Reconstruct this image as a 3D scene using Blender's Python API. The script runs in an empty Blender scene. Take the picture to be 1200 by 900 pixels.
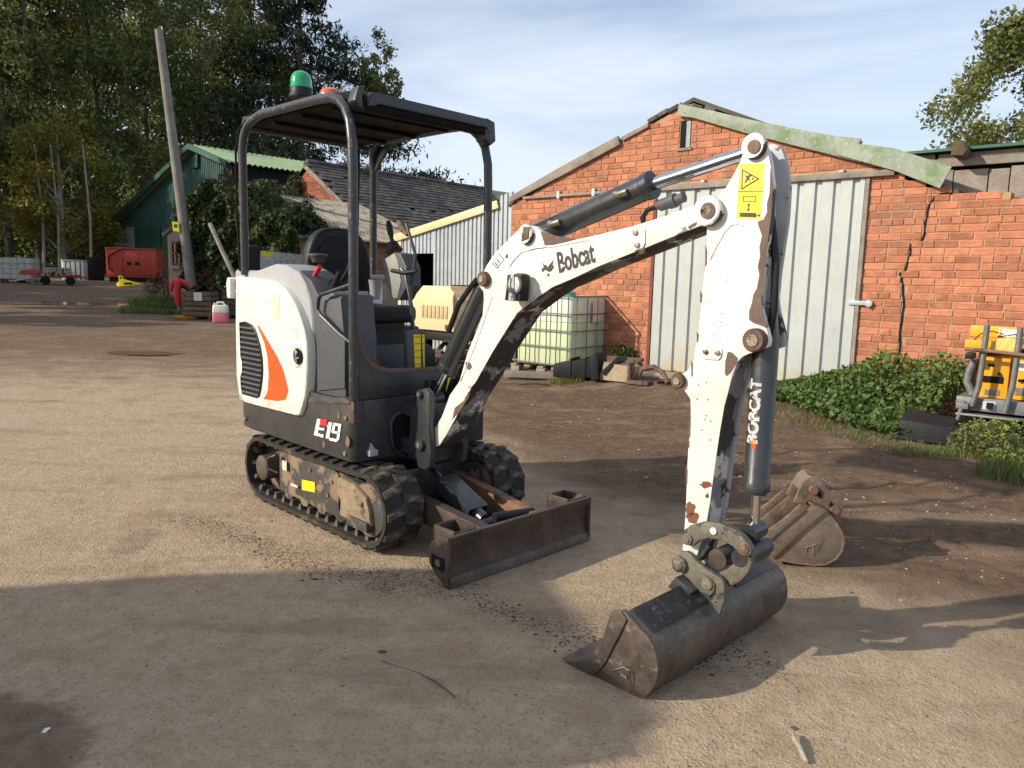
import bpy, bmesh, math, random
import numpy as np
from mathutils import Vector, Matrix
random.seed(7); rng = np.random.default_rng(7)
scene = bpy.context.scene; col = scene.collection
# ------------------------------------------------------------------ camera
PITCH, ROLL, CH, FPX = math.radians(7.9), math.radians(1.4), 1.35, 880.0
_fw = np.array([0, math.cos(PITCH), -math.sin(PITCH)]); _rt = np.array([1.0, 0, 0]); _up = np.cross(_rt, _fw)
RT = _rt*math.cos(ROLL)+_up*math.sin(ROLL); UP = -_rt*math.sin(ROLL)+_up*math.cos(ROLL); FW = _fw
CO = np.array([0, 0, CH])
cd = bpy.data.cameras.new('camera'); cam = bpy.data.objects.new('camera', cd); col.objects.link(cam)
cd.sensor_width = 36; cd.lens = 36*FPX/1200; cd.clip_end = 3000; cd.clip_start = .05
cam.matrix_world = Matrix(((RT[0], UP[0], -FW[0], 0), (RT[1], UP[1], -FW[1], 0), (RT[2], UP[2], -FW[2], CH), (0, 0, 0, 1)))
scene.camera = cam
# ------------------------------------------------------------------ light
EL, TR = math.radians(27), np.array([.957, .29])
sl = bpy.data.lights.new('sun', 'SUN'); sun = bpy.data.objects.new('sun', sl); col.objects.link(sun)
sl.energy = 4.5; sl.angle = math.radians(.8); sl.color = (1, .885, .72)
sdir = Vector((TR[0]*math.cos(EL), TR[1]*math.cos(EL), -math.sin(EL)))
sun.rotation_euler = sdir.to_track_quat('-Z', 'Y').to_euler(); sun.location = (-20, -6, 12)
w = bpy.data.worlds.new('World'); scene.world = w; w.use_nodes = True
nt = w.node_tree; nt.nodes.clear()
sky = nt.nodes.new('ShaderNodeTexSky'); sky.sky_type = 'NISHITA'; sky.sun_disc = False
sky.sun_elevation = EL; sky.sun_rotation = math.atan2(-TR[0], -TR[1]); sky.air_density = 1.0; sky.dust_density = 1.3; sky.ozone_density = 1.3
tc = nt.nodes.new('ShaderNodeTexCoord'); mp = nt.nodes.new('ShaderNodeMapping'); mp.inputs['Scale'].default_value = (1.0, 1.6, 4.5); mp.inputs['Rotation'].default_value = (.2, .3, .5)
nz = nt.nodes.new('ShaderNodeTexNoise'); nz.inputs['Scale'].default_value = 1.3; nz.inputs['Detail'].default_value = 6; nz.inputs['Roughness'].default_value = .5; nz.inputs['Distortion'].default_value = .9
cr = nt.nodes.new('ShaderNodeValToRGB'); cr.color_ramp.elements[0].position = .34; cr.color_ramp.elements[0].color = (.12, .12, .12, 1); cr.color_ramp.elements[1].position = .64; cr.color_ramp.elements[1].color = (.80, .80, .80, 1)
mx = nt.nodes.new('ShaderNodeMix'); mx.data_type = 'RGBA'; mx.inputs['B'].default_value = (5.3, 5.75, 6.6, 1)
bg = nt.nodes.new('ShaderNodeBackground'); bg.inputs['Strength'].default_value = .14; wo = nt.nodes.new('ShaderNodeOutputWorld')
L = nt.links.new
L(tc.outputs['Generated'], mp.inputs['Vector']); L(mp.outputs[0], nz.inputs['Vector']); L(nz.outputs['Fac'], cr.inputs['Fac'])
L(cr.outputs['Color'], mx.inputs['Factor']); L(sky.outputs['Color'], mx.inputs['A']); L(mx.outputs['Result'], bg.inputs['Color']); L(bg.outputs[0], wo.inputs[0])
scene.view_settings.view_transform = 'Standard'; scene.view_settings.look = 'None'; scene.view_settings.exposure = 0.30; scene.view_settings.gamma = 1
# ------------------------------------------------------------------ surveying helpers (turn a sighting into a real place)
def ray(x, y):
    d = RT*(x-600)/FPX-UP*(y-450)/FPX+FW
    return d/np.linalg.norm(d)
def hitplane(x, y, P, n):
    d = ray(x, y); t = ((np.array(P)-CO)@n)/(d@n); return CO+t*d
def proj(P):
    v = np.array(P)-CO; k = v@FW; return np.array([600+FPX*(v@RT)/k, 450-FPX*(v@UP)/k])
def sst(a, b, x):
    t = np.clip((x-a)/(b-a), 0, 1); return t*t*(3-2*t)
SA = np.array([.7516, -.6597]); BA = np.array([.6597, .7516])       # along the walls / away from the camera
WO = np.array([-.0103, 12.3197])
PUD = []
def gz(X, Y):
    X = np.asarray(X, float); Y = np.asarray(Y, float)
    z = .03*np.clip(Y-10, 0, 60)*sst(-1.5, -5.5, X)
    s = (X-WO[0])*SA[0]+(Y-WO[1])*SA[1]; b = (X-WO[0])*BA[0]+(Y-WO[1])*BA[1]
    z = z+.135*sst(-1.7, -.45, b)*sst(.2, 1.8, s)*(1-sst(8, 12, s))
    for (px, py, rx, ry, pz) in PUD:
        d = np.sqrt(((X-px)/rx)**2+((Y-py)/ry)**2); k = 1-sst(1.0, 2.2, d); z = z*(1-k)+(pz-.012*(1-sst(.7, 1.2, d)))*k
    return z
def G(px, py):
    d = ray(px, py); t = 1.0
    while t < 120:
        p = CO+t*d
        if p[2] <= float(gz(p[0], p[1])): return p
        t += .02
    return CO+120*d
for (a, b_, c, dd) in ((168, 414, .55, .34), (66, 355, 1.9, 1.3), (30, 390, .01, .01)):
    p = G(a, b_); PUD.append((p[0], p[1], c, dd, p[2]))
class Frame:
    def __init__(s, P, rot=0.0):
        c, n = math.cos(rot), math.sin(rot)
        s.o = np.array(P[:2], float); s.a = np.array([SA[0]*c-SA[1]*n, SA[0]*n+SA[1]*c]); s.b = np.array([BA[0]*c-BA[1]*n, BA[0]*n+BA[1]*c])
    def hit(s, x, y, b=0):
        n = np.array([s.b[0], s.b[1], 0]); p = hitplane(x, y, np.array([*(s.o+b*s.b), 0]), n); return (float((p[:2]-s.o)@s.a), float(p[2]))
    def world(s, a, b, z): q = s.o+a*s.a+b*s.b; return (q[0], q[1], z)
    def mat(s): return Matrix(((s.a[0], s.b[0], 0, s.o[0]), (s.a[1], s.b[1], 0, s.o[1]), (0, 0, 1, 0), (0, 0, 0, 1)))
def far(px, Y):                                                     # the point seen at px, Y metres ahead, at eye height
    k = ray(px, 322); return np.array([k[0]/k[1]*Y, Y])
# ------------------------------------------------------------------ materials
def mat(name, base, rough=.6, metal=0.0, var=.12, vs=6.0, bump=0.0, bs=80.0, patches=(), spec=.5, coat=0.0, rand=0.0, bdist=.004, alpha=None, trans=0.0, spots=None, coord='Object'):
    m = bpy.data.materials.new(name); m.use_nodes = True; t = m.node_tree; N = t.nodes; N.clear(); l = t.links.new
    out = N.new('ShaderNodeOutputMaterial'); p = N.new('ShaderNodeBsdfPrincipled'); l(p.outputs[0], out.inputs[0])
    tc = N.new('ShaderNodeTexCoord'); V = tc.outputs['Object' if coord == 'World' else coord]
    if coord == 'World': V = N.new('ShaderNodeNewGeometry').outputs['Position']
    def noise(sc, det=5, ro=.6, dis=0.0, off=0.0):
        n = N.new('ShaderNodeTexNoise'); n.inputs['Scale'].default_value = sc; n.inputs['Detail'].default_value = det; n.inputs['Roughness'].default_value = ro; n.inputs['Distortion'].default_value = dis
        if off:
            a = N.new('ShaderNodeVectorMath'); a.operation = 'ADD'; a.inputs[1].default_value = (off, off*1.7, off*.6); l(V, a.inputs[0]); l(a.outputs[0], n.inputs['Vector'])
        else: l(V, n.inputs['Vector'])
        return n.outputs['Fac']
    def mul(a, b, op='MULTIPLY'):
        n = N.new('ShaderNodeMath'); n.operation = op
        for i, q in enumerate((a, b)):
            if isinstance(q, (int, float)): n.inputs[i].default_value = q
            else: l(q, n.inputs[i])
        return n.outputs[0]
    def mapr(x, a, b, c, d, smooth=False):
        n = N.new('ShaderNodeMapRange'); n.inputs[1].default_value = a; n.inputs[2].default_value = b; n.inputs[3].default_value = c; n.inputs[4].default_value = d; n.clamp = True
        if smooth: n.interpolation_type = 'SMOOTHSTEP'
        l(x, n.inputs[0]); return n.outputs[0]
    def mixc(f, a, b):
        n = N.new('ShaderNodeMix'); n.data_type = 'RGBA'
        if isinstance(f, float): n.inputs['Factor'].default_value = f
        else: l(f, n.inputs['Factor'])
        for k, q in (('A', a), ('B', b)):
            if isinstance(q, tuple): n.inputs[k].default_value = (*q[:3], 1)
            else: l(q, n.inputs[k])
        return n.outputs['Result']
    def scale(c, f):
        n = N.new('ShaderNodeVectorMath'); n.operation = 'SCALE'
        if isinstance(c, tuple): n.inputs[0].default_value = c[:3]
        else: l(c, n.inputs[0])
        l(f, n.inputs['Scale']); return n.outputs[0]
    lo = mapr(noise(vs), .3, .7, 1-var, 1+var)
    fi = mapr(noise(vs*9, 3), .3, .7, 1-var*.6, 1+var*.6)
    c = scale(base, mul(lo, fi))
    if rand:
        oi = N.new('ShaderNodeObjectInfo'); ge = N.new('ShaderNodeNewGeometry')
        r = mul(mul(oi.outputs['Random'], ge.outputs['Random Per Island'], 'ADD'), 1.0, 'FRACT')
        c = scale(c, mapr(r, 0, 1, 1-rand, 1+rand))
    R = rough; geo = None; bumpsrc = []
    Rs = mapr(noise(vs*4, 3), .3, .7, max(.02, rough-.1), min(1, rough+.1))
    for pt in patches:     # dict(c=colour, s=scale, t=threshold, w=softness, r=rough, nz=normal axis weight, h=(z0,z1), st=stretch)
        f = noise(pt['s'], pt.get('d', 8), pt.get('ro', .62), pt.get('dis', .3), pt.get('off', 3.1))
        if 'n' in pt:
            geo = geo or N.new('ShaderNodeNewGeometry'); dp = N.new('ShaderNodeVectorMath'); dp.operation = 'DOT_PRODUCT'; l(geo.outputs['Normal'], dp.inputs[0]); dp.inputs[1].default_value = pt['n'][:3]
            f = mul(f, mul(dp.outputs['Value'], pt['n'][3]), 'ADD')
        if 'h' in pt:
            sx = N.new('ShaderNodeSeparateXYZ'); l(V, sx.inputs[0]); f = mul(f, mapr(sx.outputs[pt.get('ax', 2)], pt['h'][0], pt['h'][1], pt['h'][2], 0.0), 'ADD')
        k = mapr(f, pt['t'], pt['t']+pt.get('w', .02), 0, pt.get('a', 1.0))
        c = mixc(k, c, tuple(pt['c']))
        if 'r' in pt:
            n = N.new('ShaderNodeMix'); l(k, n.inputs[0]); l(Rs, n.inputs[2]); n.inputs[3].default_value = pt['r']; Rs = n.outputs[0]
        if pt.get('relief', 1): bumpsrc.append(mul(k, -pt.get('dep', .35)))
    l(c, p.inputs['Base Color']); l(Rs, p.inputs['Roughness']); p.inputs['Metallic'].default_value = metal; p.inputs['Specular IOR Level'].default_value = spec
    if coat: p.inputs['Coat Weight'].default_value = coat; p.inputs['Coat Roughness'].default_value = .12
    if trans: p.inputs['Transmission Weight'].default_value = trans
    if bump or bumpsrc:
        h = mul(noise(bs, 4, .65), bump) if bump else 0.0
        for q in bumpsrc: h = mul(h, q, 'ADD')
        b = N.new('ShaderNodeBump'); b.inputs['Strength'].default_value = 1; b.inputs['Distance'].default_value = bdist; l(h, b.inputs['Height']); l(b.outputs[0], p.inputs['Normal'])
    return m
def leafmat(name, c1, c2, rough=.55, tl=.35):
    m = bpy.data.materials.new(name); m.use_nodes = True; t = m.node_tree; N = t.nodes; N.clear(); l = t.links.new
    out = N.new('ShaderNodeOutputMaterial'); p = N.new('ShaderNodeBsdfPrincipled'); tr = N.new('ShaderNodeBsdfTranslucent'); ms = N.new('ShaderNodeMixShader'); ms.inputs[0].default_value = tl
    at = N.new('ShaderNodeAttribute'); at.attribute_name = 'tint'; r = N.new('ShaderNodeMix'); r.data_type = 'RGBA'
    r.inputs['A'].default_value = (*c1, 1); r.inputs['B'].default_value = (*c2, 1); l(at.outputs['Fac'], r.inputs['Factor'])
    l(r.outputs['Result'], p.inputs['Base Color']); l(r.outputs['Result'], tr.inputs['Color']); p.inputs['Roughness'].default_value = rough; p.inputs['Specular IOR Level'].default_value = .35
    l(p.outputs[0], ms.inputs[1]); l(tr.outputs[0], ms.inputs[2]); l(ms.outputs[0], out.inputs[0]); return m
RUST = (.16, .062, .028); PRIM = (.075, .062, .055)
M = {}
M['white'] = mat('white paint', (.69, .68, .62), .38, var=.04, vs=3, coat=.2, patches=(dict(c=(.30, .23, .15), s=16, t=.60, w=.14, a=.5, relief=0, off=11, h=(.52, .95, .13)), dict(c=(.40, .35, .26), s=3, t=.50, w=.35, a=.30, relief=0, off=6), dict(c=(.3, .24, .17), s=55, t=.66, w=.08, a=.4, relief=0, off=1.4), dict(c=(.42, .38, .30), s=5, t=.66, w=.25, a=.5, relief=0), dict(c=(.12, .1, .09), s=38, t=.73, w=.01, r=.7)))
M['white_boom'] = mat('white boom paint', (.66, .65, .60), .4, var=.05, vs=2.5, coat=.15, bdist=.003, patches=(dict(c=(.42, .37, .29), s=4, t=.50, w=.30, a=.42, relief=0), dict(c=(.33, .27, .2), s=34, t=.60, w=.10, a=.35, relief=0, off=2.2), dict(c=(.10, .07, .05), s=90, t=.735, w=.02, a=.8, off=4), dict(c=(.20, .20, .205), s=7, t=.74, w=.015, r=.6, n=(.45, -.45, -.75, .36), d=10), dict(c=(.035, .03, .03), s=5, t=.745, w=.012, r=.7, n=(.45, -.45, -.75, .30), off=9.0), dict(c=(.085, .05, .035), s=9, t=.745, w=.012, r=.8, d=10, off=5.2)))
M['primer'] = mat('chipped primer', (.115, .075, .058), .75, var=.25, vs=14, bump=.4, bs=60, patches=(dict(c=RUST, s=14, t=.56, w=.1, r=.9),))
M['grey_edge'] = mat('grey weathered edge paint', (.36, .37, .38), .6, var=.12, vs=9, patches=(dict(c=(.05, .045, .04), s=8, t=.56, w=.02, r=.8),))
M['dark'] = mat('dark grey machine paint', (.035, .037, .041), .38, var=.25, vs=6, bump=.15, bs=50, patches=(dict(c=(.10, .085, .065), s=5, t=.56, w=.3, a=.5, r=.75, relief=0), dict(c=(.15, .06, .032), s=13, t=.69, w=.04, r=.85)))
M['dark_rusty'] = mat('rusting dark paint', (.045, .042, .04), .5, var=.25, vs=8, bump=.25, bs=50, patches=(dict(c=(.17, .07, .035), s=5, t=.47, w=.16, a=.85, r=.85),))
M['rustrim'] = mat('rusted rim', (.105, .06, .038), .6, var=.3, vs=9, bump=.3, bs=70, patches=(dict(c=(.04, .035, .03), s=10, t=.55, w=.1, r=.6),))
M['grey_pl'] = mat('mid grey plastic', (.072, .077, .084), .55, var=.08, vs=5, bump=.15, bs=220, spec=.35)
M['ltgrey'] = mat('light grey plastic', (.33, .34, .345), .5, var=.06, vs=4, bump=.1, bs=200, patches=(dict(c=(.2, .18, .15), s=9, t=.62, w=.2, a=.4, relief=0),))
M['olive'] = mat('grey green console plastic', (.27, .27, .235), .55, var=.07, vs=6, bump=.1, bs=160)
M['black'] = mat('black vinyl', (.012, .012, .014), .5, var=.2, vs=8, bump=.12, bs=120, spec=.3)
M['matt'] = mat('matt black', (.012, .012, .013), .85, var=.2, vs=8, spec=.15)
M['tube'] = mat('black tube paint', (.03, .033, .037), .33, var=.25, vs=12, bump=.15, bs=90, patches=(dict(c=(.13, .12, .11), s=32, t=.60, w=.06, r=.6, a=.7), dict(c=(.18, .1, .06), s=45, t=.72, w=.03, r=.8)))
M['cyl'] = mat('cylinder barrel paint', (.028, .031, .035), .32, var=.12, vs=8, bump=.05, bs=40, coat=.2, patches=(dict(c=(.16, .15, .14), s=30, t=.72, w=.02, r=.5, a=.7),))
M['roofblack'] = mat('matt black canopy sheet', (.010, .010, .011), .75, var=.2, vs=4, spec=.12)
M['chrome'] = mat('chrome rod', (.62, .62, .63), .12, metal=1, var=.05, vs=10)
M['steelpin'] = mat('greasy steel', (.26, .22, .17), .45, metal=.6, var=.3, vs=30, bump=.3, bs=120, patches=(dict(c=(.08, .05, .03), s=30, t=.55, w=.1, r=.8),))
M['bronze'] = mat('brown worn washer', (.10, .062, .045), .6, metal=.3, var=.3, vs=26, bump=.3, bs=120)
M['bucket'] = mat('worn bucket steel', (.095, .076, .062), .42, metal=.35, var=.3, vs=5, bump=.35, bs=45, patches=(dict(c=(.19, .14, .10), s=5, t=.5, w=.25, a=.65, r=.65, relief=0), dict(c=(.30, .26, .22), s=30, t=.60, w=.08, r=.4, a=.5, relief=0), dict(c=(.035, .028, .024), s=9, t=.56, w=.12, a=.7, off=17), dict(c=(.17, .075, .04), s=8, t=.63, w=.1, r=.85, a=.8)))
M['bucket_black'] = mat('black bucket paint remains', (.022, .025, .029), .3, metal=.1, var=.25, vs=8, bump=.25, bs=45, patches=(dict(c=(.12, .095, .075), s=12, t=.55, w=.08, r=.55), dict(c=(.2, .2, .2), s=60, t=.66, w=.03, r=.4, a=.6)))
M['blade'] = mat('worn blade steel', (.075, .056, .047), .45, metal=.3, var=.3, vs=5, bump=.35, bs=50, patches=(dict(c=(.15, .10, .07), s=6, t=.52, w=.2, a=.7, r=.7, relief=0), dict(c=(.38, .34, .31), s=40, t=.74, w=.02, r=.5, a=.8), dict(c=(.18, .07, .035), s=8, t=.62, w=.1, r=.85, a=.85)))
M['rustarm'] = mat('rusty arm steel', (.20, .105, .06), .75, var=.3, vs=7, bump=.4, bs=60, patches=(dict(c=(.07, .05, .04), s=7, t=.52, w=.1, r=.7),))
M['link'] = mat('muddy green link steel', (.125, .115, .085), .6, metal=.15, var=.3, vs=16, bump=.5, bs=70, patches=(dict(c=(.045, .05, .052), s=14, t=.55, w=.03, r=.45), dict(c=(.46, .45, .40), s=30, t=.66, w=.02, r=.6), dict(c=(.22, .10, .05), s=15, t=.66, w=.05, r=.8, off=7)))
M['oldbucket'] = mat('old rusty bucket', (.19, .145, .105), .55, metal=.25, var=.3, vs=5, bump=.35, bs=60, bdist=.004, patches=(dict(c=(.30, .235, .17), s=5, t=.54, w=.2, a=.5, off=15, relief=0), dict(c=(.25, .105, .05), s=6, t=.54, w=.12, r=.85), dict(c=(.10, .085, .07), s=9, t=.56, w=.1, r=.7, off=8)))
M['rubber'] = mat('muddy rubber track', (.020, .018, .016), .85, var=.3, vs=14, bump=.4, bs=60, patches=(dict(c=(.125, .088, .055), s=8, t=.56, w=.1, r=.95),))
M['dusty_rubber'] = mat('dusty guide rubber', (.085, .072, .058), .8, var=.3, vs=14)
M['rubber_front'] = mat('mud caked rubber', (.035, .03, .026), .8, var=.3, vs=14, bump=.6, bs=50, patches=(dict(c=(.17, .125, .08), s=9, t=.47, w=.12, r=.95),))
M['trackframe'] = mat('muddy track frame', (.05, .045, .042), .6, var=.3, vs=8, bump=.5, bs=45, patches=(dict(c=(.21, .155, .10), s=6, t=.50, w=.05, r=.95, ax=0, h=(-.2, .6, 0)), dict(c=(.13, .07, .04), s=12, t=.6, w=.08, r=.9, off=6)))
M['mud'] = mat('caked mud', (.25, .185, .12), .95, var=.25, vs=14, bump=.8, bs=40, bdist=.01, patches=(dict(c=(.10, .065, .04), s=9, t=.56, w=.08),))
M['orange'] = mat('orange red decal', (.83, .085, .008), .4, var=.03)
M['yellow'] = mat('yellow decal', (.80, .60, .012), .45, var=.08, vs=20, patches=(dict(c=(.3, .25, .1), s=30, t=.68, w=.05, relief=0),))
M['decalblack'] = mat('black decal print', (.02, .02, .022), .5)
M['wornblack'] = mat('worn black lettering', (.03, .03, .033), .5)
M['decalwhite'] = mat('white decal print', (.72, .72, .70), .5, var=.05, patches=(dict(c=(.05, .05, .055), s=48, t=.60, w=.01, relief=0),))
M['decalred'] = mat('red decal print', (.65, .02, .03), .5)
M['greylabel'] = mat('grey safety label', (.50, .50, .49), .5, var=.12, vs=60, patches=(dict(c=(.12, .12, .12), s=75, t=.56, w=.03, d=2, relief=0, a=.7),))
M['fadedlabel'] = mat('faded label', (.56, .53, .46), .5, var=.08, vs=40, patches=(dict(c=(.35, .27, .18), s=60, t=.6, w=.05, relief=0, a=.6),))
M['greenlens'] = mat('green beacon lens', (.0, .42, .15), .12, var=.02, coat=.6, trans=.35)
M['orangelens'] = mat('orange beacon lens', (.75, .13, .02), .15, var=.02, coat=.6, trans=.2)
M['red'] = mat('red paint', (.40, .045, .028), .5, var=.2, vs=3, patches=(dict(c=(.2, .03, .02), s=4, t=.6, w=.2, relief=0),))
M['wornwhite'] = mat('worn white lettering', (.50, .50, .48), .5, var=.15, patches=(dict(c=(.045, .048, .052), s=42, t=.57, w=.01, relief=0),))
M['redplastic'] = mat('red plastic', (.50, .025, .03), .6)
M['lamp'] = mat('lamp lens', (.55, .56, .57), .25, metal=.0, var=.15, vs=60, coat=.4)
M['wood'] = mat('weathered grey timber', (.22, .19, .16), .85, var=.3, vs=5, bump=.6, bs=40)
M['wood2'] = mat('brown crate timber', (.11, .075, .05), .85, var=.35, vs=5, bump=.5, bs=40, rand=.25)
M['pole'] = mat('utility pole timber', (.20, .185, .16), .9, var=.25, vs=3, bump=.6, bs=30)
M['cream'] = mat('cream paint', (.66, .50, .29), .5, var=.07, vs=3, patches=(dict(c=(.4, .3, .18), s=5, t=.62, w=.2, a=.4, relief=0),))
M['creamdark'] = mat('cream louvre', (.42, .34, .19), .6, var=.07)
M['galv'] = mat('galvanised sheet', (.33, .37, .40), .5, metal=.25, var=.12, vs=1.5, patches=(dict(c=(.28, .27, .25), s=3, t=.62, w=.2, a=.5, relief=0),), rand=.04)
M['door'] = mat('painted sheet door', (.37, .40, .395), .55, metal=.05, var=.08, vs=1.5, bump=.1, bs=20, rand=.03, patches=(dict(c=(.24, .24, .22), s=16, t=.67, w=.04, a=.8), dict(c=(.42, .34, .20), s=3, t=.60, w=.2, a=.7, relief=0, h=(.15, .65, .22)), dict(c=(.25, .26, .26), s=2.2, t=.58, w=.15, a=.4, relief=0, off=9), dict(c=(.22, .14, .09), s=20, t=.72, w=.03)))
M['brick'] = mat('red brick', (.40, .15, .08), .9, var=.2, vs=7, bump=.6, bs=45, rand=.26, bdist=.009, coord='World', patches=(dict(c=(.50, .31, .20), s=15, t=.55, w=.18, a=.6), dict(c=(.23, .085, .05), s=30, t=.58, w=.12, a=.6, off=8), dict(c=(.24, .12, .085), s=1.3, t=.56, w=.12, a=.55, relief=0), dict(c=(.52, .40, .28), s=2.4, t=.66, w=.08, a=.5, relief=0, off=12)))
M['mortar'] = mat('sandy mortar', (.35, .235, .15), .95, var=.2, vs=10, bump=.8, bs=70, coord='World', patches=(dict(c=(.34, .17, .10), s=6, t=.56, w=.15, a=.7, relief=0),))
M['brickdull'] = mat('dull old brick', (.27, .115, .07), .9, var=.2, vs=5, bump=.5, bs=30, rand=.3, patches=(dict(c=(.36, .30, .24), s=5, t=.6, w=.15, a=.6),))
M['stone'] = mat('rendered stone wall', (.28, .225, .16), .95, var=.2, vs=2, bump=.8, bs=15, bdist=.02, patches=(dict(c=(.14, .11, .08), s=2, t=.54, w=.2, relief=0),))
M['greensheet'] = mat('dark green sheet', (.014, .075, .055), .55, var=.15, vs=1, rand=.1, patches=(dict(c=(.09, .18, .14), s=.9, t=.60, w=.25, a=.55, relief=0),))
M['paleroof'] = mat('pale green roof sheet', (.20, .285, .165), .6, var=.12, vs=1.2, patches=(dict(c=(.18, .25, .12), s=2, t=.56, w=.2, a=.7, relief=0),))
M['mossy'] = mat('mossy green verge board', (.25, .295, .235), .8, var=.2, vs=5, bump=.5, bs=30, patches=(dict(c=(.12, .20, .06), s=3.2, t=.53, w=.12, a=.7, d=12), dict(c=(.40, .41, .34), s=16, t=.56, w=.08, a=.6), dict(c=(.07, .075, .05), s=22, t=.62, w=.06, a=.7, off=9)))
M['slate'] = mat('old lichen slate', (.075, .066, .058), .85, var=.3, vs=3, bump=.7, bs=12, rand=.45, bdist=.02, patches=(dict(c=(.27, .24, .19), s=9, t=.58, w=.1, a=.6), dict(c=(.07, .075, .035), s=1.2, t=.62, w=.1, a=.7)))
M['asbestos'] = mat('mossy cement sheet', (.23, .205, .175), .95, var=.25, vs=3, bump=.7, bs=14, bdist=.02, patches=(dict(c=(.08, .07, .055), s=3, t=.50, w=.12, a=.8), dict(c=(.10, .12, .04), s=1.1, t=.6, w=.12, a=.7)))
M['concrete'] = mat('worn concrete', (.33, .26, .18), .95, var=.2, vs=3, bump=.6, bs=30, patches=(dict(c=(.17, .12, .08), s=2, t=.52, w=.15, relief=0),))
M['cage'] = mat('dull cage tube', (.17, .175, .165), .5, metal=.4, var=.2, vs=20)
M['poly'] = mat('translucent white plastic', (.70, .72, .62), .45, var=.04, vs=2)
M['polyliq'] = mat('plastic over pale green liquid', (.50, .57, .36), .4, var=.06, vs=2)
M['tealcap'] = mat('teal cap', (.02, .28, .2), .5)
M['dirtywhite'] = mat('dirty white plastic', (.50, .50, .47), .6, var=.2, vs=4)
M['pinkliq'] = mat('pink liquid plastic', (.62, .16, .22), .4, var=.12, vs=8)
M['blackpl'] = mat('black scuffed plastic', (.012, .013, .015), .6, var=.3, vs=10, bump=.3, bs=30, spec=.25, patches=(dict(c=(.11, .105, .10), s=9, t=.66, w=.05, r=.7),))
M['scrap'] = mat('rusty scrap iron', (.14, .085, .06), .85, var=.4, vs=20, bump=.7, bs=40, patches=(dict(c=(.05, .04, .035), s=14, t=.5, w=.1),))
M['machineorange'] = mat('orange yellow machine paint', (.74, .33, .012), .4, var=.08, vs=5, patches=(dict(c=(.12, .08, .04), s=18, t=.67, w=.04),))
M['machinegrey'] = mat('grey machine plate', (.17, .18, .19), .5, metal=.3, var=.2, vs=10, bump=.2, bs=60, patches=(dict(c=(.2, .12, .07), s=12, t=.6, w=.1, a=.7),))
M['paleyellow'] = mat('faded yellow plastic', (.66, .47, .12), .6, var=.1)
M['yellowtool'] = mat('bright yellow plastic', (.72, .58, .01), .5, var=.1, vs=10)
M['bark'] = mat('bark', (.10, .08, .06), .95, var=.3, vs=4, bump=.8, bs=12, bdist=.03)
M['palebark'] = mat('pale bark', (.30, .27, .22), .9, var=.3, vs=3, bump=.6, bs=12, bdist=.03)
M['glassdark'] = mat('dark window glass', (.02, .022, .025), .08, var=.1)
M['oxide'] = mat('red oxide window paint', (.14, .035, .025), .7, var=.2)
M['caster_paint'] = mat('silver shade caster paint', (.4, .41, .42), .3, metal=.4, var=.03)
LEAF = {
 'green': leafmat('green foliage', (.070, .110, .032), (.22, .26, .075)),
 'olive': leafmat('olive foliage', (.080, .102, .036), (.26, .28, .09)),
 'yellow': leafmat('yellowing foliage', (.09, .11, .02), (.27, .22, .03)),
 'dark': leafmat('dark conifer foliage', (.014, .024, .012), (.048, .064, .026), tl=.15),
 'ivy': leafmat('ivy foliage', (.022, .045, .012), (.085, .10, .030), rough=.65, tl=.2),
 'ivybrown': leafmat('brown ivy foliage', (.07, .035, .02), (.14, .08, .04), tl=.2),
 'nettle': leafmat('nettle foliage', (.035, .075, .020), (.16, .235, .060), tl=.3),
 'grass': leafmat('grass blades', (.06, .10, .02), (.19, .22, .06), tl=.3),
 'ash': leafmat('ash foliage', (.095, .125, .038), (.27, .28, .09), tl=.45),
}
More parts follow.
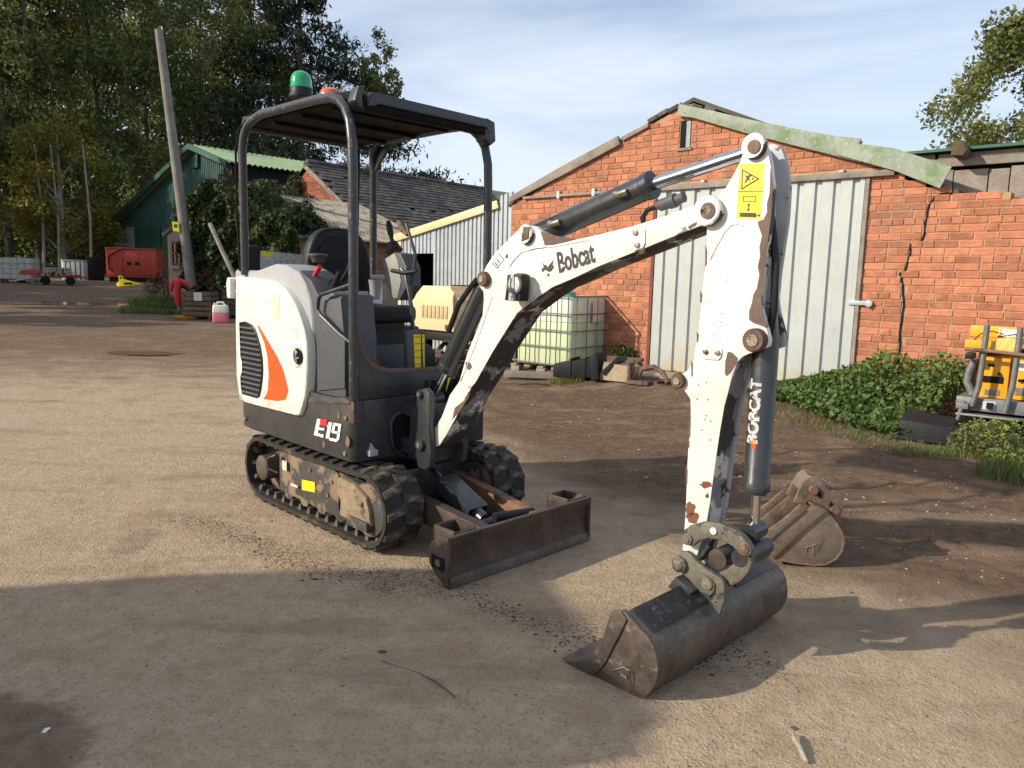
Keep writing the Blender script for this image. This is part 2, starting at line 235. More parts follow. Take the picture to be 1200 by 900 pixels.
# ------------------------------------------------------------------ mesh building
class MB:
    def __init__(s): s.v = []; s.f = []; s.mi = []
    def add(s, vs, fs, mi=0):
        k = len(s.v); s.v += [tuple(map(float, q)) for q in vs]; s.f += [tuple(i+k for i in f) for f in fs]; s.mi += [mi]*len(fs); return s
    def box(s, x0, x1, y0, y1, z0, z1, mi=0):
        vs = [(x, y, z) for z in (z0, z1) for y in (y0, y1) for x in (x0, x1)]
        return s.add(vs, [(0, 2, 3, 1), (4, 5, 7, 6), (0, 1, 5, 4), (2, 6, 7, 3), (0, 4, 6, 2), (1, 3, 7, 5)], mi)
    def hexa(s, b4, t4, mi=0):
        return s.add(list(b4)+list(t4), [(3, 2, 1, 0), (4, 5, 6, 7), (0, 1, 5, 4), (1, 2, 6, 5), (2, 3, 7, 6), (3, 0, 4, 7)], mi)
    def prism(s, poly, c0, c1, ax='y', mi=0, tip=None):
        n = len(poly)
        P = {'y': lambda a, b, c: (a, c, b), 'x': lambda a, b, c: (c, a, b), 'z': lambda a, b, c: (a, b, c)}[ax]
        vs = [P(a, b, c0) for a, b in poly]+[P(a, b, c1) for a, b in (tip or poly)]
        return s.add(vs, [tuple(range(n)), tuple(range(2*n-1, n-1, -1))]+[(i, i+n, (i+1) % n+n, (i+1) % n) for i in range(n)], mi)
    def obox(s, c, ex, ey, ez, mi=0):
        c, ex, ey, ez = map(np.array, (c, ex, ey, ez))
        vs = [c+a*ex+b*ey+d*ez for d in (-1, 1) for b in (-1, 1) for a in (-1, 1)]
        return s.add(vs, [(0, 2, 3, 1), (4, 5, 7, 6), (0, 1, 5, 4), (2, 6, 7, 3), (0, 4, 6, 2), (1, 3, 7, 5)], mi)
    def tube(s, path, r, n=10, mi=0, closed=False):
        P = [np.array(p, float) for p in path]; m = len(P); rs = r if hasattr(r, '__len__') else [r]*m
        rings = []; prev = None
        for i in range(m):
            if closed: d = P[(i+1) % m]-P[i-1]
            else: d = P[min(i+1, m-1)]-P[max(i-1, 0)]
            d = d/(np.linalg.norm(d)+1e-9)
            if prev is None:
                a = np.array([0, 0, 1.]) if abs(d[2]) < .9 else np.array([1., 0, 0]); a = np.cross(d, a)
            else: a = prev-d*(prev@d)
            a /= np.linalg.norm(a)+1e-9; prev = a; b = np.cross(d, a)
            rings += [P[i]+rs[i]*(math.cos(2*math.pi*k/n)*a+math.sin(2*math.pi*k/n)*b) for k in range(n)]
        fs = []
        for i in range(m if closed else m-1):
            j = (i+1) % m
            fs += [(i*n+k, i*n+(k+1) % n, j*n+(k+1) % n, j*n+k) for k in range(n)]
        if not closed: fs += [tuple(range(n-1, -1, -1)), tuple((m-1)*n+k for k in range(n))]
        return s.add(rings, fs, mi)
    def cyl(s, p0, p1, r, r1=None, n=20, mi=0): return s.tube([p0, p1], [r, r if r1 is None else r1], n, mi)
    def lathe(s, c, prof, n=24, axis='z', mi=0):
        P = {'z': lambda r, a, h: (c[0]+r*math.cos(a), c[1]+r*math.sin(a), c[2]+h), 'y': lambda r, a, h: (c[0]+r*math.cos(a), c[1]+h, c[2]+r*math.sin(a)), 'x': lambda r, a, h: (c[0]+h, c[1]+r*math.cos(a), c[2]+r*math.sin(a))}[axis]
        vs = [P(max(r, 1e-4), 2*math.pi*k/n, h) for r, h in prof for k in range(n)]; m = len(prof)
        fs = [(i*n+k, i*n+(k+1) % n, (i+1)*n+(k+1) % n, (i+1)*n+k) for i in range(m-1) for k in range(n)]
        fs += [tuple(range(n-1, -1, -1)), tuple((m-1)*n+k for k in range(n))]
        return s.add(vs, fs, mi)
    def mesh(s, name, mats, smooth=False, ang=35, recalc=True, bev=0, seg=2):
        me = bpy.data.meshes.new(name); me.from_pydata(s.v, [], s.f); 
        for m_ in (mats if isinstance(mats, (list, tuple)) else [mats]): me.materials.append(m_)
        if any(s.mi): me.polygons.foreach_set('material_index', s.mi)
        if recalc or bev:
            bm = bmesh.new(); bm.from_mesh(me)
            if recalc: bmesh.ops.recalc_face_normals(bm, faces=bm.faces)
            if bev:
                es = [e for e in bm.edges if len(e.link_faces) == 2 and e.calc_face_angle(0) > math.radians(32)]
                bmesh.ops.bevel(bm, geom=es, offset=bev, segments=seg, affect='EDGES', profile=.6, clamp_overlap=True)
            bm.to_mesh(me); bm.free()
        if smooth or bev:
            me.polygons.foreach_set('use_smooth', [True]*len(me.polygons)); me.set_sharp_from_angle(angle=math.radians(ang))
        return me
    def build(s, name, mats, parent=None, **k):
        return put(name, s.mesh(name, mats, **k), parent)
def put(name, me, parent=None):
    o = bpy.data.objects.new(name, me); col.objects.link(o)
    if parent is not None: o.parent = parent
    return o
def tag(o, label=None, cat=None, group=None, kind=None):
    if label: o['label'] = label
    if cat: o['category'] = cat
    if group: o['group'] = group
    if kind: o['kind'] = kind
    return o
def empty(name, label=None, cat=None, matrix=None, group=None):
    o = bpy.data.objects.new(name, None); col.objects.link(o); o.empty_display_size = .2
    if matrix is not None: o.matrix_world = matrix
    return tag(o, label, cat, group)
def text_mesh(s, size, font_bold=.0):
    cu = bpy.data.curves.new('txt', 'FONT'); cu.body = s; cu.size = size; cu.extrude = .0012; cu.offset = font_bold; cu.resolution_u = 3
    o = bpy.data.objects.new('txt', cu); col.objects.link(o); bpy.context.view_layer.update()
    me = bpy.data.meshes.new_from_object(o.evaluated_get(bpy.context.evaluated_depsgraph_get())); bpy.data.objects.remove(o); return me
def lettering(name, s, size, origin, xd, yd, m, parent, bold=0.0, sx=1.0, label=None):
    me = text_mesh(s, size, bold); me.materials.clear(); me.materials.append(m)
    xd = Vector(xd).normalized(); yd = (Vector(yd)-xd*Vector(yd).dot(xd)).normalized(); z = xd.cross(yd)
    T = Matrix(((xd.x*sx, yd.x, z.x, origin[0]), (xd.y*sx, yd.y, z.y, origin[1]), (xd.z*sx, yd.z, z.z, origin[2]), (0, 0, 0, 1)))
    me.transform(T); o = put(name, me, parent)
    if label: o['label'] = label
    return o
def leafmesh(name, P, size, m, tint, upbias=.3, asp=.5, nrm=None, drop=0.0):
    """P (n,3) leaf centres -> one mesh of folded diamond leaves"""
    n = len(P); d = rng.normal(size=(n, 3)); d[:, 2] -= drop; d /= np.linalg.norm(d, axis=1)[:, None]
    q = rng.normal(size=(n, 3)); q[:, 2] += upbias*2
    if nrm is not None: q = q*.6+nrm*1.2
    e = np.cross(d, q); e /= np.linalg.norm(e, axis=1)[:, None]+1e-9; nn = np.cross(d, e)
    sz = (size*rng.uniform(.35, 1.6, n))[:, None]
    a = P-d*sz*.5; c = P+d*sz*.5; b = P+e*sz*asp*.5+nn*sz*.08; f = P-e*sz*asp*.5+nn*sz*.08
    V = np.stack([a, b, c, f], 1).reshape(-1, 3)
    me = bpy.data.meshes.new(name); me.vertices.add(4*n); me.vertices.foreach_set('co', V.ravel().astype(np.float32))
    me.loops.add(4*n); me.loops.foreach_set('vertex_index', np.arange(4*n, dtype=np.int32)); me.polygons.add(n)
    me.polygons.foreach_set('loop_start', np.arange(0, 4*n, 4, dtype=np.int32)); me.update(calc_edges=True)
    at = me.attributes.new('tint', 'FLOAT', 'FACE'); at.data.foreach_set('value', np.clip(tint, 0, 1).astype(np.float32))
    me.materials.append(m); return me
def clumps(C, R, n, shell=.55):
    """n points spread through clumps with centres C and radii R"""
    C = np.array(C, float); R = np.array(R, float); w = R[:, 0]*R[:, 1]*R[:, 2]; w = w**.75; idx = rng.choice(len(C), n, p=w/w.sum())
    d = rng.normal(size=(n, 3)); d /= np.linalg.norm(d, axis=1)[:, None]; r = rng.uniform(0, 1, n)**(shell)
    P = C[idx]+d*R[idx]*r[:, None]; cr = rng.uniform(0, 1, len(C)); return P, .5*cr[idx]+.5*rng.uniform(0, 1, n)
# ------------------------------------------------------------------ the ground
def lines(a, b, st, lo, hi):
    v = list(np.arange(a, b, st)); k = st; x = a
    while x > lo: k *= 1.22; x -= k; v.insert(0, x)
    k = st; x = v[-1]
    while x < hi: k *= 1.22; x += k; v.append(x)
    return np.array(v)
GX = lines(-6, 6.5, .07, -400, 400); GY = lines(1.2, 13, .07, -80, 900)
def vnoise(X, Y, sc, seed):
    r = np.random.default_rng(seed).uniform(-1, 1, (64, 64)); x = X/sc; y = Y/sc; i = np.floor(x).astype(int); j = np.floor(y).astype(int); fx = x-i; fy = y-j; fx = fx*fx*(3-2*fx); fy = fy*fy*(3-2*fy)
    g = lambda a, b: r[a % 64, b % 64]
    return (g(i, j)*(1-fx)+g(i+1, j)*fx)*(1-fy)+(g(i, j+1)*(1-fx)+g(i+1, j+1)*fx)*fy
def soil(X, Y): return sst(-.25, 1.1, X+.55*Y-2.8+.5*vnoise(X, Y, .8, 3))
RUTS = [(-2.0, .0), (-2.35, .4), (-3.1, 1.1), (-3.45, 1.5), (-4.5, 2.2), (-4.9, 2.6)]
def relief(X, Y):
    s = soil(X, Y); f = sst(40, 15, Y); b_ = (X-WO[0])*BA[0]+(Y-WO[1])*BA[1]; s_ = (X-WO[0])*SA[0]+(Y-WO[1])*SA[1]; ru = 0*X
    for bb_, ph in RUTS:
        d_ = (b_-bb_-.25*np.sin(s_*.5+ph)-.08*np.sin(s_*1.9+ph*3))/.10; ru = ru-.013*np.exp(-d_**2)*(.75+.25*np.sin(s_*38))+.006*np.exp(-(np.abs(d_)-1.6)**2*3)
    return ru*(.22+.78*s)*f+(.006*vnoise(X, Y, .9, 1)+.004*vnoise(X, Y, .33, 2)+(.002+.010*s)*vnoise(X, Y, .17, 4)-.004-.004*s)*f
XX, YY = np.meshgrid(GX, GY); ZZ = gz(XX, YY)+relief(XX, YY)
nx, ny = len(GX), len(GY); V = np.stack([XX, YY, ZZ], -1).reshape(-1, 3)
ii = (np.arange(ny-1)[:, None]*nx+np.arange(nx-1)[None]).ravel(); F = np.stack([ii, ii+1, ii+nx+1, ii+nx], 1)
me = bpy.data.meshes.new('ground'); me.from_pydata(V.tolist(), [], F.tolist()); me.polygons.foreach_set('use_smooth', [True]*len(F))
gm = bpy.data.materials.new('yard dirt'); gm.use_nodes = True; t = gm.node_tree; N = t.nodes; N.clear(); l = t.links.new
out = N.new('ShaderNodeOutputMaterial'); P_ = N.new('ShaderNodeBsdfPrincipled'); l(P_.outputs[0], out.inputs[0]); pos = N.new('ShaderNodeNewGeometry').outputs['Position']
def gn(sc, det=6, ro=.6, dis=0):
    n = N.new('ShaderNodeTexNoise'); n.inputs['Scale'].default_value = sc; n.inputs['Detail'].default_value = det; n.inputs['Roughness'].default_value = ro; n.inputs['Distortion'].default_value = dis; l(pos, n.inputs['Vector']); return n.outputs['Fac']
def gmth(op, a, b=0.0, c=None):
    n = N.new('ShaderNodeMath'); n.operation = op
    for i, q in enumerate((a, b) if c is None else (a, b, c)):
        if isinstance(q, (int, float)): n.inputs[i].default_value = q
        else: l(q, n.inputs[i])
    return n.outputs[0]
def gmap(x, a, b, c=0.0, d=1.0):
    n = N.new('ShaderNodeMapRange'); n.interpolation_type = 'SMOOTHSTEP'
    for i, q in enumerate((a, b, c, d)): n.inputs[i+1].default_value = q
    l(x, n.inputs[0]); return n.outputs[0]
def gmix(f, a, b):
    n = N.new('ShaderNodeMix'); n.data_type = 'RGBA'; l(f, n.inputs['Factor'])
    for k, q in (('A', a), ('B', b)):
        if isinstance(q, tuple): n.inputs[k].default_value = (*q, 1)
        else: l(q, n.inputs[k])
    return n.outputs['Result']
sx = N.new('ShaderNodeSeparateXYZ'); l(pos, sx.inputs[0]); X_, Y_ = sx.outputs[0], sx.outputs[1]
n1, n2, n3, n4 = gn(.55), gn(2.6), gn(13), gn(70, 4, .7)
vor = N.new('ShaderNodeTexVoronoi'); vor.inputs['Scale'].default_value = 75; l(pos, vor.inputs['Vector'])
vor2 = N.new('ShaderNodeTexVoronoi'); vor2.inputs['Scale'].default_value = 24; l(pos, vor2.inputs['Vector'])
mpS = N.new('ShaderNodeMapping'); mpS.inputs['Rotation'].default_value = (0, 0, math.radians(41)); mpS.inputs['Scale'].default_value = (.5, 2.6, 1); l(pos, mpS.inputs['Vector']); nS = N.new('ShaderNodeTexNoise'); nS.inputs['Scale'].default_value = 1.3; nS.inputs['Detail'].default_value = 6; nS.inputs['Roughness'].default_value = .6; nS.inputs['Distortion'].default_value = .3; l(mpS.outputs[0], nS.inputs['Vector']); gst = nS.outputs['Fac']
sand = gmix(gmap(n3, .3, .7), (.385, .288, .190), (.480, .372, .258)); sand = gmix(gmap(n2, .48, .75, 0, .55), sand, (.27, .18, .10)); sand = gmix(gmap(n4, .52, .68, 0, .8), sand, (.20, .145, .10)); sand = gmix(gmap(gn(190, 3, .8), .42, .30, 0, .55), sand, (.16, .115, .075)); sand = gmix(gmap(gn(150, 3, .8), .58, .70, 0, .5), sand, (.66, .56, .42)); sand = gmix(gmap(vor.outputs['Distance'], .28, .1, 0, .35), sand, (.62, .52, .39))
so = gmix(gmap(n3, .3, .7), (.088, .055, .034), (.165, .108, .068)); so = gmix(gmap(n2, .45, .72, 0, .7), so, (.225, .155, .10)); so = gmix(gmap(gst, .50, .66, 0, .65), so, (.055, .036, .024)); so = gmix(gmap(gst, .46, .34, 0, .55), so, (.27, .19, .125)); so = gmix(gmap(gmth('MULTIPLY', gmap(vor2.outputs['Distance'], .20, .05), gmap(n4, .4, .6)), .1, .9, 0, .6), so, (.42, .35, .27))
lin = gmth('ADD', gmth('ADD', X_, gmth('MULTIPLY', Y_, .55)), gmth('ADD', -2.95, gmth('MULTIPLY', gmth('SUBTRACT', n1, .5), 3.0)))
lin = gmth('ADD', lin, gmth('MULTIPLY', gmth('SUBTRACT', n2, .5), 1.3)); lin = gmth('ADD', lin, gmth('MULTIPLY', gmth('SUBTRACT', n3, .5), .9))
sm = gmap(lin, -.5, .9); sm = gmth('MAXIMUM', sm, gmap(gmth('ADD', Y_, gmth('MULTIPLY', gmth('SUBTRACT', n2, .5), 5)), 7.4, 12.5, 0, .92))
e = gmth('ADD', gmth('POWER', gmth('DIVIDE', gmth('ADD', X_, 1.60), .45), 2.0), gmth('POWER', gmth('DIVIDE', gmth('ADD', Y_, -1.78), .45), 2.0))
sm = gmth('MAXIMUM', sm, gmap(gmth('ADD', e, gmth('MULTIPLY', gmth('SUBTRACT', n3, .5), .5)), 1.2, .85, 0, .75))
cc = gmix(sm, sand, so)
# a drift of dark crumbs dropped from the tracks
ld = gmth('ABSOLUTE', gmth('ADD', gmth('ADD', gmth('MULTIPLY', X_, .487), gmth('MULTIPLY', Y_, .873)), gmth('ADD', -2.56, gmth('MULTIPLY', gmth('SUBTRACT', n2, .5), .5))))
cr_ = gmth('MULTIPLY', gmth('MULTIPLY', gmap(ld, .20, .0), gmap(X_, -2.0, -1.5)), gmap(X_, .9, .3)); cr_ = gmth('MULTIPLY', cr_, gmap(gn(75, 3, .75), .50, .58))
cc = gmix(gmth('MULTIPLY', cr_, .8), cc, (.065, .045, .032))
cc = gmix(gmap(gst, .52, .66, 0, .42), cc, (.20, .145, .095)); damp = gmth('MULTIPLY', gmap(gn(.9, 5, .6, .6), .60, .72, 0, .55), gmap(Y_, 2.0, 4.0, 1, 1)); cc = gmix(damp, cc, (.15, .11, .08))
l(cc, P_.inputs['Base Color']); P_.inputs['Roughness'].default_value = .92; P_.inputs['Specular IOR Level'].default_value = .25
hh = gmth('ADD', gmth('MULTIPLY', gn(26, 6, .7), .9), gmth('MULTIPLY', gn(110, 4, .7), .35)); hh = gmth('ADD', hh, gmth('MULTIPLY', gmap(vor.outputs['Distance'], .5, 0), .18)); hh = gmth('ADD', hh, gmth('MULTIPLY', gmap(vor2.outputs['Distance'], .35, 0), gmth('MULTIPLY', sm, .45)))
bp = N.new('ShaderNodeBump'); bp.inputs['Distance'].default_value = .026; bp.inputs['Strength'].default_value = .9; l(hh, bp.inputs['Height']); l(bp.outputs[0], P_.inputs['Normal'])
me.materials.append(gm); tag(put('ground', me), 'sandy brown compacted yard of dirt and gravel', kind='structure')
pm = bpy.data.materials.new('muddy water'); pm.use_nodes = True; q = pm.node_tree.nodes['Principled BSDF']; q.inputs['Base Color'].default_value = (.22, .15, .08, 1); q.inputs['Roughness'].default_value = .08; q.inputs['Specular IOR Level'].default_value = .3
for k, (px, py, rx, ry, pz) in enumerate(PUD[:2]):
    mb = MB(); n = 40; vs = [(px+rx*1.05*math.cos(a)*(1+.12*math.sin(3*a+k)+.06*math.sin(7*a)), py+ry*1.05*math.sin(a)*(1+.14*math.sin(2*a+1)), pz+.001) for a in np.linspace(0, 2*math.pi, n, endpoint=False)]
    mb.add(vs, [tuple(range(n))]); tag(mb.build('puddle', pm), ['brown puddle lying in the yard behind the excavator', 'long reflecting puddle in the shade by the trailer'][k], kind='structure')
# pebbles and crumbs
def pebbles(name, n, f, sz, m, label):
    vs, fs = [], []; c = 0; b = [(1, 0, 0), (-.9, .1, 0), (.1, 1, 0), (0, -1, .1), (.1, 0, .7), (0, .1, -.5)]; tr = [(0, 2, 4), (2, 1, 4), (1, 3, 4), (3, 0, 4), (2, 0, 5), (1, 2, 5), (3, 1, 5), (0, 3, 5)]
    while c < n:
        X = random.uniform(-7, 7); Y = 1.6+10.5*random.random()**1.7
        if abs(X) > Y*.75+.4 or not f(X, Y): continue
        s = sz*random.uniform(.5, 1.7)*(1.0 if random.random() < .93 else 1.9); a = random.uniform(0, 6.28); z = float(gz(X, Y))+float(relief(np.array(X), np.array(Y))); k = len(vs)
        for p in b:
            q = [p[i]*s*random.uniform(.7, 1.2) for i in range(3)]; vs.append((X+q[0]*math.cos(a)-q[1]*math.sin(a), Y+q[0]*math.sin(a)+q[1]*math.cos(a), z+q[2]*.8))
        fs += [tuple(i+k for i in t_) for t_ in tr]; c += 1
    mb = MB(); mb.v = vs; mb.f = fs; mb.mi = [0]*len(fs); return tag(mb.build(name, m, recalc=False), label, 'gravel', kind='stuff')
M['peb'] = mat('pale gravel', (.30, .235, .165), .9, var=.3, vs=20, rand=.3); M['crumb'] = mat('dark soil crumbs', (.085, .06, .042), .95, var=.3, vs=20, rand=.3)
pebbles('gravel', 2200, lambda X, Y: random.random() < (.10 if X+.55*Y-3.4 < 0 else .75), .0065, M['peb'], 'loose pale gravel scattered over the yard')
def incr(X, Y):
    d = abs(.487*X+.873*Y-2.56+.12*math.sin(X*5)); return -1.9 < X < 1 and d < .16 and random.random() < (1-d/.16)**1.5 or random.random() < .003
pebbles('soil_crumbs', 2200, incr, .0042, M['crumb'], 'dark soil crumbs strewn in a drift before the tracks')
# concrete apron before the workshop
WF = Frame(WO)
def waller(fr, b0=0): return lambda x, y: fr.hit(x, y, b0)
W = waller(WF)
mb = MB(); pts = [(.9, -.02), (5.55, -.02), (5.5, -.62), (4.6, -.72), (3.5, -.66), (2.3, -.8), (1.5, -.66), (.9, -.5)]
mb.prism([(a, b) for a, b in pts], 0, .13, 'z'); o = mb.build('concrete_apron', M['concrete'], bev=.015); o.matrix_world = WF.mat(); o.location.z = .012; tag(o, 'cracked sandy concrete strip before the sheet door', kind='structure')
# ------------------------------------------------------------------ brick workshop
ws = empty('brick_workshop', 'orange red brick workshop with low gable and pale sheet door', 'building', WF.mat())
SL, SR = -.08, 8.6
def wtop(s):
    if s < 3.05: return 2.53+(s-SL)*(3.69-2.53)/(2.95-SL)
    if s < 6.05: return 3.64+(s-3.05)*(2.42-3.64)/(3.0)
    return 2.368 if s < 6.73 else 2.286
DL, DR, DT = 2.60, 5.33, 2.62
wall = MB()
wall.prism([(SL, -.3), (DL, -.3), (DL, DT), (DR, DT), (DR, -.3), (SR, -.3), (SR, 2.28), (6.73, 2.28), (6.73, 2.362), (6.08, 2.362), (6.05, 2.41), (3.05, 3.70), (2.95, 3.70), (SL, 2.53)], 0.0, .22, 'y')
wall.prism([(.22, -.3), (7, -.3), (7, 2.4), (.22, 2.5)], SL, SL+.2, 'x'); wall.box(SL, 6.0, 6.8, 7.0, -.3, 2.5)
wallo = wall.build('wall', M['mortar'], ws)
crk = [W(1095, 230), W(1089, 240), W(1084, 262), W(1081, 281), W(1068, 286), W(1066, 300), W(1061, 316), W(1054, 321), W(1058, 333), W(1059, 350), W(1057, 375), W(1053, 418), W(1052, 440)]
def crack_s(z):
    for (s0, z0), (s1, z1) in zip(crk, crk[1:]):
        if min(z0, z1) <= z <= max(z0, z1)+1e-6: return s0+(s1-s0)*(z-z0)/(z1-z0+1e-9)
def brickmesh(L_, H, j=0):
    r = random.Random(j); mb = MB(); c = .006; y0, y1 = -.010, .004
    jt = lambda: r.uniform(-.0035, .0035)
    A = [(0, y1, 0), (L_, y1, 0), (L_, y1, H), (0, y1, H)]; B = [(0, y0+c, 0), (L_, y0+c, 0), (L_, y0+c, H), (0, y0+c, H)]
    C = [(c+jt(), y0+jt(), c+jt()), (L_-c+jt(), y0+jt(), c+jt()), (L_-c+jt(), y0+jt(), H-c+jt()), (c+jt(), y0+jt(), H-c+jt())]
    f = []
    for k in (0, 4): f += [(k+i, k+(i+1) % 4, k+4+(i+1) % 4, k+4+i) for i in range(4)]
    mb.add(A+B+C, f+[(8, 9, 10, 11)]); return mb
RH = .082; bricks = []
vent = (2.90, 3.06, 3.14, 3.50)
for k in range(-1, 46):
    z0 = k*RH+.004; z1 = z0+RH-.010; s = SL-.01-random.uniform(0, .12) if k % 2 else SL-.01
    while s < SR:
        Lb = .222 if random.random() < (.86 if k % 5 else .25) else .105
        a, b = max(s, SL), s+Lb; s = b+.011
        segs = [(a, b)]
        if z0 < DT+.01:
            segs = [(x, y) for x, y in ((a, min(b, DL-.015)), (max(a, DR+.015), b)) if y > x] if b > DL-.015 and a < DR+.015 else segs
        if z1 > vent[2] and z0 < vent[3] and b > vent[0] and a < vent[1]: segs = [(a, vent[0]-.01), (vent[1]+.01, b)]
        if k*RH < 2.33 and k*RH > -.1:
            cs = crack_s(z0+.03)
            if cs: segs = [q for x, y in segs for q in (((x, cs-.016), (cs+.016, y)) if x < cs < y else ((x, y),))]
        for x, y in segs:
            if y-x < .035 or z1 > (min(wtop(x), wtop(y))+.006 if x > 6.0 else max(wtop(x), wtop(y))+(.04 if x > 3.7 else -.01)): continue
            bricks.append((x, y, z0, z1))
bricks.sort(key=lambda q: -q[0]+(0 if q[0] < 6.95 else 20))
vis = sorted([q for q in bricks if q[0] < 7.05], key=lambda q: -q[0])
solo = set(id(q) for q in [v for v in vis if v[2] > .35][:300]); cache = {}
rest = MB()
for q in bricks:
    x, y, z0, z1 = q; Lb = round(y-x, 2)
    if id(q) in solo:
        key = (Lb, random.randrange(3))
        if key not in cache: cache[key] = brickmesh(Lb-.001, z1-z0, hash(key) % 999).mesh('brick', M['brick'], recalc=False)
        o = put('brick', cache[key], wallo); o.location = (x, random.uniform(-.002, .002), z0+random.uniform(-.0015, .0015)); o.rotation_euler = (0, random.uniform(-.008, .008), random.uniform(-.006, .006))
    else:
        m_ = brickmesh(y-x-.001, z1-z0, random.randrange(9999)); dy = random.uniform(-.002, .002); rest.add([(a+x, b+dy, c+z0) for a, b, c in m_.v], m_.f)
tag(rest.build('brickwork', M['brick'], wallo, recalc=False), kind='stuff')
cm = MB()
crk2 = [crk[0]]
for a_, b_ in zip(crk, crk[1:]):
    for t_ in (.33, .66): crk2.append((a_[0]+(b_[0]-a_[0])*t_+random.uniform(-.012, .012), a_[1]+(b_[1]-a_[1])*t_))
    crk2.append(b_)
crk = crk2
for (s0, z0), (s1, z1) in zip(crk, crk[1:]):
    cm.add([(s0-.011, -.0075, z0), (s0+.013, -.0075, z0), (s1+.013, -.0075, z1), (s1-.011, -.0075, z1)], [(0, 1, 2, 3)])
cm.build('crack', M['matt'], wallo)
mb = MB(); mb.box(2.90, 3.06, -.003, .05, 3.14, 3.50); mb.build('vent_opening', M['matt'], ws)
mb = MB(); mb.box(2.99, 3.05, -.006, .02, 3.15, 3.49); mb.build('vent_slat', M['machinegrey'], ws)
mb = MB(); mb.box(2.87, 3.09, -.03, .02, 3.11, 3.145); mb.build('vent_sill', M['wood'], ws)
# door of trapezoid sheets
def ribsheet(s0, s1, zb, ztop, pitch, depth, b=0.0, flat=.72, nz_=1):
    mb = MB(); prof = []; s = s0
    while s < s1-1e-6:
        for fr_, dd in ((0, 0), (flat, 0), (flat+.08, depth), (.92, depth)):
            q = s+fr_*pitch
            if q <= s1+1e-6: prof.append((q, b+dd))
        s += pitch
    prof.append((s1, b)); n = len(prof); vs = []
    zt = ztop if callable(ztop) else (lambda q: ztop)
    for i in range(nz_+1):
        for a, c in prof: vs.append((a, c, zb+(zt(a)-zb)*i/nz_))
    k = len(vs)
    vs += [(a, c+.004, z) for a, c, z in vs]
    fs = [(i*n+j, i*n+j+1, (i+1)*n+j+1, (i+1)*n+j) for i in range(nz_) for j in range(n-1)]; fs += [tuple(q+k for q in f[::-1]) for f in fs]
    return mb.add(vs, fs)
dr = MB(); 
for z in (.35, 1.4, 2.5): dr.box(DL+.02, DR-.02, .05, .09, z, z+.08)
door = dr.build('door', M['wood'], ws)
for i in range(3):
    a = DL+.02+i*.895; o = ribsheet(a, min(a+.91, DR-.02), .15-.02*(i % 2), 2.60, .2125, .032, b=-.03-.005*(i % 2), flat=.60).build('sheet', M['door'], door)
mb = MB(); mb.box(DL-.035, DL+.012, -.045, .06, .1, 2.62); mb.build('door_post', M['oxide'], ws)
mb = MB(); mb.box(DR-.012, DR+.03, -.04, .06, .1, 2.61); mb.build('door_post', M['wood'], ws)
rl = MB(); rl.box(.19, 2.2, -.06, -.035, 2.615, 2.655); rl.box(2.205, 5.62, -.075, -.035, 2.60, 2.665)
rail = rl.build('door_rail', M['wood'], ws, bev=.004)
for s in (.9, 1.55, 3.3, 4.2, 5.05): mb = MB(); mb.box(s-.025, s+.025, -.075 if s > 2.2 else -.062, -.005, 2.59 if s < 2.2 else 2.67, 2.70); mb.build('rail_bracket', M['galv'], rail)
mb = MB(); z = W(1010, 355)[1]; mb.box(5.24, 5.46, -.055, -.035, z-.025, z+.025); mb.cyl((5.47, -.058, z-.005), (5.47, -.03, z-.005), .04); mb.build('hasp', M['galv'], door, bev=.004)
# verge boards and roof
mb = MB()
for s0, s1, x0, z0, x1, z1 in ((SL-.12, 3.05, SL-.12, 2.53, 3.05, 3.74), (3.05, 6.25, 3.05, 3.74, 6.25, 2.36)):
    mb.hexa([(x0, .02, z0), (x1, .02, z1), (x1, 7.1, z1), (x0, 7.1, z0)], [(x0, .02, z0+.05), (x1, .02, z1+.05), (x1, 7.1, z1+.05), (x0, 7.1, z0+.05)])
mb.build('roof', M['slate'], ws)
def board(name, pix, m, b0, b1, bev=.006, parent=ws, fr=WF, at=0):
    return MB().prism([fr.hit(*p, at) for p in pix], b0, b1, 'y').build(name, m, parent, bev=bev)
board('barge_board', [(600, 231), (600, 238), (664, 205), (729, 170), (727, 160), (660, 196)], M['wood'], -.07, -.02)
board('barge_board', [(730, 161), (731, 166), (762, 149), (761, 145)], M['wood'], -.05, -.02)
board('verge_board', [(799, 123), (797, 137), (815, 139), (880, 158), (1010, 191), (1012, 166), (940, 153), (880, 141), (838, 131)], M['mossy'], -.085, -.03)
board('verge_board', [(980, 161), (1013, 164), (1010, 170), (1050, 175), (1118, 197), (1104, 222), (1050, 201), (985, 183)], M['mossy'], -.11, -.087)
for (x, y) in ((766, 141), (778, 134), (790, 129), (803, 126), (818, 127), (833, 130)):
    s, z = W(x, y); m_ = 1 if x < 800 else -1
    MB().obox((s, .3, z+.015), (.075, 0, .028*m_), (0, .34, 0), (-.01*m_, 0, .028)).build('ridge_tile', M['slate'], ws, bev=.012)
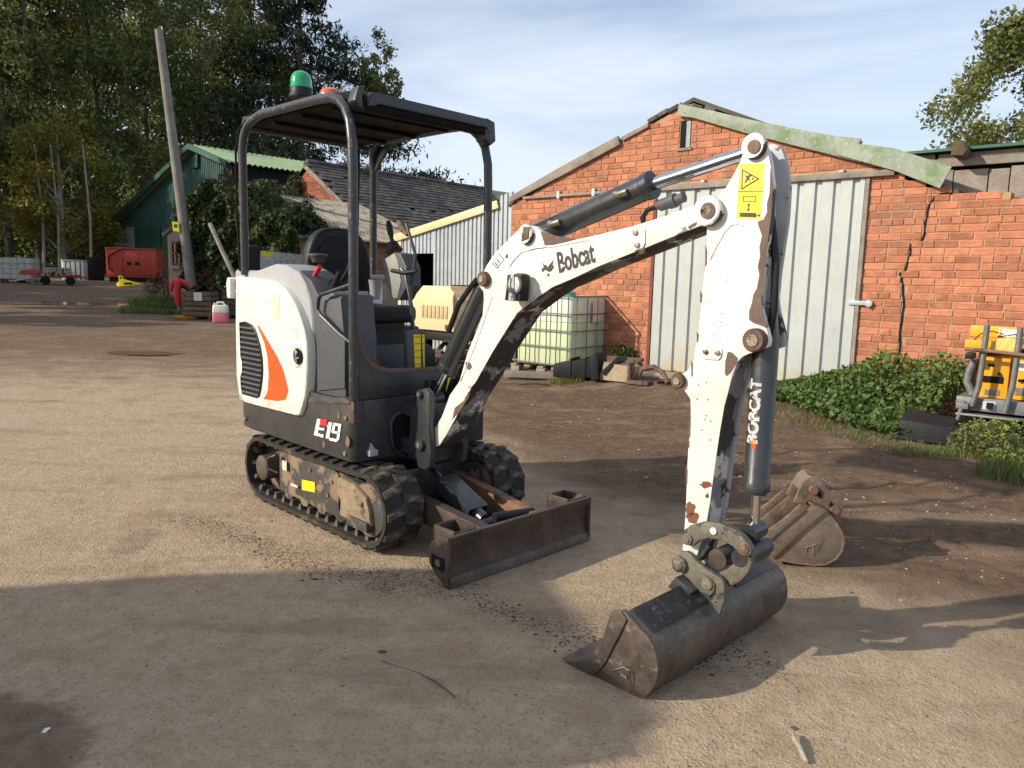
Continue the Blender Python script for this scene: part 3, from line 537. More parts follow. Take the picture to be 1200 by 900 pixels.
# dark timber block end by the right eave and lean-to timber behind
tb = empty('timber_barn', 'grey weathered timber barn rising behind the brick wall', 'building', Frame(WF.world(0, .3, 0)[:2]).mat())
TF = Frame(WF.world(0, .3, 0)[:2])
xs = [1096, 1118, 1159, 1184, 1212, 1243, 1275]
mb = MB(); a0, a1 = TF.hit(1030, 200)[0], TF.hit(1290, 200)[0]; mb.box(a0-1.2, a1, .06, 4, 0, TF.hit(1120, 176)[1]); mb.build('wall', M['matt'], tb)
zt = TF.hit(1150, 197)[1]; zb = 2.1
for i in range(len(xs)-1):
    s0, s1 = TF.hit(xs[i], 205)[0]+.006, TF.hit(xs[i+1], 205)[0]-.006
    MB().box(s0, s1, -.02-.006*(i % 2), .02, zb, zt-.01*(i % 3)).build('plank', M['wood'], tb, bev=.003)
z0 = zt+.03; z1 = TF.hit(1150, 176)[1]; h = (z1-z0)
MB().box(TF.hit(1052, 190)[0], a1, -.06, .0, z0, z0+h*.55).build('plank', M['wood'], tb, bev=.004)
MB().box(TF.hit(1030, 190)[0], TF.hit(1096, 190)[0], -.04, .0, z0+h*.58, z0+h*.95).build('plank', M['wood'], tb, bev=.004)
MB().box(TF.hit(1100, 190)[0], a1, -.04, .0, z0+h*.58, z0+h*.9).build('plank', M['wood'], tb, bev=.004)
MB().box(TF.hit(1020, 190)[0]-1.0, a1, -.14, 4, z1, z1+.03).build('roof', M['greensheet'], tb)
s = TF.hit(1130, 180)[0]; MB().prism([(s-.06, z0+h*.5), (s+.05, z0+h*.42), (s+.09, z0+h*.75), (s+.03, z1+.07), (s-.05, z1+.06)], -.34, .0, 'y').build('beam_end', M['wood2'], tb, bev=.01)
# ------------------------------------------------------------------ sheet lean-to left of the workshop
SF = Frame(WF.world(0, .06, 0)[:2]); sh = empty('sheet_lean_to', 'grey box profile sheet lean-to with cream verge trim', 'building', SF.mat())
pL, pR, pT = SF.hit(470, 276), SF.hit(584, 240), SF.hit(598, 230)
oL, oR = SF.hit(484, 300)[0], SF.hit(508, 300)[0]; oz = SF.hit(496, 297)[1]
top = lambda s: pL[1]+(s-pL[0])*(pR[1]-pL[1])/(pR[0]-pL[0])+(.14 if s > pR[0]+.02 else .0)
for a, b, zb in ((pL[0], oL, 0), (oL, oR, oz), (oR, oR+1.0, 0), (oR+1.0, SL-.02, 0)):
    ribsheet(a, b, zb, top, .1, .022, flat=.5).build('sheet', M['galv'], sh)
mb = MB(); mb.box(oL-.3, oR+.3, 2.2, 2.3, 0, 2); mb.box(pL[0], pL[0]+.05, .05, 5, 0, pL[1]-.1); mb.build('wall', M['matt'], sh)
mb = MB(); mb.box(oL+.35, oL+.40, .5, .55, 0, 2); mb.build('post', M['oxide'], sh)
MB().hexa([(pL[0], .03, pL[1]), (SL-.1, .03, top(-.5)), (SL-.1, 5, top(-.5)), (pL[0], 5, pL[1])], [(pL[0], .03, pL[1]+.03), (SL-.1, .03, top(-.5)+.03), (SL-.1, 5, top(-.5)+.03), (pL[0], 5, pL[1]+.03)]).build('roof', M['galv'], sh)
board('verge_trim', [(460, 276), (466, 283), (528, 263), (586, 244), (584, 235), (528, 254)], M['cream'], -.05, -.025, parent=sh, fr=SF)
MB().box(pL[0]-.06, pL[0]+.02, -.02, .03, 0, pL[1]).build('corner_trim', M['cream'], sh)
# ------------------------------------------------------------------ farther buildings
def corr(P0, U, Vv, n, amp, seg=6, thick=.02):
    """corrugated surface from P0 spanned by U (across the waves) and Vv (down the slope)"""
    P0, U, Vv = map(np.array, (P0, U, Vv)); nn = np.cross(U, Vv); nn /= np.linalg.norm(nn)
    if nn[2] < 0: nn = -nn
    mb = MB(); m_ = n*seg; vs = []
    for j in range(2):
        for i in range(m_+1): vs.append(P0+U*i/m_+Vv*j+nn*amp*math.cos(2*math.pi*i/seg))
    k = len(vs); vs += [v-nn*thick for v in vs]; w_ = m_+1
    fs = [(i, i+1, w_+i+1, w_+i) for i in range(m_)]; fs += [tuple(q+k for q in f[::-1]) for f in fs]; fs += [(w_+i, w_+i+1, k+w_+i+1, k+w_+i) for i in range(m_)]+[(i, i+k, i+1+k, i+1) for i in range(m_)]
    return mb.add(vs, fs)
def slates(P0, U, Vv, nu, nv):
    P0, U, Vv = map(np.array, (P0, U, Vv)); nn = np.cross(U, Vv); nn /= np.linalg.norm(nn)
    if nn[2] < 0: nn = -nn
    mb = MB(); du, dv = U/nu, Vv/nv
    for j in range(nv):
        for i in range(nu):
            if random.random() < .012: continue
            o = P0+du*(i+(.5 if j % 2 else 0)-.25)+dv*j; g = du*.96; h = dv*1.3; t0 = nn*(.028+random.uniform(0, .014)); t1 = nn*.006; jx = random.uniform(-.06, .06)*dv
            vs = [o+t1+jx, o+g+t1+jx, o+g+h+t0+jx, o+h+t0+jx]; mb.add(vs+[v-nn*.022 for v in vs], [(0, 1, 2, 3), (4, 7, 6, 5), (2, 6, 7, 3), (0, 3, 7, 4), (1, 5, 6, 2)])
    return mb
def course(mb, s0, s1, z0, z1, axis, off, clip, L_=.23, H=.085, sgn=-1):
    """dull brick courses as geometry on a plane"""
    k = 0; z = z0
    while z < z1:
        s = s0-(L_/2 if k % 2 else 0)
        while s < s1:
            a, b = max(s, s0), min(s+L_-.012, s1)
            if b-a > .04 and clip((a+b)/2, z+H) and clip((a+b)/2, z):
                t = off+sgn*random.uniform(.006, .016)
                if axis == 'y': mb.box(a, b, min(off, t), max(off, t), z, z+H-.012)
                else: mb.box(min(off, t), max(off, t), a, b, z, z+H-.012)
            s += L_
        z += H; k += 1
# stone outhouse with the ivy
OF = Frame(far(200, 24)); e0 = OF.hit(196, 275); e1 = OF.hit(345, 275); ap = OF.hit(262, 224); gb = .2
oh = empty('stone_outhouse', 'low stone and brick outhouse half buried in ivy', 'building', OF.mat()); BF = Frame(far(400, 26)); OL = float((BF.o-OF.o)@OF.b)-.05
mb = MB(); mb.prism([(e0[0], gb), (e1[0], -.1), (e1[0], e1[1]), ap, (e0[0], e0[1])], 0, .35, 'y'); mb.box(e1[0]-.3, e1[0], .35, OL, -.1, e1[1]-.02); mb.box(e0[0], e0[0]+.3, .35, OL, gb, e0[1]-.02)
ohw = mb.build('wall', M['stone'], oh)
bw = MB(); course(bw, 1.0, 2.1, 1.0, 3.6, 'y', 0, lambda s, z: s*2.0-.1 < z and z < ap[1]-.25); course(bw, .35, OL-.2, 1.2, e1[1]-.05, 'x', e1[0], lambda s, z: True, sgn=1)
tag(bw.build('brickwork', M['brickdull'], ohw), kind='stuff')
corr((ap[0], -.1, ap[1]+.05), (0, OL, 0), (e1[0]+.3-ap[0], 0, e1[1]-.12-ap[1]), 58, .035, seg=4).build('roof', M['asbestos'], oh)
corr((e0[0]-.2, -.1, e0[1]), (0, OL, 0), (ap[0]-e0[0]+.2, 0, ap[1]-e0[1]+.05), 58, .035, seg=4).build('roof', M['asbestos'], oh)
w0, w1 = OF.hit(203, 284), OF.hit(213, 310)
wf_ = MB()
for s in (w0[0]-.02, (w0[0]+w1[0])/2-.03, w1[0]-.04): wf_.box(s, s+.07, -.06, -.01, w1[1], w0[1])
for z in (w1[1]-.02, (w0[1]*.45+w1[1]*.55), w0[1]-.05): wf_.box(w0[0]-.02, w1[0]+.03, -.065, -.012, z, z+.07)
wo_ = wf_.build('window', M['oxide'], oh); MB().box(w0[0], w1[0], -.03, -.01, w1[1], w0[1]).build('pane', M['glassdark'], wo_)
MB().box(w0[0]-.1, w1[0]+.12, -.14, -.0, w1[1]-.14, w1[1]-.04).build('sill', M['stone'], wo_, bev=.01)
MB().box(w0[0]-.12, w1[0]+.14, -.04, -.0, w0[1]+.01, w0[1]+.14).build('lintel', M['wood'], wo_, bev=.01)
# brick barn with slate roof
BF = Frame(far(400, 26)); ba = BF.hit(362, 193); be = BF.hit(437, 268); sl_ = (be[1]-ba[1])/(be[0]-ba[0]); bl = (2*ba[0]-be[0], be[1])
LB = 5.0
while proj(BF.world(ba[0], LB, ba[1]))[0] < 566: LB += .25
bb = empty('brick_barn', 'red brick barn with sagging lichen covered slate roof', 'building', BF.mat())
mb = MB(); mb.prism([(bl[0], 0), (be[0], 0), be, ba, bl], 0, .3, 'y'); mb.box(be[0]-.3, be[0], .3, LB, 0, be[1]); mb.box(bl[0], bl[0]+.3, .3, LB, 0, be[1]); mb.prism([(bl[0], 0), (be[0], 0), be, ba, bl], LB-.3, LB, 'y')
bbw = mb.build('wall', M['brickdull'], bb)
bw = MB(); gl = lambda s, z: z < ba[1]-.1+sl_*abs(s-ba[0]); course(bw, ba[0]-2.4, be[0], 2.4, ba[1], 'y', 0, gl, H=.085); course(bw, 0, min(LB, 8), 1.2, be[1]-.1, 'x', be[0], lambda s, z: True, sgn=1)
M['brickred'] = mat('weathered red brick', (.26, .085, .05), .9, var=.3, vs=3, bump=.5, bs=30, rand=.3, patches=(dict(c=(.16, .10, .07), s=1.5, t=.55, w=.15, a=.6),))
tag(bw.build('brickwork', M['brickred'], bbw), kind='stuff')
ov = .35
o = slates((ba[0], -.15, ba[1]+.07), (0, LB+.3, 0), (be[0]+ov-ba[0], 0, be[1]+sl_*ov-ba[1]), int(LB/.24), 20).build('roof', M['slate'], bb, recalc=False); tag(o, kind='stuff')
MB().hexa([(ba[0], -.1, ba[1]-.02), (be[0]+.2, -.1, be[1]+sl_*.2-.02), (be[0]+.2, LB, be[1]+sl_*.2-.02), (ba[0], LB, ba[1]-.02)], [(ba[0], -.1, ba[1]+.05), (be[0]+.2, -.1, be[1]+sl_*.2+.05), (be[0]+.2, LB, be[1]+sl_*.2+.05), (ba[0], LB, ba[1]+.05)]).build('roof_boarding', M['matt'], bb)
MB().hexa([(bl[0], -.1, bl[1]-.02), (ba[0], -.1, ba[1]-.02), (ba[0], LB, ba[1]-.02), (bl[0], LB, bl[1]-.02)], [(bl[0], -.1, bl[1]+.05), (ba[0], -.1, ba[1]+.05), (ba[0], LB, ba[1]+.05), (bl[0], LB, bl[1]+.05)]).build('roof_boarding', M['matt'], bb)
mb = MB()
for i in range(int(LB/.45)): mb.tube([(ba[0], -.1+i*.45, ba[1]+.08), (ba[0], .33+i*.45, ba[1]+.08+random.uniform(-.01, .02))], .10, 8)
mb.build('ridge_tiles', M['slate'], bb)
MB().hexa([(ba[0]-.02, -.22, ba[1]-.12), (be[0]+ov, -.22, be[1]+sl_*ov-.12), (be[0]+ov, -.16, be[1]+sl_*ov-.12), (ba[0]-.02, -.16, ba[1]-.12)], [(ba[0]-.02, -.22, ba[1]+.05), (be[0]+ov, -.22, be[1]+sl_*ov+.05), (be[0]+ov, -.16, be[1]+sl_*ov+.05), (ba[0]-.02, -.16, ba[1]+.05)]).build('verge', M['asbestos'], bb)
a_, b_ = BF.hit(401, 237), BF.hit(392, 253); MB().tube([(a_[0], -.12, a_[1]), (b_[0], -.12, b_[1])], .05, 6).build('timber_prop', M['wood'], bb)
# green sheet barn
NF = Frame(far(185, 44)); na = NF.hit(232, 172); nl = NF.hit(137, 262); nr = NF.hit(272, 189); NL = 10
while proj(NF.world(na[0], NL, na[1]))[0] < 600: NL += .5
gbn = empty('green_sheet_barn', 'dark green sheet barn with pale green corrugated roof', 'building', NF.mat())
mb = MB(); mb.prism([(nl[0], .3), (nr[0], .3), (nr[0], nr[1]), na, nl], .05, .2, 'y'); mb.box(nr[0]-.1, nr[0], .2, NL, .3, nr[1]); mb.box(nl[0], nl[0]+.1, .2, NL, .3, nl[1]); mb.build('wall', M['matt'], gbn)
def gtop(s):
    return nl[1]+(s-nl[0])*(na[1]-nl[1])/(na[0]-nl[0]) if s < na[0] else na[1]+(s-na[0])*(nr[1]-na[1])/(nr[0]-na[0])
s = nl[0]; dz = NF.hit(160, 265)[1]; i = 0
while s < nr[0]-.1:
    s1 = min(s+1.0, nr[0]); zb = dz if s < NF.hit(158, 290)[0] else .4
    ribsheet(s, s1, zb, gtop, .2, .03, b=-.02-.006*(i % 2), flat=.4).build('sheet', M['greensheet'], gbn); s = s1; i += 1
s0 = NF.hit(137, 290)[0]; s1 = NF.hit(160, 290)[0]; ribsheet(s0, s1, .6, dz-.02, .3, .06, b=.0).build('sheet', M['galv'], gbn)
MB().box(s1, NF.hit(190, 290)[0], -.10, -.06, NF.hit(175, 325)[1], NF.hit(175, 266)[1]).build('door', M['greensheet'], gbn)
hx, hz = NF.hit(231, 187); MB().box(hx-.35, hx+.35, -.18, -.03, hz-.45, hz+.45).build('vent_box', M['greensheet'], gbn, bev=.03)
corr((na[0], -.5, na[1]+.06), (0, NL+.5, 0), (nr[0]+.35-na[0], 0, nr[1]-.15-na[1]), int(NL/.30), .055, seg=4).build('roof', M['paleroof'], gbn)
corr((nl[0]-.4, -.5, nl[1]-.2), (0, NL+.5, 0), (na[0]-nl[0]+.4, 0, na[1]-nl[1]+.26), int(NL/.30), .055, seg=4).build('roof', M['paleroof'], gbn)
def verge(name, p, q, h, m, par, b0=-.55, b1=-.5):
    MB().hexa([(p[0], b0, p[1]-h), (q[0], b0, q[1]-h), (q[0], b1, q[1]-h), (p[0], b1, p[1]-h)], [(p[0], b0, p[1]+.1), (q[0], b0, q[1]+.1), (q[0], b1, q[1]+.1), (p[0], b1, p[1]+.1)]).build(name, m, par)
verge('verge_board', (nl[0]-.4, nl[1]-.2), na, .18, M['greensheet'], gbn); verge('verge_board', na, (nr[0]+.35, nr[1]-.15), .18, M['greensheet'], gbn)
# ------------------------------------------------------------------ the excavator (own frame: u forward, v to its far side, w up)
S2 = math.sqrt(.5); EO = np.array([-.7637, 4.3275]); EU = np.array([S2, -S2]); EV = np.array([S2, S2])
EX = empty('mini_excavator', 'white and dark grey tracked mini excavator with canopy and lowered boom', 'excavator', Matrix(((S2, S2, 0, EO[0]), (-S2, S2, 0, EO[1]), (0, 0, 1, 0), (0, 0, 0, 1))))
def S(x, y, v):
    p = hitplane(x, y, (*(EO+v*EV), 0), np.array([*EV, 0])); return (float((p[:2]-EO)@EU), float(p[2]))
def F_(x, y, u):
    p = hitplane(x, y, (*(EO+u*EU), 0), np.array([*EU, 0])); return (float((p[:2]-EO)@EV), float(p[2]))
def SL_(pix, v): return [S(*p, v) for p in pix]
def smoothpoly(P, k=2):
    for _ in range(k):
        Q = []
        for a, b in zip(P, P[1:]+P[:1]): Q += [(a[0]*.75+b[0]*.25, a[1]*.75+b[1]*.25), (a[0]*.25+b[0]*.75, a[1]*.25+b[1]*.75)]
        P = Q
    return P
def part(name, mb, m, par=EX, bev=.004, label=None, **k):
    o = mb.build(name, m, par, bev=bev, **k)
    if label: o['label'] = label
    return o
def spart(name, mb, m, par=EX, label=None):
    o = mb.build(name, m, par, smooth=True)
    if label: o['label'] = label
    return o
VN = -.18; VC = -.10                                                  # near face and centre plane of the arm
# ---- tracks
def track(vc, front_mud=True):
    r0, uf, ur, wc, hw = .165, .555, -.545, .20, .115
    def path(t, r):                                                  # t in metres along the loop, clockwise from the top rear
        Lt = uf-ur; A = math.pi*r0; tot = 2*Lt+2*A; t %= tot
        if t < Lt: return (ur+t, wc+r), 0.0
        if t < Lt+A: a = (t-Lt)/r0; return (uf+r*math.sin(a), wc+r*math.cos(a)), a
        if t < 2*Lt+A: return (uf-(t-Lt-A), wc-r), math.pi
        a = (t-2*Lt-A)/r0; return (ur-r*math.sin(a), wc-r*math.cos(a)), math.pi+a
    tot = 2*(uf-ur)+2*math.pi*r0
    tr = empty('track_assembly'); tr.parent = EX
    n = 110; vs = []; fs = []
    for i in range(n):
        t = tot*i/n
        sag = -.012*math.sin(math.pi*min(t/(uf-ur), 1)) if t < uf-ur else 0
        for r, v in ((r0, -hw), (r0+.022, -hw), (r0+.027, -hw*.5), (r0+.027, hw*.5), (r0+.022, hw), (r0, hw)):
            (u, w_), _ = path(t, r); vs.append((u, vc+v, w_+sag))
    for i in range(n):
        for k in range(6): fs.append((i*6+k, i*6+(k+1) % 6, ((i+1) % n)*6+(k+1) % 6, ((i+1) % n)*6+k))
    mb = MB(); mb.add(vs, fs); belt = spart('rubber_belt', mb, M['rubber'], tr)
    lug = MB(); lug.hexa([(-.034, -.004, .0), (.022, -.004, .0), (.050, .110, .0), (.006, .110, .0)], [(-.024, -.004, .018), (.012, -.004, .018), (.041, .110, .015), (.014, .110, .015)])
    lm = [lug.mesh('lug', M['rubber'], bev=.003, seg=1), lug.mesh('lug', M['rubber_front'], bev=.003, seg=1)]
    tooth = MB(); tooth.hexa([(-.016, -.02, 0), (.016, -.02, 0), (.016, .02, 0), (-.016, .02, 0)], [(-.008, -.013, .032), (.008, -.013, .032), (.008, .013, .032), (-.008, .013, .032)]); tm = tooth.mesh('guide_tooth', M['dusty_rubber'])
    nl = 34
    for i in range(nl):
        for sd in (-1, 1):
            t = tot*(i+(.5 if sd > 0 else 0))/nl; (u, w_), a = path(t, r0+.022)
            sag = -.012*math.sin(math.pi*min(t/(uf-ur), 1)) if t < uf-ur else 0
            o = put('lug', lm[1 if u > .42 else 0], tr)
            R = Matrix.Rotation(a, 4, 'Y') @ (Matrix.Scale(-1, 4, (0, 1, 0)) if sd < 0 else Matrix.Identity(4))
            o.matrix_local = Matrix.Translation((u, vc, w_+sag)) @ R
        t = tot*(i+.3)/nl; (u, w_), a = path(t, r0); o = put('guide_tooth', tm, tr); o.matrix_local = Matrix.Translation((u, vc+(-.062 if vc < 0 else .062), w_)) @ Matrix.Rotation(a+math.pi, 4, 'Y')
    sg = -1 if vc < 0 else 1
    vo = vc+sg*.085; vi = vc-sg*.10
    fr = MB(); fr.prism([(-.36, .10), (.40, .085), (.60, .115), (.62, .19), (.50, .31), (.30, .335), (-.36, .335)], vo, vi, 'y')
    frame = part('track_frame', fr, M['trackframe'], tr, bev=.012)
    mb = MB(); mb.prism([(-.05, .15), (.30, .14), (.30, .325), (.26, .345), (-.02, .345), (-.05, .32)], vo+sg*.014, vo, 'y'); part('cover_plate', mb, M['trackframe'], tr)
    mb = MB(); mb.prism([(.33, .12), (.61, .13), (.60, .20), (.57, .27), (.46, .315), (.32, .325), (.30, .25), (.34, .2)], vo+sg*.030, vo, 'y'); part('caked_mud', mb, M['mud'], tr, bev=.012)
    mb = MB(); mb.box(.42, .60, min(vo+sg*.045, vo), max(vo+sg*.045, vo), .10, .15); mb.box(.50, .55, min(vo+sg*.04, vo), max(vo+sg*.04, vo), .22, .245); part('idler_bracket', mb, M['trackframe'], tr)
    mb = MB(); mb.cyl((uf, vc-.09, wc), (uf, vc+.07, wc), .135, n=28); spart('front_idler', mb, M['trackframe'], tr)
    mb = MB(); mb.cyl((ur, vc+sg*.10, wc+.0), (ur, vc-sg*.10, wc+.0), .075, n=30); mb.cyl((ur, vc+sg*.103, wc), (ur, vc+sg*.09, wc), .068, n=30); mot = part('drive_motor', mb, M['bucket'], tr)
    mb = MB(); mb.cyl((ur, vc-sg*.02, wc), (ur, vc+sg*.0, wc), .15, n=14); part('sprocket', mb, M['trackframe'], tr)
    for u in (-.28, -.1, .08, .26): mb = MB(); mb.cyl((u, vc-.07, .115), (u, vc+.07, .115), .055, n=18); spart('bottom_roller', mb, M['trackframe'], tr)
    mb = MB(); mb.tube([(-.40, vo, .30), (-.44, vo+sg*.03, .28), (-.43, vo+sg*.03, .22), (-.37, vo, .20)], .007, 8); spart('hose_guard', mb, M['tube'], tr)
    for u, w_ in ((.02, .30), (.2, .20), (.24, .28), (-.3, .3)): mb = MB(); mb.cyl((u, vo+sg*.022, w_), (u, vo, w_), .011, n=8); part('bolt', mb, M['steelpin'], tr, bev=0)
    return tr, vo
t1, vo = track(-.375); t1['label'] = 'muddy rubber track on the near side'
def flat(name, pix, v, m, par, th=.0015):
    mb = MB(); mb.prism(SL_(pix, v), v-th, v, 'y'); return mb.build(name, m, par)
vs_ = vo-.0155
flat('warning_label', [(354, 562), (369, 565), (369, 577), (354, 574)], vs_, M['yellow'], t1); flat('small_label', [(331, 539), (336, 541), (336, 552), (331, 550)], vs_, M['fadedlabel'], t1)
flat('small_label', [(341, 566), (349, 569), (349, 572), (341, 569)], vs_, M['fadedlabel'], t1)
t2, _ = track(.345); t2['label'] = 'muddy rubber track on the far side'
# ---- undercarriage and blade
mb = MB(); mb.prism([(-.45, -.27), (.45, -.27), (.45, .24), (-.45, .24)], .16, .33, 'z'); mb.lathe((0, -.03, .33), [(.24, 0), (.24, .05), (.21, .06), (.21, .11)], 36); part('undercarriage', mb, M['dark'], EX, bev=.01)
BU = 1.21
bl0, bl1, bl2, bl3 = F_(530.7, 637, BU), F_(526.7, 693, BU), F_(689, 634.7, BU), F_(693, 588, BU)
vbN, vbF, btop = bl0[0]-.01, .47, .5*(bl0[1]+bl3[1])
mb = MB(); prof = [(BU, 0.0), (BU-.018, .06), (BU-.026, .12), (BU-.018, .18), (BU+.005, .235), (BU-.012, .24), (BU-.040, .18), (BU-.048, .12), (BU-.04, .06), (BU-.03, 0)]
mb.prism(prof, vbN, vbF, 'y'); blade = part('dozer_blade', mb, M['blade'], EX, bev=.002)
mb = MB(); mb.prism([(BU+.0015, 0.0), (BU-.013, .045), (BU-.02, .045), (BU-.01, 0)], vbN-.002, vbF+.002, 'y'); part('cutting_edge', mb, M['bucket'], blade, bev=.002)
mb = MB(); mb.prism([(BU-.004, 0.003), (BU-.004, .235), (BU-.055, .232), (BU-.115, .195), (BU-.135, .17), (BU-.135, .09), (BU-.09, .045)], vbN-.014, vbN+.002, 'y'); ep = part('end_plate', mb, M['blade'], blade)
mb = MB(); mb.box(BU-.115, BU-.025, vbN-.016, vbN-.013, .075, .135); part('slot', mb, M['matt'], ep, bev=0)
mb = MB(); mb.cyl((BU-.07, vbN-.018, .105), (BU-.07, vbN-.01, .105), .018, n=12); mb.cyl((BU-.06, vbN-.017, .19), (BU-.06, vbN-.013, .19), .018, n=16); part('bolt', mb, M['scrap'], ep, bev=0)
mb = MB(); mb.prism([(BU-.004, 0.003), (BU-.004, .235), (BU-.055, .232), (BU-.135, .17), (BU-.135, .09), (BU-.09, .045)], vbF-.002, vbF+.014, 'y'); part('end_plate', mb, M['blade'], blade)
for va, vb2 in ((vbN+.03, vbN+.15), (vbF-.16, vbF-.04)):
    mb = MB(); mb.box(BU-.16, BU-.02, va, va+.012, .12, .25); mb.box(BU-.16, BU-.02, vb2, vb2+.012, .12, .25); mb.box(BU-.16, BU-.145, va, vb2, .12, .25); mb.box(BU-.035, BU-.022, va, vb2, .12, .24); part('extension_pocket', mb, M['blade'], blade)
for v in (-.23, .20):
    mb = MB(); mb.hexa([(.42, v-.03, .16), (BU-.03, v-.03-.05*np.sign(v), .06), (BU-.03, v+.03-.05*np.sign(v), .06), (.42, v+.03, .16)], [(.42, v-.03, .28), (BU-.03, v-.03-.05*np.sign(v), .19), (BU-.03, v+.03-.05*np.sign(v), .19), (.42, v+.03, .28)]); part('blade_arm', mb, M['rustarm'] if v > 0 else M['blade'], EX, bev=.006)
mb = MB(); mb.box(BU-.09, BU-.03, -.30, .26, .05, .09); part('blade_stiffener', mb, M['blade'], blade)
p0, p1 = (.46, -.02, .34), (.98, -.02, .12)
mb = MB(); mb.cyl(p0, (.72, -.02, .23), .019, n=16); spart('blade_cylinder_rod', mb, M['chrome'])
d = np.array([p1[0]-p0[0], 0, p1[2]-p0[2]]); d /= np.linalg.norm(d); nn = np.array([-d[2], 0, d[0]])
mb = MB(); c = np.array([.74, -.02, .225]); mb.obox(c+nn*.035, d*.145, np.array([0, .065, 0]), nn*.004); mb.obox(c+nn*.0-np.array([0, .063, 0]), d*.145, np.array([0, .003, 0]), nn*.036); mb.obox(c+np.array([0, .063, 0]), d*.145, np.array([0, .003, 0]), nn*.036); part('cylinder_guard', mb, M['cyl'])
mb = MB(); mb.cyl(c-d*.12, c+d*.2, .036, n=18); mb.cyl((.94, -.10, .13), (.94, .06, .13), .03, n=16); spart('blade_cylinder_barrel', mb, M['cyl'])
mb = MB(); mb.tube([(1.03, -.05, .19), (1.06, .05, .19), (1.08, .17, .185)], .026, 12); spart('hose_sleeve', mb, M['black'])
# ---- house lower body
HV0, HV1 = -.49, .43
out_ = [(-.62, HV0+.005), (.40, HV0), (.44, HV0+.012), (.46, HV0+.045), (.46, HV1-.04), (.42, HV1), (-.55, HV1), (-.80, HV1-.16), (-.90, .10), (-.92, -.12), (-.90, -.32), (-.84, HV0+.05), (-.76, HV0+.01)]
mb = MB(); mb.prism(smoothpoly(out_, 1), .42, .735, 'z'); skirt = part('lower_body', mb, M['dark'], EX, bev=.012)
mb = MB(); mb.prism([(-.70, HV0+.03), (.40, HV0+.03), (.42, HV1-.05), (-.5, HV1-.05), (-.82, 0)], .41, .425, 'z'); part('belly_plate', mb, M['matt'])
rc = [F_(*p, .47) for p in ((462, 484), (489, 484), (489, 532), (468, 529), (461, 518))]
rc = [F_(462, 484, .47), F_(520, 488, .47), F_(520, 540, .47), F_(470, 531, .47), F_(461, 518, .47)]
mb = MB(); mb.prism(smoothpoly([(a, b) for a, b in rc], 2), .462, .468, 'x'); part('access_opening', mb, M['matt'], skirt, bev=0)
cx, cy = sum(a for a, b in rc)/5, sum(b for a, b in rc)/5
rim = smoothpoly([(cx+(a-cx)*1.12, cy+(b-cy)*1.18) for a, b in rc], 2); mb = MB(); mb.tube([(.470, a, b) for a, b in rim], .010, 8, closed=True); spart('opening_rim', mb, M['dark'], skirt)
v0_, w0_ = F_(438, 534, .48); mb = MB(); mb.box(.46, .49, v0_-.03, v0_+.02, w0_, w0_+.03); mb.prism([(v0_-.02, w0_+.03), (v0_+.012, w0_+.03), (v0_-.012, w0_+.065)], .46, .48, 'x'); part('tie_bracket', mb, M['ltgrey'], skirt, bev=.002)
v0_, w0_ = F_(441, 541, .48); mb = MB(); mb.lathe((.44, v0_, w0_-.02), [(.05, 0), (.055, .006), (.055, .014), (.04, .02)], 24); spart('rubber_stop', mb, M['tube'], skirt)
for p in ((405, 490), (404, 532), (287, 491)): u, w_ = S(*p, HV0-.002); mb = MB(); mb.cyl((u, HV0-.006, w_), (u, HV0+.01, w_), .013, n=10); part('bolt', mb, M['steelpin'], skirt, bev=.002)
for p, r in (((396, 486), .017), ((407, 518), .020), ((379, 521), .014)):
    u, w_ = S(*p, HV0-.002); pp = [(u+r*(.8+.35*random.random())*math.cos(a), w_+r*(1.2+.5*random.random())*math.sin(a)) for a in np.linspace(0, 6.28, 11)[:-1]]; mb = MB(); mb.prism(pp, HV0-.0012, HV0+.002, 'y'); part('rust_patch', mb, M['rustarm'], skirt, bev=0)
ec = [(.472, 0), (.472, 0)]; mb = MB(); mb.box(.40, .4635, HV0+.004, HV0+.07, .62, .737); part('rusty_corner', mb, M['dark_rusty'], skirt, bev=.012)
# model number on the side
def SP(pix, name, m, par, v=HV0-.001, th=.0015): return flat(name, pix, v, m, par, th)
def oct(c0, c1, c2, c3, k=.18):
    Q = [c0, c1, c2, c3]; R = []
    for i in range(4):
        a, b, c = Q[i-1], Q[i], Q[(i+1) % 4]; R += [tuple(b[j]+(a[j]-b[j])*k for j in (0, 1)), tuple(b[j]+(c[j]-b[j])*k for j in (0, 1))]
    return R
def cp(x, y): return (260+x/6, 460+y/6)
E1 = [cp(*p) for p in ((672, 183), (694, 187), (686, 245), (725, 252), (722, 268), (680, 262), (676, 285), (718, 296), (712, 318), (648, 298))]
SP(E1, 'model_letter', M['decalwhite'], skirt)
SP([cp(*p) for p in ((697, 187), (742, 195), (735, 236), (690, 228))], 'model_square', M['decalred'], skirt)
SP([cp(*p) for p in ((752, 208), (776, 211), (755, 326), (731, 321), (745, 242), (740, 240))], 'model_digit', M['decalwhite'], skirt)
for k, pp in enumerate((((784, 212), (842, 222), (838, 240), (780, 231)), ((780, 231), (799, 234), (793, 270), (774, 267)), ((790, 270), (828, 277), (824, 292), (770, 284), (773, 267)), ((821, 237), (838, 240), (826, 328), (808, 324)), ((826, 328), (808, 347), (756, 336), (759, 318), (806, 327)))):
    SP([cp(*p) for p in pp], 'model_digit', M['decalwhite'], skirt)
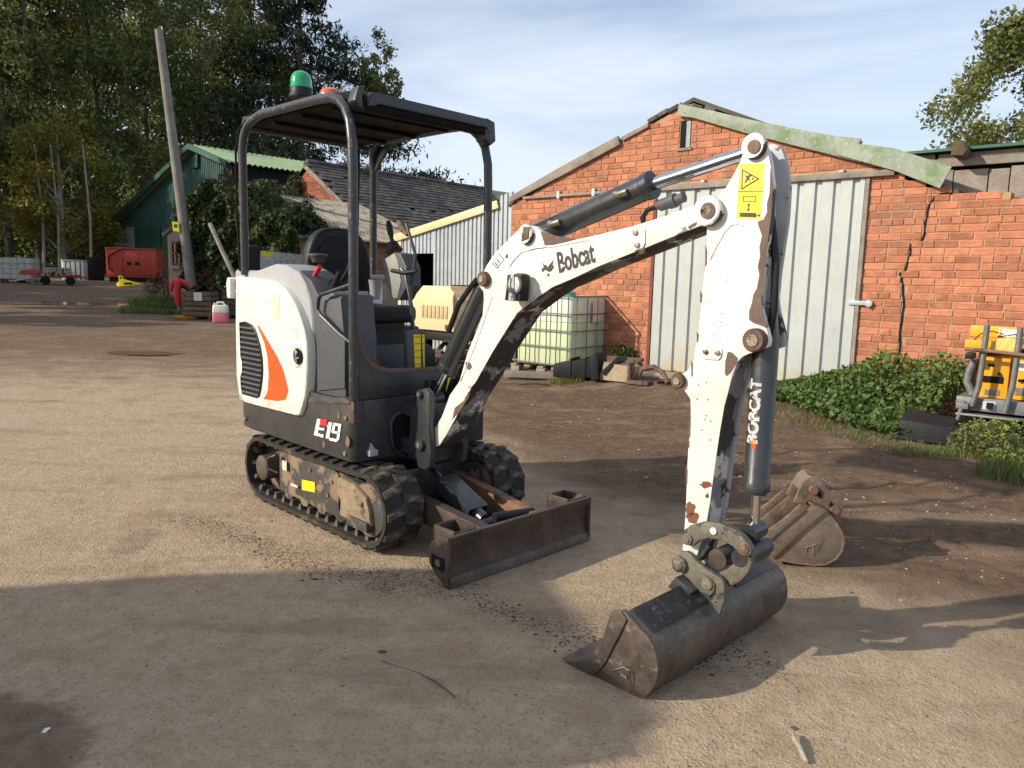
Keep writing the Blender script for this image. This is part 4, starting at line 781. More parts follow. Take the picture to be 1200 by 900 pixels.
# ---- front cowl
lip = [(HV0+.035, .737), F_(421, 395, .46), F_(424, 408, .46), F_(430, 421, .46), F_(437, 429, .46), F_(446, 434, .46), F_(460, 436.5, .46), F_(520, 434, .46), (.40, .86), (.40, .737)]
mb = MB(); mb.prism(lip, .42, .455, 'x'); cowl = part('front_cowl', mb, M['dark'])
rim = lip[1:9]; mb = MB(); mb.tube([(.437, a, b) for a, b in rim], .019, 8); spart('cowl_rim', mb, M['rustrim'], cowl)
yl = [F_(523, 443, .457), F_(534, 443, .457), F_(534, 459, .457), F_(523, 459, .457)]; mb = MB(); mb.prism([(yl[0][0], yl[0][1]), (yl[0][0]+.10, yl[0][1]), (yl[0][0]+.10, yl[2][1]), (yl[0][0], yl[2][1])], .4555, .4570, 'x'); part('warning_label', mb, M['yellow'], cowl, bev=0)
a, b = yl[0][0]+.05, (yl[0][1]+yl[2][1])/2; mb = MB(); mb.prism([(a-.028, b-.025), (a+.028, b-.025), (a, b+.03)], .457, .4578, 'x'); part('warning_triangle', mb, M['decalblack'], cowl, bev=0)
# floor and interior
mb = MB(); mb.box(-.25, .43, HV0+.04, HV1-.03, .70, .745); part('floor', mb, M['matt'])
mb = MB(); mb.box(-.50, -.02, -.27, .30, .745, 1.06); part('seat_box', mb, M['black'], EX, bev=.02)
mb = MB(); mb.box(-.06, -.0, -.17, .18, .80, .96); part('kick_panel', mb, M['grey_pl'], EX, bev=.01)
v0_, w0_ = F_(440, 427, .02); mb = MB(); mb.prism([(v0_-.04, w0_+.02), (v0_+.02, w0_+.025), (v0_+.045, w0_+.01), (v0_+.03, w0_-.02), (v0_-.03, w0_-.018)], .0, .006, 'x'); part('orange_marker', mb, M['orangelens'], EX, bev=0)
sq = F_(478, 390, .36); mb = MB(); pl = [F_(478, 436, .36), F_(476, 388, .36), F_(497, 386, .36), F_(499, 389, .36), F_(499, 434, .36)]; mb.prism(pl, .33, .36, 'x'); fp = part('front_label_panel', mb, M['grey_pl'], EX, bev=.004)
for x0, x1 in ((484.5, 493), (494.5, 497.5)):
    q = [F_(x0, 392, .3615), F_(x1, 392, .3615), F_(x1, 436, .3615), F_(x0+2, 436, .3615)]; mb = MB(); mb.prism(q, .3605, .362, 'x'); lb = part('instruction_label', mb, M['yellow'], fp, bev=0)
    for k in range(6 if x0 < 490 else 5):
        zz = q[0][1]-.012-k*.037; mb = MB(); mb.box(.362, .3626, q[0][0]+.006, q[1][0]-.004, zz-.0035, zz); part('label_line', mb, M['decalblack'], lb, bev=0)
# ---- side cowl: white engine panel, grille, swoosh
wp = [(276.5, 323.5), (300, 326), (323, 330), (333, 337), (341, 348), (347, 359), (352, 372), (356.5, 387), (359, 400), (360, 413), (360, 430), (359, 450), (357.5, 465), (354.5, 477), (351, 487), (347, 487.5), (300, 475.5), (286, 471.5), (280, 462), (277.5, 440), (276, 380)]
mb = MB(); core = SL_([(275, 316), (300, 317), (322, 309), (335, 311), (349, 319), (357, 332), (363, 350), (366, 372), (367, 395), (367, 420), (365, 445), (363, 466), (360, 480), (280, 470), (276, 440)], HV0+.02)
mb.prism(core, HV0+.02, -.25, 'y'); part('engine_cowl', mb, M['ltgrey'], EX, bev=.02, seg=3)
mb = MB(); P0_ = SL_(wp, HV0-.02); mb.prism(P0_, HV0-.022, HV0+.06, 'y'); panel = part('engine_side_panel', mb, M['white'], EX, bev=.014, seg=3)
VP = HV0-.0225
def PP(pix, name, m, th=.0015, par=None, **k): 
    mb = MB(); mb.prism(SL_(pix, VP), VP-th, VP+.001, 'y'); return part(name, mb, m, par or panel, bev=0, **k)
PP([(301.7, 381.7), (304, 382.5), (313, 398), (325, 418), (332.5, 435), (338, 457), (337, 461), (335, 468), (325, 470), (309, 467.5), (312.5, 462), (314, 457), (315, 440), (314, 420), (310, 401.7)], 'red_orange_flash', M['orange'])
gp = [(281.7, 378), (288, 377.5), (295, 381), (299, 386), (301.5, 393), (305, 405), (307.5, 420), (308, 433), (307.5, 443), (306, 455), (304, 464), (301, 465.5), (285, 461), (283.5, 453), (283, 441), (285, 436), (285, 424), (283, 417)]
PP(gp, 'grille_recess', M['matt'], .001)
gr = SL_(gp, VP)
def span(z):
    xs_ = []
    for (a, b), (c, d_) in zip(gr, gr[1:]+gr[:1]):
        if (b-z)*(d_-z) < 0: xs_.append(a+(c-a)*(z-b)/(d_-b))
    return (min(xs_)+.004, max(xs_)-.004) if len(xs_) > 1 else None
zs = [z for _, z in gr]; z = min(zs)+.018
while z < max(zs)-.012:
    q = span(z)
    if q: mb = MB(); mb.hexa([(q[0], VP-.001, z-.012), (q[1], VP-.001, z-.012), (q[1], VP-.012, z-.006), (q[0], VP-.012, z-.006)], [(q[0], VP-.001, z+.004), (q[1], VP-.001, z+.004), (q[1], VP-.009, z-.001), (q[0], VP-.009, z-.001)]); part('grille_slat', mb, M['grey_pl'], panel, bev=.0015, seg=1)
    z += .0295
mb = MB(); mb.tube([(a, VP-.003, b) for a, b in gr], .005, 6, closed=True); spart('grille_rim', mb, M['black'], panel)
u, w_ = S(346, 415, VP); mb = MB(); mb.lathe((u, VP+.0, w_), [(.072, .004), (.072, -.004), (.060, -.006), (.048, -.002)], 32, 'y'); rg = spart('filler_recess', mb, M['white'], panel)
u, w_ = S(349, 417.5, VP-.005); mb = MB(); mb.lathe((u, VP-.004, w_), [(.001, -.004), (.044, -.004), (.044, .002)], 28, 'y'); spart('filler_well', mb, M['matt'], rg)
mb = MB(); mb.obox((u, VP-.012, w_), (.006, 0, .002), (0, .008, 0), (-.004, 0, .034)); mb.obox((u, VP-.012, w_-.012), (.026, 0, .006), (0, .006, 0), (-.002, 0, .005)); mb.cyl((u, VP-.016, w_+.018), (u, VP-.006, w_+.018), .012); part('latch', mb, M['chrome'], rg, bev=.002)
for pix in ([(319, 343), (328, 345), (328, 375), (319, 373)], [(343, 382), (349, 383), (349, 398), (343, 397)]):
    PP(pix, 'faded_label', M['fadedlabel'], .0008)
def ring_(pts, name, v, r, m, par): mb = MB(); mb.tube([(a, v, b) for a, b in pts], r, 6); return spart(name, mb, m, par)
ring_(SL_([(276, 341), (290, 344), (306, 350), (318, 354)], VP), 'pressed_crease', VP+.0, .004, M['white'], panel)
u, w_ = S(276, 338, -.45); mb = MB(); mb.prism([(u-.02, w_-.06), (u+.03, w_-.06), (u+.035, w_+.06), (u-.005, w_+.07), (u-.025, w_+.03)], -.50, -.25, 'y'); part('rear_bumper_lobe', mb, M['white'], EX, bev=.012)
# rear counterweight/cowl
mb = MB(); rearo = [(-.84, HV0+.05), (-.90, -.30), (-.925, -.1), (-.90, .12), (-.80, .28), (-.66, HV1), (-.56, HV1), (-.56, HV0+.05)]
mb.prism(smoothpoly(rearo, 1), .74, 1.33, 'z'); part('rear_cowl', mb, M['white'], EX, bev=.03, seg=3)
mb = MB(); mb.prism([(a*1.01, b) for a, b in rearo], 1.33, 1.36, 'z'); part('cowl_lid', mb, M['ltgrey'], EX, bev=.008)
# dark console in front of the cowl
con = [(352, 312), (366, 326), (373, 342), (377, 352), (403, 341), (404, 400), (405, 462), (363, 466), (365, 445), (367, 420), (367, 395), (366, 372), (363, 350), (357, 332)]
mb = MB(); mb.prism(SL_([(350, 316), (364, 328), (372, 345), (400, 345), (405, 400), (405, 466), (362, 466), (364, 440), (366, 400), (364, 360), (357, 332)], HV0+.03), HV0+.03, -.27, 'y'); cons = part('side_console', mb, M['grey_pl'], EX, bev=.012)
mb = MB(); mb.prism(SL_([(378, 352), (399, 349), (404, 400), (404, 455), (372, 458), (371, 400)], HV0+.022), HV0+.021, HV0+.031, 'y'); part('console_cover', mb, M['grey_pl'], cons, bev=.004)
mb = MB(); mb.prism(SL_([(361, 465), (405, 466), (412, 470), (412, 474), (358, 472)], HV0+.01), HV0-.002, -.3, 'y'); part('step_tread', mb, M['dark_rusty'], EX, bev=.006)
mb = MB(); mb.prism(SL_([(336, 312), (348, 316), (358, 324), (366, 335), (374, 343), (398, 341), (398, 346), (372, 350), (360, 345), (345, 330)], -.40), -.44, -.22, 'y'); part('arm_console', mb, M['ltgrey'], EX, bev=.014)
# grab rail
hr = [S(413, 333, -.47), S(386, 342.5, -.49), S(378.5, 345, -.49), S(375.5, 350, -.49), S(374, 362, -.49), S(377, 368, -.49), S(400, 391, -.48), S(413, 403, -.47)]
mb = MB(); mb.tube([(a, v, b) for (a, b), v in zip(hr, (-.47, -.495, -.50, -.50, -.50, -.50, -.49, -.47))], .0105, 10); spart('grab_rail', mb, M['tube'], EX)
# ---- canopy
tr_ = .024
uR, uF, wT = -.70, .465, 2.165
nf, nr_ = -.485, -.485
path = [(uR, -.475, 1.34), (uR, -.475, 2.06), (uR+.015, -.472, 2.13), (uR+.05, -.465, 2.185), (uR+.11, -.455, 2.218), (uR+.20, -.45, 2.234), (.10, -.45, 2.226), (.22, -.45, 2.216), (.31, -.458, 2.19), (.38, -.468, 2.14), (.43, -.476, 2.07), (.455, -.482, 1.98), (uF, -.485, 1.85), (uF, -.485, .74)]
mb = MB(); mb.tube(path, tr_, 14); spart('canopy_post', mb, M['tube'], EX, label='near side canopy tube with worn paint')
vF, w1_ = F_(571, 312, uF); vF2, w2_ = F_(571, 190, uF)
fpth = [(uR, .43, 1.34), (uR, .43, 2.03), (uR+.03, .41, 2.14), (uR+.10, .39, 2.21), (.10, .37, 2.205), (.25, .37, 2.20), (.34, .375, 2.175), (.40, .38, 2.13), (.44, .385, 2.07), (.46, .39, 1.98), (uF, .39, 1.88), (uF, .395, 1.4), (uF, .40, .74)]
mb = MB(); mb.tube(fpth, tr_, 14); spart('canopy_post', mb, M['tube'], EX)
mb = MB(); mb.tube([(uF-.03, -.455, 1.02), (uF-.03, -.455, .74)], .012, 8); mb.tube([(uF-.02, -.44, 1.95), (uF-.028, -.45, 1.4), (uF-.022, -.45, .75)], .009, 8); spart('post_cable', mb, M['matt'], EX)
rf_ = [(-.76, 2.225), (-.70, 2.252), (.0, 2.262), (.38, 2.235), (.455, 2.205), (.50, 2.15), (.485, 2.12), (.38, 2.175), (.0, 2.20), (-.74, 2.195)]
mb = MB(); mb.prism(rf_, -.425, .365, 'y'); roof = part('canopy_roof', mb, M['roofblack'], EX, bev=.008)
for u in (-.45, -.15, .15): mb = MB(); mb.box(u-.015, u+.015, -.41, .35, 2.178, 2.205); part('roof_rib', mb, M['roofblack'], roof, bev=.004)
mb = MB(); mb.prism([(-.425, 2.14), (-.405, 2.212), (.33, 2.207), (.365, 2.135), (.33, 2.16), (-.36, 2.16)], .47, .505, 'x'); part('roof_front_edge', mb, M['tube'], roof, bev=.005)
e_ = [F_(411, 118, .47), F_(416, 102, .47), F_(424, 101, .47), F_(417, 124, .47)]; mb = MB(); mb.prism(e_, .44, .50, 'x'); part('corner_ear', mb, M['tube'], roof, bev=.004)
mb = MB(); mb.prism([(.33, 2.10), (.33, 2.215), (.40, 2.20), (.41, 2.10), (.37, 2.07)], .42, .50, 'x'); part('corner_ear', mb, M['tube'], roof, bev=.008)
mb = MB(); mb.prism([(uR-.03, 2.03), (uR+.03, 2.165), (uR+.18, 2.225), (uR+.02, 2.24), (uR-.05, 2.15)], -.475, -.46, 'y'); part('gusset', mb, M['tube'], roof)
mb = MB(); mb.prism([(uR-.03, 1.98), (uR+.16, 2.155), (uR+.20, 2.19), (uR-.04, 2.19)], .42, .44, 'y'); part('gusset', mb, M['tube'], roof)
mb = MB(); mb.tube([(uR-.02, .40, 2.19), (uR-.02, -.45, 2.19)], .022, 10); spart('rear_cross_tube', mb, M['tube'], EX)
mb = MB(); mb.tube([(uR-.03, -.49, 1.36), (uR-.035, -.50, 1.7), (uR-.03, -.50, 2.05), (uR+.0, -.49, 2.17), (uR+.10, -.45, 2.265), (uR+.3, -.30, 2.275)], .007, 7); spart('beacon_cable', mb, M['matt'], EX)
# beacons
bu, bv, bw_ = -.0, -.10, 2.26
u_, z_ = S(353, 113, bv); bu = u_
mb = MB(); mb.lathe((bu, bv, z_-.012), [(.074, 0), (.074, .02), (.066, .024), (.066, .055)], 32); bc = part('green_beacon_base', mb, M['black'], EX, bev=.002)
mb = MB(); H_ = S(353, 83, bv)[1]-z_-.045; mb.lathe((bu, bv, z_+.045), [(.064, 0), (.064, .02), (.062, H_*.5), (.055, H_*.72), (.042, H_*.88), (.024, H_*.97), (.0, H_)], 32); part('green_lens', mb, M['greenlens'], bc, bev=0, smooth=True)
mb = MB(); mb.lathe((bu, bv, z_+.046), [(.0665, 0), (.0665, .012), (.064, .014)], 32); spart('lens_band', mb, M['greenlens'], bc)
u_, z_ = S(387, 113, -.10); mb = MB(); mb.lathe((u_, -.10, z_-.02), [(.062, 0), (.062, .03), (.052, .052), (.03, .064), (0, .068)], 28); part('orange_beacon', mb, M['orangelens'], EX, bev=0, smooth=True)
# ---- rear label panel
c0, c1 = F_(286, 291, -.80), F_(357, 300, -.80)
mb = MB(); q = [F_(285, 288, -.80), F_(307, 289, -.80), F_(309, 293, -.80), F_(360, 300, -.80), F_(362, 330, -.80), F_(285, 330, -.80)]; mb.prism(q, -.83, -.80, 'x'); rp = part('rear_guard_panel', mb, M['black'], EX, bev=.006)
q = [F_(305, 293.5, -.799), F_(356, 298.5, -.799), F_(356, 316, -.799), F_(305, 314.5, -.799)]; mb = MB(); mb.prism(q, -.7998, -.7985, 'x'); lb = part('safety_label', mb, M['greylabel'], rp, bev=0)
q = [F_(306, 294.5, -.799), F_(320, 296, -.799), F_(320, 301, -.799), F_(306, 300, -.799)]; mb = MB(); mb.prism(q, -.7987, -.7978, 'x'); part('label_heading', mb, M['yellow'], lb, bev=0)
# ---- seat
def cushion(outline, y0, y1, m, name, par, ax='y', inset=.03):
    mb = MB(); cx = sum(a for a, b in outline)/len(outline); cy = sum(b for a, b in outline)/len(outline); sm = [(cx+(a-cx)*.86, cy+(b-cy)*.86) for a, b in outline]
    mb.prism(outline, y0+inset, y1-inset, ax); return part(name, mb, m, par, bev=.028, seg=4)
bk = [(-.215, 1.13), (.205, 1.13), (.225, 1.40), (.20, 1.52), (.15, 1.60), (.07, 1.635), (-.08, 1.635), (-.16, 1.60), (-.21, 1.52), (-.235, 1.40)]
mb = MB(); mb.prism(smoothpoly(bk, 1), -.50, -.41, 'x'); sb_ = part('seat_backrest', mb, M['black'], EX, bev=.03, seg=4)
bi = [(a*.78, 1.37+(b-1.37)*.80) for a, b in bk]; mb = MB(); mb.prism(smoothpoly(bi, 1), -.42, -.395, 'x'); part('backrest_pad', mb, M['blackpl'], sb_, bev=.012, seg=3)
mb = MB(); mb.prism([(-.44, -.22), (.02, -.23), (.07, -.17), (.085, 0), (.07, .19), (.02, .24), (-.44, .22)], 1.085, 1.185, 'z'); part('seat_cushion', mb, M['black'], EX, bev=.035, seg=4)
mb = MB(); mb.box(-.40, -.02, -.18, .19, 1.05, 1.10); part('seat_rail', mb, M['dark'], EX, bev=.01)
mb = MB(); mb.tube([(-.38, -.22, 1.16), (-.30, -.23, 1.21), (-.28, -.18, 1.20), (-.20, -.1, 1.195)], .012, 6); mb.obox((-.33, -.20, 1.20), (.03, 0, .01), (0, .012, 0), (-.01, 0, .035)); spart('seat_belt', mb, M['grey_pl'], EX)
# far joystick pod
fc = .30
pod = SL_([(450, 290), (463, 285), (470, 296), (481, 330), (478, 352), (462, 358), (452, 348), (449, 320)], fc)
pod = SL_([(447.5, 305), (462, 295.5), (469, 297), (476, 312), (477, 335), (468, 352), (461, 352), (452, 330)], fc-.08)
mb = MB(); mb.prism(pod, fc-.08, fc+.03, 'y'); p_ = part('joystick_pod', mb, M['grey_pl'], EX, bev=.012)
mb = MB(); mb.prism(SL_([(448.5, 305), (462, 296.5), (466, 305), (470, 330), (466, 349), (461, 350), (453, 332)], fc-.083), fc-.085, fc-.07, 'y'); part('pod_side', mb, M['olive'], p_, bev=.006)
def joystick(b0, t0, v, tilt=0.0):
    a, b = S(*b0, v), S(*t0, v); d = np.array([b[0]-a[0], tilt, b[1]-a[1]]); Lg = np.linalg.norm(d); d /= Lg; js = None
    mb = MB(); 
    pr = [(.052, 0), (.056, .010), (.044, .016), (.047, .026), (.037, .032), (.040, .042), (.030, .048), (.033, .058), (.022, .066)]
    P = np.array([a[0], v, a[1]]); pth = [P+d*h for r, h in pr]; mb.tube(pth, [r for r, h in pr], 16); js = part('joystick_bellows', mb, M['black'], EX, bev=0, smooth=True, ang=60)
    mb = MB(); mb.tube([P+d*.06, P+d*(Lg*.45), P+d*(Lg*.6), P+d*(Lg*.85), P+d*Lg], [.012, .012, .019, .021, .012], 12); spart('joystick_grip', mb, M['black'], js)
joystick((462, 295), (455, 259), fc-.02)
joystick((396, 337), (421, 296), -.36)
mb = MB(); a, b = S(384, 352, -.42), S(399, 318, -.42); mb.tube([(a[0], -.42, a[1]), ((a[0]*.6+b[0]*.4), -.42, a[1]*.6+b[1]*.4), (b[0], -.42, b[1])], [.008, .016, .017], 10); spart('lever_handle', mb, M['black'])
a, b = S(367, 326, -.41), S(375, 312, -.41); mb = MB(); mb.tube([(a[0], -.41, a[1]), (b[0], -.41, b[1])], [.012, .014], 10); spart('safety_lever', mb, M['redplastic'])
a = S(373, 303, -.33); mb = MB(); mb.lathe((a[0], -.33, a[1]-.02), [(.03, 0), (.045, .03), (.052, .035), (.052, .045), (.02, .048)], 24); spart('cup_holder', mb, M['grey_pl'])
a = S(440, 335, .05); mb = MB(); mb.lathe((a[0], .05, a[1]-.08), [(.025, 0), (.04, .11), (.043, .115)], 20); spart('arm_pad', mb, M['ltgrey'])
# travel levers and pedals
for i, pix in enumerate((((476, 262), (487, 299), (480, 350), (491, 433)), ((470, 315), (475, 322), (483, 362), (485, 430)))):
    v = (.03, .0)[i]; pts = [S(*p, v) for p in pix]; mb = MB(); mb.tube([(a, v, b) for a, b in pts], [.009, .009, .010, .010], 8); lv = spart('travel_lever', mb, M['tube'], EX)
a = S(467, 262, .03); b_ = S(478, 275, .03); mb = MB(); mb.tube([(a[0], .03, a[1]+.01), ((a[0]+b_[0])/2, .03, (a[1]+b_[1])/2), (b_[0], .03, b_[1])], [.014, .022, .013], 12); spart('lever_knob', mb, M['rustarm'])
ap_ = [S(p, q, 0) for p, q in ((459, 317), (475, 320), (488, 318))]; mb = MB(); mb.tube([(a, 0, b) for a, b in ap_], [.011, .014, .010], 8); spart('lever_crossbar', mb, M['black'])
mb = MB(); mb.prism([(.20, .745), (.33, .745), (.33, .93), (.28, .98), (.22, .97)], .02, .14, 'y'); part('lever_housing', mb, M['black'], EX, bev=.01)
mb = MB(); mb.obox((.25, -.20, .80), (.05, 0, -.015), (0, .035, 0), (.003, 0, .008)); part('pedal', mb, M['black'], EX)
mb = MB(); mb.tube([(.30, -.40, 1.05), (.31, -.40, .80)], .015, 8); spart('strut', mb, M['dark'], EX)
# ---- swing post
sp = [(490, 462), (492, 457), (500, 455), (505, 462), (505, 475), (504, 500), (505, 530), (504, 548), (498, 551), (489, 546), (487, 530), (488, 505), (490, 485)]
SV0, SV1 = VC-.125, VC+.125
mb = MB(); P_s = SL_([(487, 462), (490, 457), (497, 455), (503, 461), (504, 475), (503, 505), (505, 530), (503, 548), (497, 551), (489, 547), (487.5, 530), (487, 512), (489, 500), (489, 478)], SV0); mb.prism(P_s, SV0, SV0+.035, 'y'); post_ = part('swing_post', mb, M['cyl'], EX, bev=.006)
mb = MB(); mb.prism(P_s, SV1-.035, SV1, 'y'); part('swing_post_cheek', mb, M['dark'], post_, bev=.006)
pu = [p[0] for p in P_s]; um = min(pu); mb = MB(); mb.prism([(um-.10, .42), (um+.06, .42), (um+.05, .72), (um-.08, .72)], SV0+.03, SV1-.03, 'y'); mb.cyl((um-.08, VC, .40), (um-.08, VC, .74), .055); part('swing_column', mb, M['dark'], post_, bev=.006)
mb = MB(); mb.box(.44, um+.02, VC-.10, VC+.10, .44, .52); mb.box(.44, um+.02, VC-.10, VC+.10, .64, .70); part('swing_bracket', mb, M['dark'], EX, bev=.01)
def pin(x, y, v, r, L_=.03, m='bronze', par=None, rc=.45, k2='steelpin'):
    u, w_ = S(x, y, v); mb = MB(); mb.lathe((u, v, w_), [(r*.5, -L_), (r*.9, -L_), (r, -L_*.8), (r, 0)], 24, 'y'); o = spart('pin_boss', mb, M[m], par or EX); mb = MB(); mb.lathe((u, v-L_, w_), [(.001, -.004), (r*rc, -.004), (r*rc, .003)], 14, 'y'); spart('pin', mb, M[k2], o); return u, w_
bm_r = pin(494, 521, SV0, .030, .02, 'dark', post_); pin(493, 462, SV0, .020, .014, 'dark', post_)
# ---- boom
bo = [(506, 527), (500, 520), (503, 512), (517.5, 488), (526.7, 463), (538, 447), (544, 425), (548, 412), (555, 395), (565, 370), (566.5, 350), (566, 342), (561.5, 336), (560.5, 326), (566, 319), (570, 310.5), (580, 296), (593, 283), (598, 278), (606, 270), (613, 266.5), (619, 264), (626, 265), (633, 270), (638, 279), (641, 285.5), (648, 287), (663, 283), (700, 275), (740, 265), (773, 255), (815, 240), (828, 234.5), (838, 235), (845, 241), (847, 250), (842, 259), (834, 263), (822, 264.5), (800, 273), (753, 292), (700, 313), (673, 326), (647, 337), (629.5, 349), (606, 367), (587, 397), (577, 413), (558, 447), (545, 467), (535, 488), (524, 508), (515, 522)]
BV0, BV1 = VN-.004, VN+.156
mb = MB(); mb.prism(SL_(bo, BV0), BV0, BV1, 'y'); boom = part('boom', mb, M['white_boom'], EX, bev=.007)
def on_boom(pix, name, m, th=.0012, lift=.0, label=None):
    mb = MB(); mb.prism(SL_(pix, BV0-lift), BV0-lift-th, BV0+.001, 'y'); return part(name, mb, m, boom, bev=0 if th < .003 else .003, label=label)
# weld ribs, patch plates, pins
for pts, r in (([(500+100*0, 500)], 0),):
    pass
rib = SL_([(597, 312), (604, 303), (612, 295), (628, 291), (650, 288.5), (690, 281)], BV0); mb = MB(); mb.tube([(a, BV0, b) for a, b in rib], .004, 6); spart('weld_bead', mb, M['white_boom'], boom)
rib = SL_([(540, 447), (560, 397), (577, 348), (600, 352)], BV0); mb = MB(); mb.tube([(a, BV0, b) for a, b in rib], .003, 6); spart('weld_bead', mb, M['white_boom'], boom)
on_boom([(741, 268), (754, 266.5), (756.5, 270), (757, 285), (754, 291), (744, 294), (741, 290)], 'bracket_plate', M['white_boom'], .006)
for p in ((745, 272.5), (747, 287)): u, w_ = S(*p, BV0-.006); mb = MB(); mb.cyl((u, BV0-.014, w_), (u, BV0, w_), .011, n=10); part('bolt', mb, M['steelpin'], boom, bev=.002)
on_boom([(640, 271), (633.5, 272), (636, 279), (638.5, 288), (660, 284.5), (676, 280), (650, 276)], 'bare_patch', M['primer'], .0010)
on_boom([(546, 424), (551, 425), (553.5, 430), (550, 434), (546.5, 431), (545.5, 427)], 'bare_patch', M['primer'], .0010)
on_boom([(533, 478), (543, 470), (551, 460), (549, 466), (540, 480), (530, 492)], 'bare_patch', M['primer'], .0009)
on_boom([(806, 266), (812, 262), (817, 260), (816, 264), (808, 268.5)], 'bare_patch', M['primer'], .001)
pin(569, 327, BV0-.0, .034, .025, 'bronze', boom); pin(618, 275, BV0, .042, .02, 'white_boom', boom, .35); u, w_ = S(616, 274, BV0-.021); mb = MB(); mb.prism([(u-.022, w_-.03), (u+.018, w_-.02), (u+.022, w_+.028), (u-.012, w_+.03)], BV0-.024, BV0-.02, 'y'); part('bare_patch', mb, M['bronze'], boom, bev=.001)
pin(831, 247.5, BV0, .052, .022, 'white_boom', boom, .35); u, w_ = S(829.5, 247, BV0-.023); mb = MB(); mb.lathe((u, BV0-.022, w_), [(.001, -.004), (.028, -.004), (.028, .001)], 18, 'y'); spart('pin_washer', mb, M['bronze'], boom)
u, w_ = S(593, 299, BV0); mb = MB(); mb.cyl((u, BV0-.01, w_), (u, BV0, w_), .010, n=12); part('plug', mb, M['white_boom'], boom, bev=.002)
on_boom([(585, 297), (591, 304), (583, 315), (577, 309)], 'outline_label', M['decalblack'], .0006); on_boom([(585, 298.2), (590, 304.2), (583, 313.5), (578.2, 308.7)], 'outline_label', M['white_boom'], .0011)
for q in (((583.2, 303.5), (586, 307), (585, 308.3), (582.4, 304.9)), ((580.5, 307), (584, 311), (583, 312), (579.9, 308.2))): on_boom(list(q), 'label_mark', M['decalblack'], .0014)
# worn lettering with the cat's head mark
def bxy(x, y): u, w_ = S(x, y, BV0-.0015); return Vector((u, BV0-.0015, w_))
A, B = bxy(654.5, 319.5), bxy(697, 306.5); dirb = (B-A).normalized(); upb = Vector((-dirb.z*.95+.02, 0, dirb.x))
lt = lettering('brand_lettering', 'Bobcat', .118, A, dirb, upb, M['wornblack'], boom, bold=.0024); wdt = max(v.co.dot(dirb) for v in lt.data.vertices)-min(v.co.dot(dirb) for v in lt.data.vertices)
k_ = (B-A).length/wdt
for v in lt.data.vertices: dd = (v.co-A).dot(dirb); v.co += dirb*dd*(k_-1)
for q in (((658, 311), (662, 310), (662, 312), (658, 313)),):
    mb = MB(); mb.prism(SL_(q, BV0-.0028), BV0-.0034, BV0-.0026, 'y'); part('peeled_flake', mb, M['white_boom'], boom, bev=0)
for q in (((635, 306), (638, 311), (640, 310), (641.5, 313.5), (645, 309), (649, 304.5), (647.5, 310), (649.5, 313), (646, 318), (643, 318.5), (639, 316), (636, 319), (634.5, 316), (637.5, 313)), ((641, 321), (644, 320.5), (644, 323.5), (642, 324)),):
    on_boom(list(q), 'cat_head_mark', M['wornblack'], .0015)
# work lamp
LU, LW = S(602, 336, BV0-.05); lp = empty('work_lamp'); lp.parent = boom
o_ = [S(*p, BV0-.07) for p in ((595, 322), (607, 320), (612, 322), (610, 353), (592, 352), (594, 336))]
mb = MB(); mb.prism([(a, b) for a, b in o_], BV0-.075, BV0-.02, 'y'); part('lamp_housing', mb, M['black'], lp, bev=.006)
a, b = S(603, 333, BV0-.078); mb = MB(); mb.lathe((a, BV0-.076, b), [(.001, -.010), (.030, -.008), (.038, -.002), (.038, .004)], 28, 'y'); spart('lamp_glass', mb, M['lamp'], lp)
mb = MB(); mb.lathe((a, BV0-.076, b), [(.038, -.006), (.043, -.006), (.043, .003), (.038, .003)], 28, 'y'); spart('lamp_bezel', mb, M['grey_pl'], lp)
o_ = [S(*p, BV0-.02) for p in ((612, 321), (616, 322), (615, 352), (609, 352))]; mb = MB(); mb.prism(o_, BV0-.09, BV0, 'y'); part('lamp_bracket', mb, M['grey_edge'], lp, bev=.002)
on_boom([(593, 320), (599, 317), (618, 322), (629, 336), (627, 347), (617, 357), (606, 353), (598, 352)], 'lamp_base_plate', M['white_boom'], .004)
# ---- lift cylinder
def cylinder(name, p0, p1, p2, v, rb, rr, gland=True):
    a, b, c = (np.array([*S(*p, v)]) for p in (p0, p1, p2)); A_, B_, C_ = (np.array([q[0], v, q[1]]) for q in (a, b, c)); d = (B_-A_)/np.linalg.norm(B_-A_)
    mb = MB(); mb.tube([A_, A_+d*.01, B_-d*.035, B_-d*.03, B_], [rb*.96, rb, rb, rb*1.08, rb*1.08], 26); o = spart(name, mb, M['cyl'], EX)
    mb = MB(); mb.cyl(B_, C_, rr, n=18); spart('chrome_rod', mb, M['chrome'], o); return o, A_, B_, C_, d
vL = VC
lc, A_, B_, C_, d = cylinder('lift_cylinder', (569, 335), (523, 433), (508, 467), vL-.03, .045, .019)
mb = MB(); mb.tube([A_, A_-d*.05], [.043, .038], 18); mb.cyl(C_-np.array([0, .05, 0]), C_+np.array([0, .05, 0]), .03, n=18); spart('cylinder_eye', mb, M['cyl'], lc)
n_ = np.array([-d[2], 0, d[0]]); n_ = n_ if n_[0] < 0 else -n_
mb = MB(); mb.tube([A_+d*.30+n_*.05-np.array([0, .045, 0]), A_+d*.15+n_*.06-np.array([0, .05, 0]), A_+d*.03+n_*.035-np.array([0, .05, 0]), A_-d*.02+n_*.02-np.array([0, .05, 0])], .013, 8); spart('hydraulic_hose', mb, M['black'], lc)
